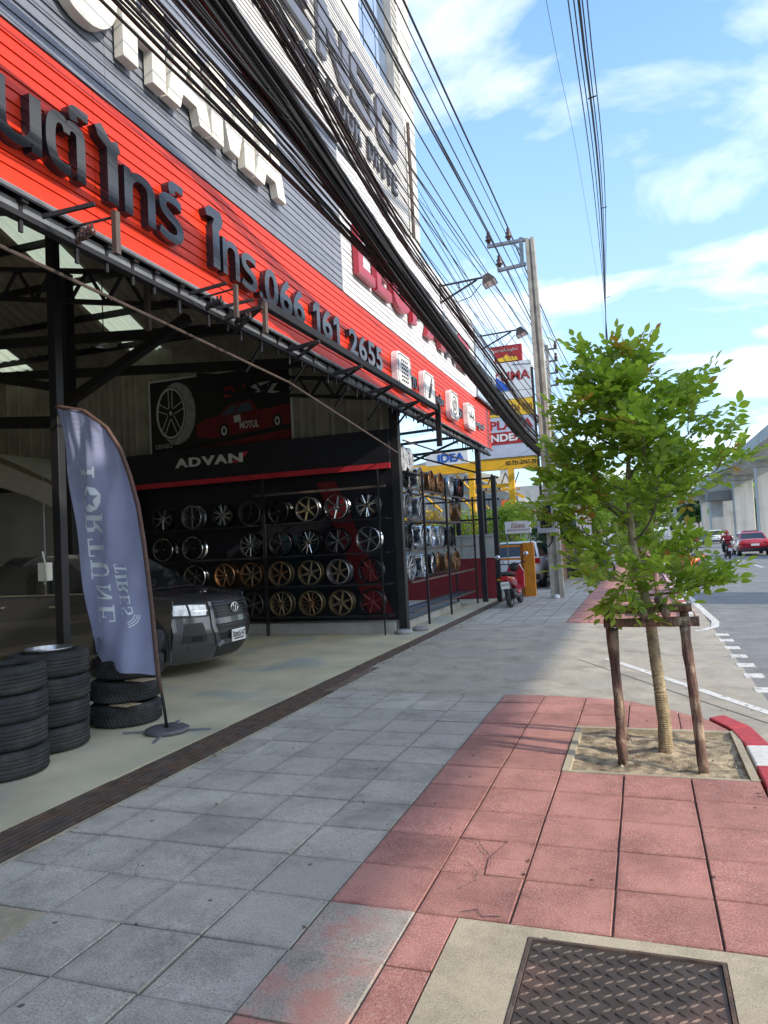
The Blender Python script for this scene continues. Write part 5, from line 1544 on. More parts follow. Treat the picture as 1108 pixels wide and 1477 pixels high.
# ================================================================== YOUNG TREES WITH LOG FRAMES
def leaf_cluster_mesh(seed, nl=9, L_=.24, mat=LEAF):
    """one compound leaf: a thin stalk along +X with paired leaflets, drooping"""
    r = random.Random(seed); m = MB()
    pts = [Vector((t * L_, 0, .03 * sin(t * 2.6) - .05 * t * t)) for t in [k / 5 for k in range(6)]]
    m.tube(pts, [.0018] * 5 + [.0008], 3, False)
    k = 0
    for i in range(nl):
        t = .22 + .78 * (i // 2 * 2 + 1) / (nl) if i < nl - 1 else 1.0
        t = min(t, 1)
        p = pts[min(5, int(t * 5))].lerp(pts[min(5, int(t * 5) + 1)], t * 5 - int(t * 5))
        sd = 1 if i % 2 else -1
        ang = sd * r.uniform(.85, 1.25) if i < nl - 1 else r.uniform(-.15, .15)
        ln = r.uniform(.056, .084) * (1.0 if i < nl - 1 else 1.15); w = ln * r.uniform(.27, .33)
        d = Vector((cos(ang), sin(ang), r.uniform(-.35, .12))).normalized(); s = d.cross(Vector((0, 0, 1))).normalized()
        s = (s + Vector((0, 0, r.uniform(-.5, .5)))).normalized(); nn = s.cross(d)
        b0 = p + d * .004
        v = [b0, b0 + d * ln * .28 + s * w * .85 + nn * .003, b0 + d * ln * .62 + s * w * .9 + nn * .003, b0 + d * ln + nn * -.006, b0 + d * ln * .62 - s * w * .9 + nn * .003, b0 + d * ln * .28 - s * w * .85 + nn * .003, b0 + d * ln * .45 - nn * .003]
        m.add(v, [(0, 6, 1), (1, 6, 2), (2, 6, 3), (3, 6, 4), (4, 6, 5), (5, 6, 0)])
    return m
LM = [leaf_cluster_mesh(i, (7, 7, 9, 7, 9)[i % 5], (.20, .17, .24, .21, .22)[i % 5]).mesh('leaf', LEAF, fix=False) for i in range(10)] + [leaf_cluster_mesh(77, 7).mesh('leaf', LEAFY, fix=False)]
def sapling(base, label, seed, nbr=58, detail=True, sc=1.0):
    r = random.Random(seed)
    bx, by = base
    t = thing('young_tree', (bx, by, 0), label, 'tree', 'young trees along the kerb')
    B = Vector((bx, by, 0))
    trunk = [B + Vector(p) * sc for p in ((.0, 0, -.03), (.005, 0, .2), (-.01, 0, .45), (-.03, .0, .7), (-.045, 0, .95), (-.07, 0, 1.12), (-.10, 0, 1.28), (-.13, .01, 1.5), (-.14, .0, 1.75), (-.13, 0, 2.05), (-.11, 0, 2.35), (-.10, 0, 2.55))]
    rad = [.050, .043, .041, .040, .038, .036, .033, .028, .022, .017, .011, .005]
    MB().tube(trunk, [a * sc for a in rad], 12).build('trunk', BARK if detail else BARK2, t, smooth=True)
    if detail:
        m = MB()
        z = .04
        while z < .92:
            i = min(len(trunk) - 2, int(z / .23)); 
            for (a, b, ra, rb_) in zip(trunk, trunk[1:], rad, rad[1:]):
                if a.z <= z <= b.z:
                    f = (z - a.z) / (b.z - a.z); p = a.lerp(b, f); rr = ra + (rb_ - ra) * f
            m.tube([p + Vector(((rr + .002) * cos(q), (rr + .002) * sin(q), .004 * sin(q + z * 40))) for q in [2 * pi * k / 12 for k in range(13)]], .0045 if z < .5 else .003, 4, False)
            z += .012 if z < .42 else .03
        m.build('rope_wrap', pm('jute_rope', (.34, .26, .15), .95, var=.3, vs=40, bump=.5, bs=120), t)['kind'] = 'stuff'
    # branches
    mb = MB(); sprays = []
    def grow(p, d, ln, rr, lvl):
        pts = [p]; n = 6; dd = d.normalized()
        for k in range(n):
            dd = (dd + Vector((r.uniform(-.2, .2), r.uniform(-.2, .2), r.uniform(-.08, .14)))).normalized()
            pts.append(pts[-1] + dd * ln / n)
        mb.tube(pts, [rr * (1 - .75 * k / n) for k in range(n + 1)], 5, False)
        for k in range(1, n + 1):
            if k >= 2 or lvl:
                for q in range(1 if (lvl == 0 or k % 2) else 2):
                    a = r.uniform(0, 6.28)
                    sd = (dd + Vector((cos(a), sin(a), r.uniform(-.5, .6))) * 1.0).normalized()
                    sprays.append((pts[k], sd))
            if lvl == 0 and k >= 2:
                a = r.uniform(0, 6.28)
                grow(pts[k], dd + Vector((cos(a), sin(a), r.uniform(-.25, .7))), ln * r.uniform(.28, .52), rr * .5, 1)
        sprays.append((pts[-1], dd))
    zs = [1.14, 1.2, 1.26, 1.36, 1.45, 1.54, 1.63, 1.72, 1.81, 1.9, 2.0, 2.1, 2.2, 2.3, 2.4, 2.48]
    for k, z in enumerate(zs):
        for (a, b) in zip(trunk, trunk[1:]):
            if a.z <= z * sc <= b.z: p = a.lerp(b, (z * sc - a.z) / (b.z - a.z))
        ang = k * 2.4 + r.uniform(-.4, .4)
        spread = (.34 if cos(ang) > .2 else .46) if z < 1.4 else (.56 if z < 1.9 else .46 - .22 * (z - 1.9) / .8)
        up_ = .05 if z < 1.35 else .35 + .3 * (z - 1.35)
        grow(p, Vector((cos(ang), sin(ang), up_)), (spread + r.uniform(-.08, .08)) * sc, .011 * sc, 0)
    grow(trunk[-1], Vector((.15, 0, 1)), .28 * sc, .005, 0)
    grow(trunk[-3], Vector((.9, 0, .25)), .50 * sc, .01, 0)
    grow(trunk[8], Vector((1, -.15, .30)), .72 * sc, .012, 0)
    grow(trunk[-2], Vector((-.75, -.2, .75)), .50 * sc, .008, 0)
    mb.build('branches', BARK2, t, smooth=True)
    r.shuffle(sprays)
    sprays.sort(key=lambda s_: s_[0].y + r.uniform(0, .25))
    n_obj = 0; rest = MB(); resty = MB()
    for i, (p, d) in enumerate(sprays):
        x = d.normalized()
        y_ = Vector((0, 0, 1)).cross(x)
        if y_.length < .1: y_ = Vector((0, 1, 0))
        y_.normalize(); roll_ = r.uniform(-.7, .7)
        z_ = x.cross(y_); y2 = y_ * cos(roll_) + z_ * sin(roll_); z2 = x.cross(y2)
        s_ = r.uniform(.8, 1.15) * sc
        if p.z < 1.13 * sc: continue
        if r.random() < .14: continue
        li = r.randrange(10) if r.random() > .05 else 10
        if detail and n_obj < 296 and i % 2 == 0:
            o = bpy.data.objects.new('leaf', LM[li]); COL.objects.link(o); setp(o, t)
            M = Matrix(((x.x * s_, y2.x * s_, z2.x * s_, p.x - bx), (x.y * s_, y2.y * s_, z2.y * s_, p.y - by), (x.z * s_, y2.z * s_, z2.z * s_, p.z), (0, 0, 0, 1)))
            o.matrix_basis = M
            n_obj += 1
        else:
            src = LM[li]
            tgt = resty if li == 10 else rest
            tgt.add([p + x * v.co.x * s_ + y2 * v.co.y * s_ + z2 * v.co.z * s_ for v in src.vertices], [tuple(q.vertices) for q in src.polygons])
    o = rest.build('foliage', LEAF, t, fix=False); o['kind'] = 'stuff'
    if resty.v:
        o = resty.build('yellowing_foliage', LEAFY, t, fix=False); o['kind'] = 'stuff'
    print('sprays', len(sprays), n_obj)
    return t
sapling((.06, 5.66), 'nearest young street tree with compound leaves and rope wrapped trunk inside the log frame', 11)
def log(m, p, q, r0, r1, seed, n=10):
    rr = random.Random(seed); p, q = Vector(p), Vector(q); pts = []; rs = []
    for k in range(n + 1):
        t_ = k / n
        pts.append(p.lerp(q, t_) + Vector((rr.uniform(-.004, .004), rr.uniform(-.004, .004), 0)) * 1.2)
        rs.append((r0 + (r1 - r0) * t_) * rr.uniform(.93, 1.07))
    m.tube(pts, rs, 12)
def log_frame(c, sc, label, seed):
    cx, cy = c
    t = thing('tree_support', (cx, cy, 0), label, 'tree support', 'log frames around young trees')
    def pp(a, b, z): return (cx + a * sc, cy + b * sc, z * sc)
    for k, (a, b, a2, b2, h) in enumerate(((-.29, -.24, -.30, -.20, .93), (.23, -.34, .17, -.22, .96), (-.29, .45, -.36, .33, .98), (.26, .42, .20, .33, .98))):
        m = MB(); log(m, pp(a, b, -.05), pp(a2, b2, h), .034 * sc, .031 * sc, seed + k); m.build('stake', LOG, t, smooth=True)
    for k, (p, q) in enumerate((((-.36, -.215, .965), (.27, -.225, .975)), ((-.42, .335, 1.0), (.26, .33, 1.015)), ((-.09, -.34, 1.035), (-.13, .42, 1.06)), ((.06, -.34, 1.04), (.03, .42, 1.07)))):
        m = MB(); log(m, pp(*p), pp(*q), .030 * sc, .034 * sc, seed + 20 + k); m.build('crossbar', LOG, t, smooth=True)
    m = MB()
    for (a, b, z) in ((.17, -.22, .97), (-.30, -.2, .95)):
        for q in range(4): m.tube([pp(a + .042 * cos(w), b + .045 * sin(w) * .9, z - .02 + q * .012 + .01 * sin(w)) for w in [2 * pi * k / 10 for k in range(11)]], .003, 4, False)
    m.build('tie_wire', BLACKST, t)['kind'] = 'stuff'
log_frame((.06, 5.66), 1.0, 'rough log frame of four stakes and crossbars around the nearest tree', 5)
m = MB()
r = random.Random(8)
for k in range(16):
    p = Vector((.02 + r.uniform(-.12, .12), 5.45 + r.uniform(-.1, .1), 1.0 + r.uniform(0, .1)))
    a = r.uniform(0, 6.28)
    src = LM[k % 10]
    x = Vector((cos(a), sin(a), r.uniform(-.3, .5))).normalized(); y_ = Vector((0, 0, 1)).cross(x).normalized(); z_ = x.cross(y_)
    m.add([p + (x * v.co.x + y_ * v.co.y + z_ * v.co.z) * .6 for v in src.vertices], [tuple(q.vertices) for q in src.polygons])
tag(m.build('shoots', LEAF, fix=False), 'small leafy shoots sprouting on top of the log frame', 'shoots', kind='stuff')
sapling((.02, 16.8), 'second young street tree beyond the driveway seen behind the nearest tree', 23, detail=False)
log_frame((.02, 16.8), .9, 'log frame around the second tree beyond the driveway', 45)
sapling((.05, 27.0), 'third young street tree far along the pavement', 31, detail=False)

# ================================================================== CONCRETE POLE
pol = thing('utility_pole', (-2.2, 19.65, 0), 'weathered grey concrete utility pole with meter box and insulator bracket at the pavement edge', 'utility pole')
def taper(m, c0, c1, w0, d0, w1, d1):
    v = []
    for c, w, d in ((c0, w0, d0), (c1, w1, d1)):
        v += [(c[0] - w / 2, c[1] - d / 2, c[2]), (c[0] + w / 2, c[1] - d / 2, c[2]), (c[0] + w / 2, c[1] + d / 2, c[2]), (c[0] - w / 2, c[1] + d / 2, c[2])]
    m.add(v, [(0, 1, 2, 3), (4, 5, 6, 7)] + [(i, (i + 1) % 4, 4 + (i + 1) % 4, 4 + i) for i in range(4)])
m = MB()
taper(m, (-2.31, 19.65, -.1), (-2.455, 19.65, 9.72), .12, .32, .09, .24)
taper(m, (-2.08, 19.65, -.1), (-2.31, 19.65, 9.72), .12, .32, .09, .24)
taper(m, (-2.20, 19.67, -.1), (-2.385, 19.66, 9.71), .14, .20, .08, .14)
m.build('shaft', POLEC, pol, bevel=.008)
mbx = MB().box(-2.60, -2.10, 19.34, 19.49, 1.72, 2.58).build('meter_box', pm('box_grey', (.33, .35, .37), .5, var=.1), pol, bevel=.01)
MB().box(-2.51, -2.22, 19.325, 19.34, 1.86, 2.44).build('meter_window', DGLASS, mbx)
MB().tube([(-2.5, 19.5, 1.7), (-2.42, 19.45, 1.45), (-2.35, 19.48, 1.35), (-2.25, 19.48, 1.5), (-2.2, 19.5, 1.72)], .022, 6).build('loop_cable', CABLE, mbx)
m = MB()
for k in range(5): m.tube([(-2.44 - .012 * k, 19.47, 2.6), (-2.47 - .01 * k, 19.52, 4.0), (-2.50 - .012 * k, 19.55, 6.2)], .012, 5)
m.build('riser_cable', CABLE, pol)
m = MB()
m.bar((-2.50, 19.65, 9.72), (-3.55, 19.65, 9.72), .10, .08).bar((-2.62, 19.65, 9.80), (-2.62, 19.65, 9.0), .10, .08).bar((-2.52, 19.65, 9.05), (-3.30, 19.65, 9.0), .10, .08).bar((-2.64, 19.65, 9.45), (-2.85, 19.65, 9.68), .05, .05)
m.build('bracket_arm', GALV, pol)
INS = [(-2.95, 19.65, 9.76), (-3.50, 19.65, 9.76), (-3.24, 19.65, 9.05)]
for x, y, z in INS:
    MB().lathe([(.001, 0), (.05, .0), (.055, .05), (.10, .07), (.10, .10), (.055, .13), (.085, .17), (.085, .2), (.05, .23), (.055, .30), (.03, .34), (.001, .35)], (x, y, z + .04), 'Z', 14).build('insulator', PORC, pol, smooth=True)
MB().bar((-2.46, 19.55, 4.85), (-.9, 19.4, 5.0), .03).build('cable_arm', BLACKST, pol)
tag(MB().lathe([(.001, .10), (.05, .09), (.075, .03), (.08, 0)], (-2.20, 19.42, .01), 'Z', 12).build('paper_cup', WHITE, smooth=True), 'pale crumpled cup at the foot of the concrete pole', 'litter')
# second pole behind
pol2 = thing('utility_pole', (-5.0, 48, 0), 'far utility pole with stacked insulators just right of the near concrete pole', 'utility pole')
m = MB(); taper(m, (-5.05, 48, -.1), (-5.15, 48, 14.2), .3, .3, .2, .2); m.build('shaft', POLEC, pol2)
m = MB()
for k in range(4): m.bar((-5.7, 48, 13.9 - k * .8), (-4.5, 48, 13.9 - k * .8), .1)
m.build('crossarms', BROWNST, pol2)['kind'] = 'stuff'
for k in range(4):
    for dx_ in (-.5, .5): MB().lathe([(.001, 0), (.1, .02), (.13, .15), (.08, .3), (.1, .4), (.001, .5)], (-5.1 + dx_, 48, 13.95 - k * .8), 'Z', 8).build('insulator', PORC, pol2)

# ================================================================== CABLES
def spline(ctrl, n=26):
    """Catmull-Rom through (x,y,z)"""
    P_ = [Vector(c) for c in ctrl]
    P_ = [P_[0] * 2 - P_[1]] + P_ + [P_[-1] * 2 - P_[-2]]
    res = []
    seg = len(P_) - 3
    for s in range(seg):
        a, b, c, d = P_[s:s + 4]
        k_ = max(2, n // seg)
        for k in range(k_):
            t = k / k_
            res.append(.5 * ((2 * b) + (c - a) * t + (2 * a - 5 * b + 4 * c - d) * t * t + (3 * b - a - 3 * c + d) * t * t * t))
    res.append(P_[-2]); return res
r = random.Random(12)
def bundle(name, label, ctrl, n, spread, rad, mats, extra=None):
    t = thing(name, ctrl[3], label, 'cable bundle', 'bundles of overhead cables')
    for k in range(n):
        a = r.uniform(0, 6.28); q = sqrt(r.random())
        off = Vector((cos(a) * q * spread[0], 0, sin(a) * q * spread[1]))
        ph = r.uniform(0, 6.28)
        c2 = []
        for i, c in enumerate(ctrl):
            w = spread[2] if i in (0, len(ctrl) - 1) else 1
            c2.append(Vector(c) + off * w + Vector((r.uniform(-.02, .02), 0, r.uniform(-.03, .03))))
        pts = spline(c2, 30)
        o = MB().tube(pts, r.uniform(*rad), 5, False).build('cable', r.choice(mats), t, smooth=True)
    return t
# main black telecom bundle
MAINC = [(-2.65, -12, 5.9), (-2.6, 0, 5.62), (-2.6, 4.2, 5.43), (-2.6, 6.67, 5.12), (-2.6, 9.0, 4.84), (-2.6, 13.35, 4.47), (-2.5, 19.6, 3.98), (-2.4, 34, 4.3), (-2.6, 48, 5.2)]
bundle('cable_bundle', 'thickest black bundle of telecom cables sagging across the shop front to the pole', MAINC, 46, (.12, .15, 1.2), (.009, .018), [CABLE])
PUR = [(-2.65, -12, 6.4), (-2.6, 1, 6.2), (-2.6, 5.1, 6.05), (-2.6, 7.1, 5.70), (-2.6, 9.1, 5.45), (-2.6, 13.6, 5.22), (-2.45, 19.6, 4.75), (-2.4, 34, 4.9), (-2.6, 48, 5.6)]
bundle('cable_bundle', 'dark maroon tinted cable bundle running just above the thick black one', PUR, 14, (.07, .10, 1.2), (.007, .012), [CABLE, CABLER, CABLER])
LOW = [(-2.8, -12, 5.2), (-2.8, 0, 5.05), (-2.8, 3.4, 4.97), (-2.8, 5.2, 4.99), (-2.8, 8.5, 4.98), (-2.75, 12.5, 4.86), (-2.5, 19.6, 4.35), (-2.4, 34, 4.4), (-2.6, 48, 5.2)]
bundle('cable_bundle', 'loose pair of cables lowest over the cream letters', LOW, 4, (.05, .05, 1.), (.009, .016), [CABLE])
MID = [(-2.75, -12, 5.5), (-2.75, 0, 5.30), (-2.75, 4, 5.22), (-2.75, 6, 5.16), (-2.72, 9, 4.95), (-2.7, 13, 4.70), (-2.5, 19.6, 4.15), (-2.4, 34, 4.35), (-2.6, 48, 5.2)]
bundle('cable_bundle', 'spread of loose cables just below the thick black bundle', MID, 16, (.20, .19, .6), (.006, .013), [CABLE])
UPC = [(-2.6, -12, 7.0), (-2.6, 0, 6.75), (-2.6, 5.5, 6.55), (-2.6, 8, 6.35), (-2.6, 11, 6.15), (-2.6, 15, 5.85), (-2.45, 19.6, 5.45), (-2.4, 34, 5.6), (-2.6, 48, 6.2)]
bundle('cable_bundle', 'thin wires crossing the grey wall lettering above the maroon bundle', UPC, 5, (.14, .30, .8), (.004, .008), [CABLE])
# tangle of tie loops on the main bundle
m = MB()
for k in range(26):
    y = r.uniform(3.5, 13); 
    z = 5.43 + (y - 4.2) * -.105
    c = Vector((-2.6, y, z)); R_ = r.uniform(.05, .14)
    a = r.uniform(0, 6.28)
    m.tube([c + Vector((r.uniform(-.02, .02) + R_ * .5 * cos(q), R_ * 1.6 * sin(q + a) * .8, -R_ * .6 + R_ * cos(q + a))) for q in [5.2 * j / 12 for j in range(13)]], .0045, 4, False)
o = m.build('cable_ties', CABLE); tag(o, 'curled loose ends and ties hanging off the thick black bundle', 'cable ties', kind='stuff')
m = MB()
for k in range(9):
    y = r.uniform(13.5, 19); c = Vector((-2.55, y, 4.5 - (y - 13.3) * .08)); R_ = r.uniform(.15, .3)
    m.tube([c + Vector((.03 * cos(3 * q), R_ * 1.8 * sin(q), R_ * .8 * cos(q))) for q in [6.28 * j / 20 for j in range(21)]], .008, 4, False)
o = m.build('cable_coils', CABLE); tag(o, 'coiled spare cable loops hanging near the pole', 'cable coils', kind='stuff')
# single wires: high voltage and others
def wire(label, ctrl, rad, cat='wire', group='single overhead wires'):
    o = MB().tube(spline(ctrl, 34), rad, 6, False).build('overhead_wire', CABLE, smooth=True)
    return tag(o, label, cat, group)
def hv(x, z, label, rad=.016, sag=.55, x0=None):
    x0 = x if x0 is None else x0
    c = []
    for y in (-25, -15, -5, 3, 8, 13, 19.65):
        u = (y + 25) / 44.65
        c.append((x0 + (x - x0) * u, y, z - sag * 4 * u * (1 - u) * .5))
    for y in (30, 39, 48):
        u = (y - 19.65) / 28.35
        c.append((x + (-5.1 - x) * u * .0 , y, z - .6 * 4 * u * (1 - u) + u * 1.0))
    return wire(label, c, rad)
hv(-2.95, 10.15, 'thick wire from the right insulator on top of the concrete pole', .02)
hv(-3.50, 10.15, 'wire from the left insulator on top of the concrete pole', .016)
hv(-3.24, 9.45, 'wire from the lower insulator on the concrete pole bracket', .016)
for k, (x, z, x0) in enumerate(((-2.5, 8.6, -2.5), (-2.5, 8.15, -2.6), (-2.5, 7.75, -2.45), (-2.5, 7.4, -2.7), (-2.5, 6.9, -2.6), (-2.5, 6.6, -2.5), (-2.5, 7.0, -3.4), (-2.5, 6.2, -2.6), (-3.4, 9.9, -3.3))):
    hv(x, z, 'thin overhead wire meeting the concrete pole, %s below its bracket' % ('first', 'second', 'third', 'fourth', 'fifth', 'sixth', 'seventh', 'eighth', 'ninth')[k] if k < 8 else 'thin wire beside the left insulator wire', r.uniform(.006, .011), .5, x0)
wire('slack wire sweeping from the tower wall down to the pole bundle', [(-3.85, 9.5, 7.9), (-3.4, 12, 6.9), (-2.9, 15, 6.2), (-2.5, 19.5, 5.9)], .006)
wire('slack wire from the tower wall crossing in front of the sky', [(-3.85, 13.9, 8.6), (-3.4, 15, 8.0), (-2.9, 17, 7.5), (-2.5, 19.5, 7.3)], .006)
# overhead lines to the right of the pole: a group rising overhead
RW = [(-.55, -1.30), (-.47, -1.34), (-.40, -1.12 - .2), (-.35, -1.38), (-.28, -1.18)]
for k, (xa, xb) in enumerate(RW):
    wire('high overhead line crossing the open sky, %s from the left of five' % ON[k], [(xa + .35, -6, 7.6), (xa + .12, 3, 8.7), (xa, 11, 9.65), (xa - .14, 22, 11.2), (-1.28 - .03 * (k - 2), 45, 12.8), (-2.0 - .03 * k, 75, 13.6)], .022 if k == 2 else .011)
for k, (y, z, xa) in enumerate(((14.5, 10.15, -.43), (22, 11.2, -.5), (33, 12.0, -.80))):
    tag(MB().bar((xa - .04, y, z), (xa + .12, y, z + .02), .02).build('line_spacer', BLACKST), 'small black spacer on the high overhead lines, %s from the top' % ON[k], 'spacer', 'spacers on the overhead lines')
wire('hair thin lone wire left of the high overhead lines', [(-.6, -6, 7.8), (-.87, 11, 9.77), (-1.05, 22, 12.2), (-1.35, 45, 13.7), (-2, 75, 14)], .0045)
wire('service wire running right from the concrete pole above the tree', [(-2.4, 19.65, 5.9), (-1.5, 30, 5.6), (-1, 48, 6.2)], .012)
wire('bunched wires leaving the pole behind the young tree', [(-2.4, 19.7, 5.2), (-2.2, 30, 4.9), (-2.4, 48, 5.6)], .03)

# ================================================================== NEIGHBOUR: WALL, GANTRY, SIGNS
nw = thing('boundary_wall', (-7.5, 19.9, 0), 'low boundary wall, maroon below and bare render above, closing the rack bay', 'wall')
MB().box(-12, -3.78, 19.86, 20.0, 0, 1.12).build('maroon_dado', MAROON, nw)
for k in range(16): MB().box(-12 + k * .515, -12 + k * .515 + .50, 19.87, 19.99, 1.125, 1.72).build('block', WALLC, nw)
MB().box(-12, -3.78, 19.84, 20.02, 1.725, 1.78).build('coping', WALLC, nw)
for (x, y, h) in ((-3.62, 18.95, 3.3), (-4.9, 20.1, 3.4), (-6.3, 20.1, 3.4), (-4.15, 20.1, 3.0)):
    tag(MB().box(x - .06, x + .06, y - .06, y + .06, 0, h).build('steel_post', BLACKST), {-3.62: 'slim black post just right of the last shop column', -4.9: 'black post standing behind the side rack, middle one', -6.3: 'black post farthest left behind the side rack', -4.15: 'black post nearest the red scooter behind the rack'}[x], 'post', 'black posts by the boundary wall')
o = thing('pipe_frame', (-5.5, 20.3, 0), 'black frame of thin bars above the boundary wall', 'frame')
for z in (2.2, 2.75, 3.35): MB().bar((-8, 20.12, z), (-3.7, 20.12, z), .05).build('rail', BLACKST, o)
MB().bar((-8, 20.2, 3.4), (-4.2, 20.2, 4.7), .06).bar((-8, 20.25, 4.8), (-4.2, 20.25, 3.5), .05).build('brace', BLACKST, o)
for z in (4.1, 4.45, 4.75): MB().bar((-8.5, 19.9, z), (-4.0, 19.4, z + .05), .07).build('rail', BLACKST, o)
gy = 26.0
ga = thing('sign_gantry', (-5, gy, 0), 'yellow steel gantry with trusses carrying the tall sign stack', 'gantry')
MB().box(-9, -3.3, gy - .1, gy + .1, 4.12, 4.52).build('beam', YELST, ga)
for x in (-5.75, -4.3): MB().box(x - .10, x + .10, gy - .1, gy + .1, 0, 4.12).build('column', YELST, ga)
MB().box(-5.65, -4.4, gy - .04, gy + .04, 3.5, 3.62).build('tie', YELST, ga)
for k in range(5):
    MB().bar((-9.0 + k * .65, gy + .3, 4.1), (-8.4 + k * .65, gy + 3, 2.9), .06).build('truss_web', YELST, ga)
for k in range(9):
    MB().bar((-8.6 + k * .5, gy + .5, 4.05), (-8.35 + k * .5, gy + .5, 3.45), .035).bar((-8.35 + k * .5, gy + .5, 3.45), (-8.1 + k * .5, gy + .5, 4.05), .035).build('truss_web', BROWNST, ga)
MB().bar((-8.6, gy + .5, 3.42), (-4.1, gy + .5, 3.42), .05).build('lower_chord', YELST, ga)
place_text('02-721-3767-70', (-4.45, gy - .105, 4.26), 1.08, .15, .01, PRINTK, ga, bold=.02, name='phone_number')
ss = thing('sign_stack', (-4.2, gy, 4.6), 'tall stack of advertising panels above the yellow beam, partly behind cables', 'sign')
def panel(x0, x1, z0, z1, mat, name='panel'): return MB().box(x0, x1, gy - .14, gy + .1, z0, z1).build(name, mat, ss)
p1 = panel(-5.3, -3.66, 7.98, 8.58, PRINTR, 'red_panel'); place_text('ร้านตกแต่งเมนูใหม่', (-4.75, gy - .145, 8.33), .95, .15, .004, PRINTW, p1, name='panel_text')
MB().prism([(-4.6, 8.0), (-4.55, 8.12), (-4.3, 8.16), (-4.2, 8.26), (-4.1, 8.16), (-3.85, 8.14), (-3.8, 8.0)], gy - .15, gy - .141, 'XZ').build('panel_figure', PRINTY, p1)
p2 = panel(-5.4, -3.34, 6.92, 7.96, WHITE, 'white_panel'); place_text('KUMA', (-4.75, gy - .145, 7.28), 1.35, .34, .004, PRINTR, p2, bold=.03, name='panel_text')
MB().prism([(-5.3, 6.94), (-4.0, 6.94), (-4.75, 7.55)], gy - .15, gy - .141, 'XZ').build('blue_triangle', PRINTB, p2)
MB().prism([(-5.35, 7.0), (-5.05, 7.0), (-5.0, 7.3), (-5.3, 7.5)], gy - .158, gy - .151, 'XZ').build('orange_figure', ORANGE, p2)
MB().bar((-4.0, gy - .145, 7.86), (-3.36, gy - .145, 7.82), .03, .01).build('underline', PRINTK, p2)
p2b = panel(-5.4, -3.34, 6.62, 6.90, WHITE, 'white_panel'); 
p3 = panel(-5.4, -3.36, 6.02, 6.60, PRINTY, 'yellow_panel'); place_text('092 6726 790', (-4.7, gy - .145, 6.18), 1.3, .24, .004, pm('print_brown', (.2, .06, .01), .6), p3, bold=.02, name='panel_text')
p4 = panel(-5.4, -3.32, 4.54, 6.0, pm('panel_grey', (.46, .50, .60), .6, var=.08), 'pale_panel')
place_text('PLAZA', (-4.95, gy - .145, 5.55), 1.55, .33, .004, PRINTR, p4, bold=.03, name='panel_text')
q = MB().box(-5.2, -3.65, gy - .15, gy - .141, 5.02, 5.46).build('red_band', PRINTR, p4)
place_text('INDEX', (-5.05, gy - .155, 5.12), 1.3, .27, .004, WHITE, q, bold=.04, name='panel_text')
# blue and white sign further left
t = thing('shop_sign', (-6.5, 25.2, 4.3), 'blue lettered white sign glimpsed under the end of the red fascia', 'sign')
MB().box(-7.2, -5.65, 25.1, 25.2, 4.38, 4.85).build('panel', WHITE, t)
place_text('IDEA', (-6.75, 25.095, 4.47), .98, .30, .01, PRINTB, t, bold=.04, name='panel_text')
# corrugated shed behind
sh = thing('shed', (-8, 31, 0), 'grey corrugated shed with sloping roof behind the yellow gantry', 'shed')
MB().prism([(-14, 0), (-14, 4.4), (-8.5, 5.3), (-4.9, 3.4), (-4.9, 0)], 31, 36, 'XZ').build('wall', pm('shed_grey', (.30, .32, .33), .6, .3, var=.15, vs=2), sh)
for k in range(14): MB().bar((-13.6 + k * .62, 30.96, 1.5), (-13.6 + k * .62, 30.96, 3.4 if k > 11 else 4.0), .03).build('rib', BROWNST, sh)
MB().bar((-8.6, 30.8, 5.45), (-4.6, 30.8, 3.35), .1, .12).build('roof_edge', YELST, sh)
tag(MB().box(-5.3, -4.95, 29.2, 29.3, 1.9, 3.2).build('orange_banner', pm('print_orange', (.75, .16, .04), .6)), 'vertical orange red banner behind the black posts', 'banner')
# beige building further
bb = thing('building', (-10, 70, 0), 'beige building with stepped roof line beyond the trees left of the pole', 'building')
MB().prism([(-16, 0), (-16, 8.6), (-12.6, 7.7), (-11.2, 6.6), (-9.6, 5.8), (-9.6, 0)], 68, 80, 'XZ').build('wall', pm('beige_render', (.52, .45, .34), .8, var=.1, vs=.5), bb)
MB().box(-12.4, -11.4, 68.5, 70, 6.8, 8.3).build('roof_tank', WALLC, bb)
for k in range(5):
    for j in range(2): MB().box(-15.4 + k * 1.15, -14.8 + k * 1.15, 67.9, 67.99, 3.0 + j * 2, 4.0 + j * 2).build('window', DGLASS, bb)
# white pipe and sign
t = thing('hanging_sign', (-3.5, 22, 1.9), 'white sign board with red Thai words above the white car', 'sign')
MB().box(-3.92, -3.14, 21.95, 22.05, 1.77, 2.14).build('board', WHITE, t, bevel=.01)
place_text('ที่นี่แหละ', (-3.72, 21.945, 1.93), .42, .17, .004, PRINTR, t, name='sign_text')
place_text('รับซื้อแม็กซ์ยางเก่าทุกชนิด', (-3.86, 21.945, 1.84), .68, .065, .004, PRINTR, t, name='sign_text')
MB().bar((-3.88, 22, 1.8), (-3.88, 22, 0), .04).bar((-3.18, 22, 1.8), (-3.18, 22, 0), .04).build('leg', GALV, t)
# orange barrier frame beside the scooter
t = thing('orange_rack', (-3.1, 20.4, 0), 'orange steel ladder shaped stand next to the red scooter', 'stand')
MB().box(-3.16, -2.86, 20.3, 20.42, 0, 1.49).build('side_panel', ORANGE, t, bevel=.01)
MB().box(-3.24, -3.165, 20.32, 20.40, 0, 1.45).build('inner_post', pm('orange_dark', (.35, .10, .01), .6), t)
for z in (1.38, 1.02, .62, .38): MB().box(-3.95, -3.245, 20.33, 20.41, z, z + .06).build('rung', ORANGE, t)
MB().box(-3.55, -3.245, 20.34, 20.40, .02, .375).build('lower_plate', ORANGE, t)
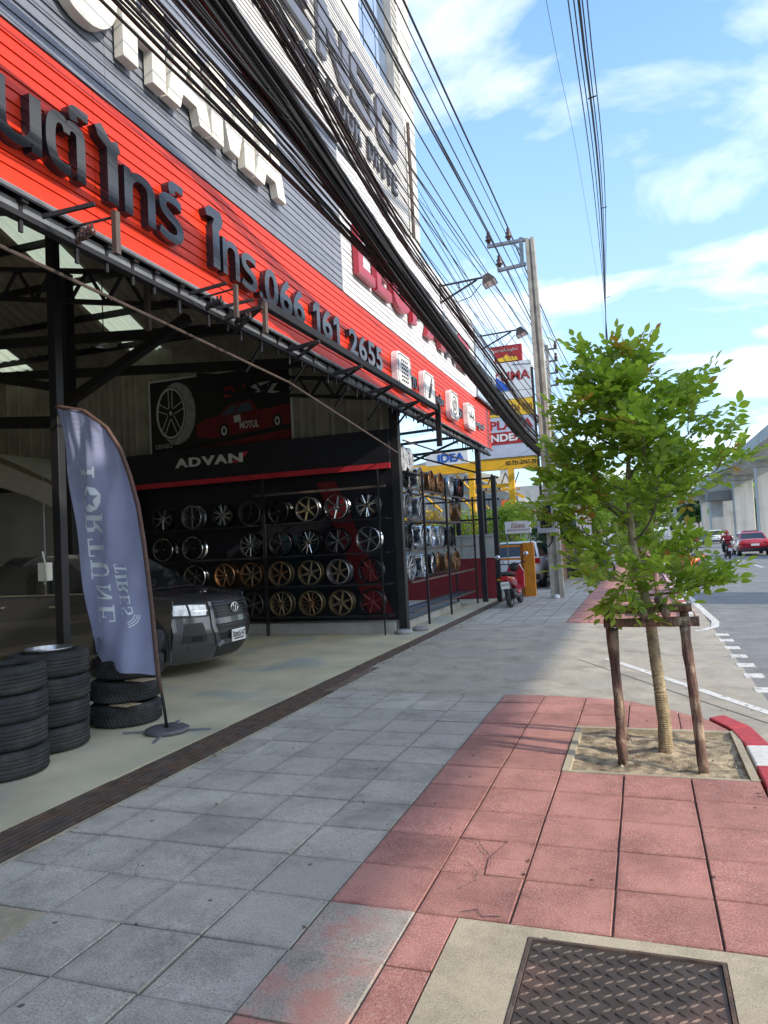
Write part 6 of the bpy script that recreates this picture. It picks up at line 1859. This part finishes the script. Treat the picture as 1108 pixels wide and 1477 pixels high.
# wood fence and white narrow building right of the pole
t = thing('wood_fence', (-2.9, 27, 0), 'brown vertical board fence right behind the concrete pole', 'fence')
for k in range(20):
    y = 22.8 + k * .5
    MB().box(-2.72 - k * .01, -2.68 - k * .01, y, y + .47, .02, 1.5 + rnd.uniform(-.02, .02)).build('board', pm('fence_wood', (.22, .11, .07), .8, var=.3, vs=3, rand=.2), t)
t = thing('white_house', (-3.4, 38, 0), 'narrow white shop house front beyond the wooden fence', 'building')
MB().box(-9, -2.9, 34, 46, 0, 3.1).build('wall', WHITEP, t)
for k in range(5):
    MB().box(-2.895, -2.8, 34.2 + k * 2.2, 34.5 + k * 2.2, 0, 3.0).build('pilaster', WHITE, t)
    MB().box(-2.895, -2.86, 34.6 + k * 2.2, 36.2 + k * 2.2, .05, 2.5).build('shutter', pm('shutter_blue', (.10, .12, .18), .5), t)
for k in range(6): MB().box(-8.5 + k * 1.0, -7.8 + k * 1.0, 33.9, 33.99, .2, 2.6).build('panel', pm('shutter_blue', (.1, .1, .1)), t)
MB().box(-9, -2.5, 33.9, 46, 3.1, 3.25).build('roof_slab', WALLC, t)
t = thing('grey_house', (-5, 60, 0), 'grey low building far along the pavement behind the young tree', 'building')
MB().box(-12, -4.2, 50, 75, 0, 5.2).build('wall', WALLC, t)
for k in range(6): MB().box(-4.19, -4.12, 51 + k * 4, 53.4 + k * 4, .3, 2.4).build('window', DGLASS, t)
for k in range(6): MB().box(-11.6 + k * 1.2, -10.9 + k * 1.2, 49.9, 49.99, .6, 2.4).build('window', DGLASS, t)

# ---- trees and shrubs in the background
def leafquads(m, c, rad, n, s, rr, flat=1.):
    for k in range(n):
        d = Vector((rr.gauss(0, 1), rr.gauss(0, 1), rr.gauss(0, 1))).normalized() * (rr.random() ** .4)
        p = Vector(c) + Vector((d.x * rad[0], d.y * rad[1], d.z * rad[2]))
        a = Vector((rr.gauss(0, 1), rr.gauss(0, 1), rr.gauss(0, 1))).normalized(); b = a.cross(Vector((rr.gauss(0, 1), rr.gauss(0, 1), rr.gauss(0, 1)))).normalized()
        q = s * rr.uniform(.6, 1.3)
        m.add([p - a * q, p + b * q * .45, p + a * q, p - b * q * .45], [(0, 1, 2, 3)])
def bgtree(c, h, rad, n, s, label, mat=LEAFD, seed=0, flowers=0, name='tree', cat='tree', group='background trees and shrubs'):
    rr = random.Random(seed); x, y = c
    t = thing(name, (x, y, 0), label, cat, group)
    mt = MB(); mt.tube([(x, y, -.1), (x + .05, y, h * .3), (x, y, h * .6)], [.035 * h, .025 * h, .012 * h], 7)
    m = MB()
    nc = 12
    for k in range(nc):
        a = rr.uniform(0, 6.28); q = rr.random() ** .5 * .62
        cc = (x + cos(a) * rad * q, y + sin(a) * rad * q, h * rr.uniform(.42, .9))
        mt.tube([(x, y, h * .35), cc], [.012 * h, .004 * h], 4)
        rz = h * rr.uniform(.12, .2)
        leafquads(m, cc, (rad * rr.uniform(.3, .5), rad * rr.uniform(.3, .5), rz), n // nc, s, rr)
    mt.build('trunk', BARK2, t)
    o = m.build('crown', mat, t, fix=False); o['kind'] = 'stuff'
    if flowers:
        f = MB(); leafquads(f, (x, y, h * .62), (rad * 1.0, rad * 1.0, h * .36), flowers, s * .8, rr)
        o = f.build('blossom', FLOWER, t, fix=False); o['kind'] = 'stuff'
    return t
bgtree((-4.3, 25.2), 2.9, 1.2, 3600, .07, 'leafy green shrub behind the white sign board', LEAF, 1, name='shrub', cat='shrub')
bgtree((-3.2, 28.5), 3.3, 1.1, 3600, .08, 'tall dark green shrub beside the concrete pole', LEAFD, 2, name='shrub', cat='shrub')
bgtree((-5.6, 25.0), 2.7, 1.2, 3000, .06, 'shrub with yellow flowers seen between the rack posts', LEAF, 3, 700, name='shrub', cat='shrub')
bgtree((-7.4, 24.8), 2.9, 1.3, 3000, .06, 'shrub with many orange yellow flowers seen through the upper rack shelves', LEAFY, 4, 1100, name='shrub', cat='shrub')
bgtree((-6.5, 23.5), 2.2, 1.0, 2400, .06, 'low yellow flowering shrub just above the boundary wall', LEAF, 5, 600, name='shrub', cat='shrub')
bgtree((-2.6, 47), 3.6, 1.4, 2600, .10, 'bushy tree far along the pavement behind the young trees', LEAF, 6)
bgtree((-3.6, 62), 6, 3, 2600, .16, 'broad dark tree far down the street on the left', LEAFD, 7)
for k, (x, y, h, rad) in enumerate(((17, 150, 10, 6), (21.5, 160, 11, 6), (26, 150, 12, 6), (13, 190, 9, 5), (31, 170, 12, 7))):
    bgtree((x, y), h, rad, 2400, .42, 'green roadside tree seen under the viaduct, %s from the left' % ON[k], LEAFD if k % 2 else LEAF, 20 + k, group='trees under the viaduct')
for k, (x, y, w, h, c) in enumerate(((8, 260, 14, 20, (.55, .55, .53)), (26, 280, 16, 26, (.60, .57, .52)), (-14, 220, 16, 17, (.50, .48, .45)), (48, 240, 14, 18, (.5, .52, .55)))):
    b = thing('far_building', (x, y, 0), 'distant pale apartment block on the horizon, %s from the left' % ON[[1, 2, 0, 3][k]], 'building', 'distant apartment blocks')
    MB().box(x, x + w, y, y + 12, 0, h).build('wall', pm('far_wall_%d' % k if False else 'far_wall', c, .9), b)
    for i in range(int(w / 2.4)):
        for j in range(int(h / 3) - 1):
            MB().box(x + .8 + i * 2.4, x + 2.1 + i * 2.4, y - .06, y + .0 - .01, 2 + j * 3, 3.6 + j * 3).build('window', DGLASS, b)

# ================================================================== VIADUCT
vi = thing('viaduct', (14.4, 60, 0), 'long concrete elevated viaduct on square piers along the right side of the road', 'viaduct')
m = MB()
sec = [(11.7, 11.15), (11.7, 10.0), (11.95, 9.85), (13.0, 9.55), (13.2, 9.3), (15.9, 9.3), (16.0, 9.5), (17.2, 9.55), (17.4, 9.85), (17.4, 11.15), (17.15, 11.15), (17.15, 10.35), (11.95, 10.35), (11.95, 11.15)]
y = -80
while y < 420:
    MB().prism(sec, y, y + 23.97, 'XZ').build('deck_span', VIAD, vi); y += 24
for y in (-55, -31, -7, 16.6, 42, 71, 95, 118, 143, 180, 215, 250, 290, 330):  # unseen near pier is added and kept wide to cast the road's shadow band
    v = [(12.9, 9.3), (12.9, 8.4), (12.95, -.3), (15.7, -.3), (15.7, 8.4), (15.7, 9.3)]
    MB().box(12.9, 15.6, y - (1.4 if y < 20 else .85), y + (1.4 if y < 20 else .85), -.3, 8.6).build('pier', VIAD, vi, bevel=.12)
    m = MB().prism([(12.9, 8.6), (15.6, 8.6), (16.6, 9.29), (12.1, 9.29)], y - (1.5 if y < 20 else .95), y + (1.5 if y < 20 else .95), 'XZ')
    m.build('pier_head', VIAD, vi)
# cross ramp in the distance
cr = thing('cross_ramp', (16, 122, 0), 'dark concrete cross ramp passing low beneath the viaduct in the distance', 'ramp')
MB().box(9.6, 40, 119, 124, 5.9, 7.3).build('ramp_deck', pm('ramp_concrete', (.20, .19, .175), .9, var=.2, vs=.5), cr)
MB().prism([(9.6, 7.3), (12.5, 7.3), (12.5, 8.4), (11.5, 8.3)], 119.2, 123.8, 'XZ').build('ramp_head', VIAD, cr)
for x in (9.9, 17.5, 24, 31): MB().box(x, x + 1.8, 120.2, 122.6, -.3, 5.9).build('pier', VIAD, cr)
o = MB().box(11.5, 17.2, -60, 600, -.2, .08).build('median', CONC); tag(o, kind='structure')

# ================================================================== VEHICLES
def make_car(name, loc, rot, paint, kind, label, group='cars on the road', Ln=4.5, Wd=1.78, H=1.45, plate='', cat='car'):
    """local: front towards +Y"""
    t = thing(name, loc, label, cat, group)
    hw = Wd / 2; hl = Ln / 2
    suv = kind == 'suv'
    # lower body as loft along Y
    st = [(-hl, .55, .86, .80), (-hl + .06, .38, .95 if not suv else 1.0, .90), (-hl + .45, .24, 1.0 if not suv else 1.05, .98), (-hl + 1.2, .22, .96 if not suv else 1.03, 1.0), (0, .20, .93 if not suv else 1.0, 1.0), (hl - 1.25, .22, .92 if not suv else 1.02, 1.0), (hl - .45, .24, .80 if not suv else .95, .97), (hl - .08, .34, .68 if not suv else .82, .86), (hl, .45, .60 if not suv else .7, .74)]
    vs = []; fs = []
    ring_ = lambda z0, z1, w: [(-w * .86, z0), (-w * .98, z0 + .10), (-w, z0 + (z1 - z0) * .5), (-w * .95, z1 - .06), (-w * .82, z1), (0, z1 + .025), (w * .82, z1), (w * .95, z1 - .06), (w, z0 + (z1 - z0) * .5), (w * .98, z0 + .10), (w * .86, z0)]
    for y, z0, z1, w in st:
        for a, b in ring_(z0, z1, w * hw): vs.append((a, y, b))
    n = 11
    for i in range(len(st) - 1):
        for k in range(n):
            k2 = (k + 1) % n
            fs.append((i * n + k, i * n + k2, (i + 1) * n + k2, (i + 1) * n + k))
    fs.append(tuple(range(n))); fs.append(tuple((len(st) - 1) * n + k for k in range(n)))
    def B(m, nm, mt, par=t, **kw):
        me = m.mesh(nm, mt, kw.get('smooth', False))
        o = bpy.data.objects.new(nm, me); COL.objects.link(o); setp(o, par, Vector((0, 0, 0)))
        if kw.get('bevel'): md = o.modifiers.new('b', 'BEVEL'); md.width = kw['bevel']; md.segments = 2
        return o
    B(MB().add(vs, fs), 'body', paint, smooth=True)
    zb = .90 if not suv else .98
    y0, y1 = (-hl + (.55 if not suv else .12)), hl - 1.0
    y0t, y1t = (-hl + (1.35 if not suv else .55)), hl - 1.9
    def fr(a, b, z, w): return [(-w, a, z), (w, a, z), (w, b, z), (-w, b, z)]
    v = fr(y0, y1, zb, hw * .90) + fr(y0t, y1t, H - .05, hw * .72) + fr(y0t + .12, y1t - .12, H, hw * .62)
    f = [(i + 4 * k, (i + 1) % 4 + 4 * k, (i + 1) % 4 + 4 * k + 4, i + 4 * k + 4) for k in (0, 1) for i in range(4)] + [(8, 9, 10, 11)]
    B(MB().add(v, f), 'cabin', paint, bevel=.03)
    # glass panels proud of the cabin
    def inset(a, b, c, d, e=.10, off=.012):
        P4 = [Vector(q) for q in (a, b, c, d)]; cc = sum(P4, Vector()) / 4
        nn = (P4[1] - P4[0]).cross(P4[3] - P4[0]).normalized()
        if nn.dot(cc - Vector((0, (y0 + y1) / 2, zb))) < 0: nn = -nn
        return [q + (cc - q) * e + nn * off for q in P4]
    V = v
    for nm, q in (('rear_window', (V[0], V[1], V[5], V[4])), ('windscreen', (V[3], V[2], V[6], V[7])), ('side_window', (V[1], V[2], V[6], V[5])), ('side_window', (V[0], V[3], V[7], V[4]))):
        B(MB().add(inset(*q), [(0, 1, 2, 3)]), nm, DGLASS)
    for sx in (-1, 1):
        for cy in (-hl + .85, hl - .85):
            w_ = B(MB().lathe([(.17, -.09), (.29, -.10), (.31, -.06), (.31, .06), (.29, .10), (.17, .09)], (sx * (hw - .10), cy, .31), 'X', 20), 'wheel', RUBBER, smooth=True)
            B(MB().lathe([(.001, sx * .07), (.10, sx * .075), (.18, sx * .085), (.19, 0)], (sx * (hw - .10), cy, .31), 'X', 14), 'rim', SILVER, w_)
        B(MB().box(sx * hw * .58 if sx > 0 else -hw * .93, sx * hw * .93 if sx > 0 else -hw * .58, -hl - .015, -hl + .12, .72 if not suv else .80, .86 if not suv else .98), 'tail_light', LAMPR, bevel=.02)
        B(MB().box(sx * hw * .55 if sx > 0 else -hw * .85, sx * hw * .85 if sx > 0 else -hw * .55, hl - .16, hl - .02, .58, .68), 'headlight', LAMPL, bevel=.02)
        B(MB().box(sx * hw - .05 + (.06 if sx > 0 else -.08), sx * hw + .05 + (.06 if sx > 0 else -.02), hl - 1.5, hl - 1.38, .92, 1.04), 'mirror', paint, bevel=.015)
    B(MB().box(-hw * .9, hw * .9, -hl - .02, -hl + .10, .30, .46), 'bumper', PLASTIC, bevel=.02)
    pl_ = B(MB().box(-.22, .22, -hl - .03, -hl - .015, .60, .72), 'number_plate', WHITE)
    return t
make_car('red_car', (6.3, 50.5, -.1), .03, CARRED, 'sedan', 'bright red saloon car seen from behind on the road', H=1.42)
make_car('black_car', (8.9, 47, -.1), .03, CARBLACK, 'suv', 'black sport utility car at the right edge beside the red car', H=1.8, Wd=1.9)
make_car('silver_car', (5.2, 78, -.1), .02, CARGREY, 'sedan', 'grey car ahead of the red car, mostly hidden by leaves', H=1.5)
make_car('white_car', (7.8, 92, -.1), .02, CARWHITE, 'suv', 'white car far ahead down the road', H=1.6)
make_car('red_car', (9.2, 74, -.1), .02, CARRED, 'sedan', 'small red car in the distance past the black car', H=1.45)
make_car('white_car', (-3.9, 25.4, 0), .12, CARWHITE, 'suv', 'white car parked behind the orange stand, tail towards the pavement', 'parked cars', H=1.52, Wd=1.7, Ln=4.2)
make_car('dark_car', (4.35, 15.3, -.1), 0, CARBLACK, 'suv', 'dark vehicle cut off at the right edge of the road', H=1.6) if False else None

def make_scooter(loc, rot, paint, label, rider=None, lean=0., group='motorcycles', seatc=PLASTIC):
    """local: front towards +Y, ground z=0"""
    t = thing('motor_scooter', loc, label, 'motorcycle', group)
    def B(m, nm, mt, par=t, **kw):
        me = m.mesh(nm, mt, kw.get('smooth', False))
        o = bpy.data.objects.new(nm, me); COL.objects.link(o); setp(o, par, Vector((0, 0, 0)))
        if kw.get('bevel'): md = o.modifiers.new('b', 'BEVEL'); md.width = kw['bevel']; md.segments = 2
        return o
    for y in (-.62, .62):
        w_ = B(MB().lathe([(.20, -.04), (.25, -.055), (.285, -.03), (.29, 0), (.285, .03), (.25, .055), (.20, .04), (.20, -.04)], (0, y, .29), 'X', 24), 'wheel', RUBBER, smooth=True)
        m = MB().lathe([(.17, -.03), (.205, -.035), (.205, .035), (.17, .03)], (0, y, .29), 'X', 24)
        for k in range(5):
            a = 2 * pi * k / 5; m.bar((0, y, .29), (0, y + .18 * cos(a), .29 + .18 * sin(a)), .03, .03, (1, 0, 0))
        B(m, 'rim', SILVER, w_)
    # tail body loft
    def loft(st, nm, mt):
        vs = []; fs = []; n = 8
        for (y, z, hw, hh) in st:
            for k in range(n):
                a = 2 * pi * k / n + pi / 8
                vs.append((hw * cos(a), y, z + hh * sin(a)))
        for i in range(len(st) - 1):
            for k in range(n): fs.append((i * n + k, i * n + (k + 1) % n, (i + 1) * n + (k + 1) % n, (i + 1) * n + k))
        fs.append(tuple(range(n))); fs.append(tuple((len(st) - 1) * n + k for k in range(n)))
        return B(MB().add(vs, fs), nm, mt, smooth=True)
    loft([(-.88, .70, .07, .03), (-.80, .68, .13, .07), (-.55, .64, .17, .11), (-.2, .58, .16, .13), (.05, .50, .12, .12)], 'tail_body', paint)
    loft([(-.80, .78, .09, .02), (-.6, .80, .14, .035), (-.2, .76, .15, .04), (.1, .72, .10, .03)], 'seat', seatc)
    loft([(-.1, .34, .13, .10), (.25, .30, .14, .07), (.42, .42, .10, .12)], 'floor_body', paint)
    v = [(-.20, .38, .38), (.20, .38, .38), (.23, .46, .78), (.12, .52, .98), (-.12, .52, .98), (-.23, .46, .78)]
    B(MB().add(v + [(x, y + .07, z) for x, y, z in v], [(0, 1, 2, 5), (5, 2, 3, 4), (6, 11, 8, 7), (11, 10, 9, 8)] + [(i, (i + 1) % 6, 6 + (i + 1) % 6, 6 + i) for i in range(6)]), 'leg_shield', paint, bevel=.01)
    B(MB().tube([(0, .62, .29), (0, .50, .9)], .035, 8), 'front_fork', BLACKST)
    loft([(.40, .60, .05, .02), (.62, .60, .07, .03), (.86, .47, .05, .02)], 'front_mudguard', paint)
    loft([(-.98, .42, .05, .015), (-.85, .52, .08, .02), (-.6, .60, .09, .02)], 'rear_mudguard', PLASTIC)
    hb = B(MB().tube([(-.33, .38, 1.02), (-.20, .43, 1.0), (0, .47, .97), (.20, .43, 1.0), (.33, .38, 1.02)], .016, 6), 'handlebar', BLACKST)
    B(MB().lathe([(.001, .10), (.10, .08), (.13, 0), (.10, -.06), (.001, -.08)], (0, .52, .90), 'Y', 14), 'headlamp_cowl', PLASTIC, smooth=True)
    for s in (-1, 1):
        mi = B(MB().tube([(s * .22, .42, 1.0), (s * .27, .44, 1.12), (s * .33, .43, 1.18)], .008, 5), 'mirror_stem', BLACKST)
        B(MB().lathe([(.001, .02), (.05, .018), (.06, 0), (.055, -.012), (.001, -.014)], (s * .36, .42, 1.20), 'Y', 14), 'mirror', CHROME, mi, smooth=True)
    tl = B(MB().box(-.09, .09, -.905, -.86, .68, .75), 'tail_light', LAMPR, bevel=.01)
    for s in (-1, 1): B(MB().box(s * .15 - .035, s * .15 + .035, -.84, -.80, .66, .71), 'indicator', pm('amber_lens', (.7, .25, .02), .2), bevel=.01)
    np_ = B(MB().box(-.10, .10, -.955, -.945, .46, .62), 'number_plate', WHITE)
    me = text_mesh('กขค 214', .16, .05, .003, .01, name='plate_text'); me.materials.clear(); me.materials.append(PRINTK)
    for v_ in me.vertices: v_.co = (v_.co.x - .08, v_.co.y - .956, v_.co.z + .53)
    o = bpy.data.objects.new('plate_text', me); COL.objects.link(o); setp(o, np_, Vector((0, 0, 0)))
    B(MB().tube([(.14, .0, .24), (.16, -.5, .26), (.17, -.85, .32)], [.03, .04, .05], 8), 'exhaust', GUNM, smooth=True)
    B(MB().box(-.12, .10, -.5, .05, .18, .42), 'engine', BLACKST, bevel=.03)
    B(MB().tube([(-.15, -.15, .2), (-.22, -.1, .0)], .012, 5), 'side_stand', BLACKST)
    B(MB().tube([(-.10, -.35, .80), (-.11, -.8, .84), (0, -.9, .85), (.11, -.8, .84), (.10, -.35, .80)], .012, 5), 'grab_rail', BLACKST)
    t.rotation_euler = (0, lean, rot)
    return t
make_scooter((-3.0, 17.75, 0), -.02, pm('paint_scooter_red', (.42, .015, .03), .25, .1, coat=1), 'dark red scooter parked by the last shop column, rear plate to the camera', lean=-.10)
make_scooter((-2.55, 28.6, 0), -1.15, CARBLACK, 'black motorcycle parked at the white house beyond the pole', lean=.1)
make_scooter((-1.95, 29.3, 0), -1.3, pm('paint_blue', (.03, .07, .22), .3, coat=1), 'blue motorcycle parked to the right of the black one', lean=.1)
make_scooter((-2.2, 31.2, 0), -1.0, PLASTIC, 'dark motorcycle half hidden behind the parked pair', lean=.1)

# ---- riders
def make_person(bike, shirt, trousers, helmet, label, standing=False):
    t = thing('person', (0, 0, 0), label, 'person', 'riders on the road')
    J = dict(pel=(0, -.25, .86), ch=(0, -.18, 1.14), nk=(0, -.13, 1.33), hd=(0, -.10, 1.47), sl=(-.19, -.14, 1.28), sr=(.19, -.14, 1.28), el=(-.26, .06, 1.10), er=(.26, .06, 1.10), wl=(-.30, .33, 1.06), wr=(.30, .33, 1.06),
             hl=(-.10, -.22, .84), hr=(.10, -.22, .84), kl=(-.20, .20, .78), kr=(.20, .20, .78), al=(-.16, .12, .40), ar=(.16, .12, .40), tl=(-.16, .26, .36), tr_=(.16, .26, .36))
    E = [('pel', 'ch'), ('ch', 'nk'), ('nk', 'hd'), ('ch', 'sl'), ('sl', 'el'), ('el', 'wl'), ('ch', 'sr'), ('sr', 'er'), ('er', 'wr'), ('pel', 'hl'), ('hl', 'kl'), ('kl', 'al'), ('al', 'tl'), ('pel', 'hr'), ('hr', 'kr'), ('kr', 'ar'), ('ar', 'tr_')]
    rad = dict(pel=.15, ch=.16, nk=.06, hd=.09, sl=.075, sr=.075, el=.05, er=.05, wl=.035, wr=.035, hl=.10, hr=.10, kl=.07, kr=.07, al=.045, ar=.045, tl=.04, tr_=.04)
    names = list(J); me = bpy.data.meshes.new('body')
    me.from_pydata([J[k] for k in names], [(names.index(a), names.index(b)) for a, b in E], [])
    o = bpy.data.objects.new('body', me); COL.objects.link(o)
    md = o.modifiers.new('s', 'SKIN'); 
    for i, k in enumerate(names):
        me.skin_vertices[0].data[i].radius = (rad[k], rad[k]); me.skin_vertices[0].data[i].use_root = (k == 'pel')
    md2 = o.modifiers.new('u', 'SUBSURF'); md2.levels = 1; md2.render_levels = 1
    bpy.context.view_layer.update()
    m2 = bpy.data.meshes.new_from_object(o.evaluated_get(bpy.context.evaluated_depsgraph_get()))
    o.modifiers.clear(); o.data = m2; m2.name = 'body'
    for mt in (shirt, trousers, SKIN): m2.materials.append(mt)
    for p in m2.polygons:
        z = p.center.z; p.material_index = 1 if z < .9 else (2 if (abs(p.center.x) > .27 and p.center.y > .2) or z > 1.36 else 0); p.use_smooth = True
    setp(o, t, Vector((0, 0, 0)))
    hm = MB().lathe([(.001, .13), (.07, .12), (.12, .06), (.135, 0), (.13, -.06), (.11, -.10)], (0, -.10, 1.50), 'Z', 18).mesh('helmet', helmet, True)
    o = bpy.data.objects.new('helmet', hm); COL.objects.link(o); setp(o, t, Vector((0, 0, 0)))
    t.location = bike.location; t.rotation_euler = bike.rotation_euler
    return t
b1 = make_scooter((4.5, 45.5, -.1), .05, CARBLACK, 'black motorcycle ridden just left of the red car', group='motorcycles on the road')
make_person(b1, CLOTHR, CLOTHK, CARRED, 'rider in dark red top and red helmet beside the red car')
b2 = make_scooter((1.72, 30.2, -.1), 2.6, pm('paint_orange', (.62, .12, .03), .3, coat=1), 'orange red motorcycle by the kerb at the edge of the tree leaves', group='motorcycles on the road')
b3 = make_scooter((3.4, 60, -.1), .0, CARBLACK, 'distant motorcycle further up the road', group='motorcycles on the road')
make_person(b3, CLOTHK, CLOTHK, CARWHITE, 'distant rider in black with a white helmet')
b4 = make_scooter((4.2, 66, -.1), .0, CARRED, 'distant red motorcycle beside another rider', group='motorcycles on the road')
make_person(b4, CLOTHR, CLOTHK, CARBLACK, 'distant rider in red with a black helmet')
print('objects', len(bpy.data.objects), 'tris', sum(len(o.data.polygons) for o in bpy.data.objects if o.type == 'MESH'))
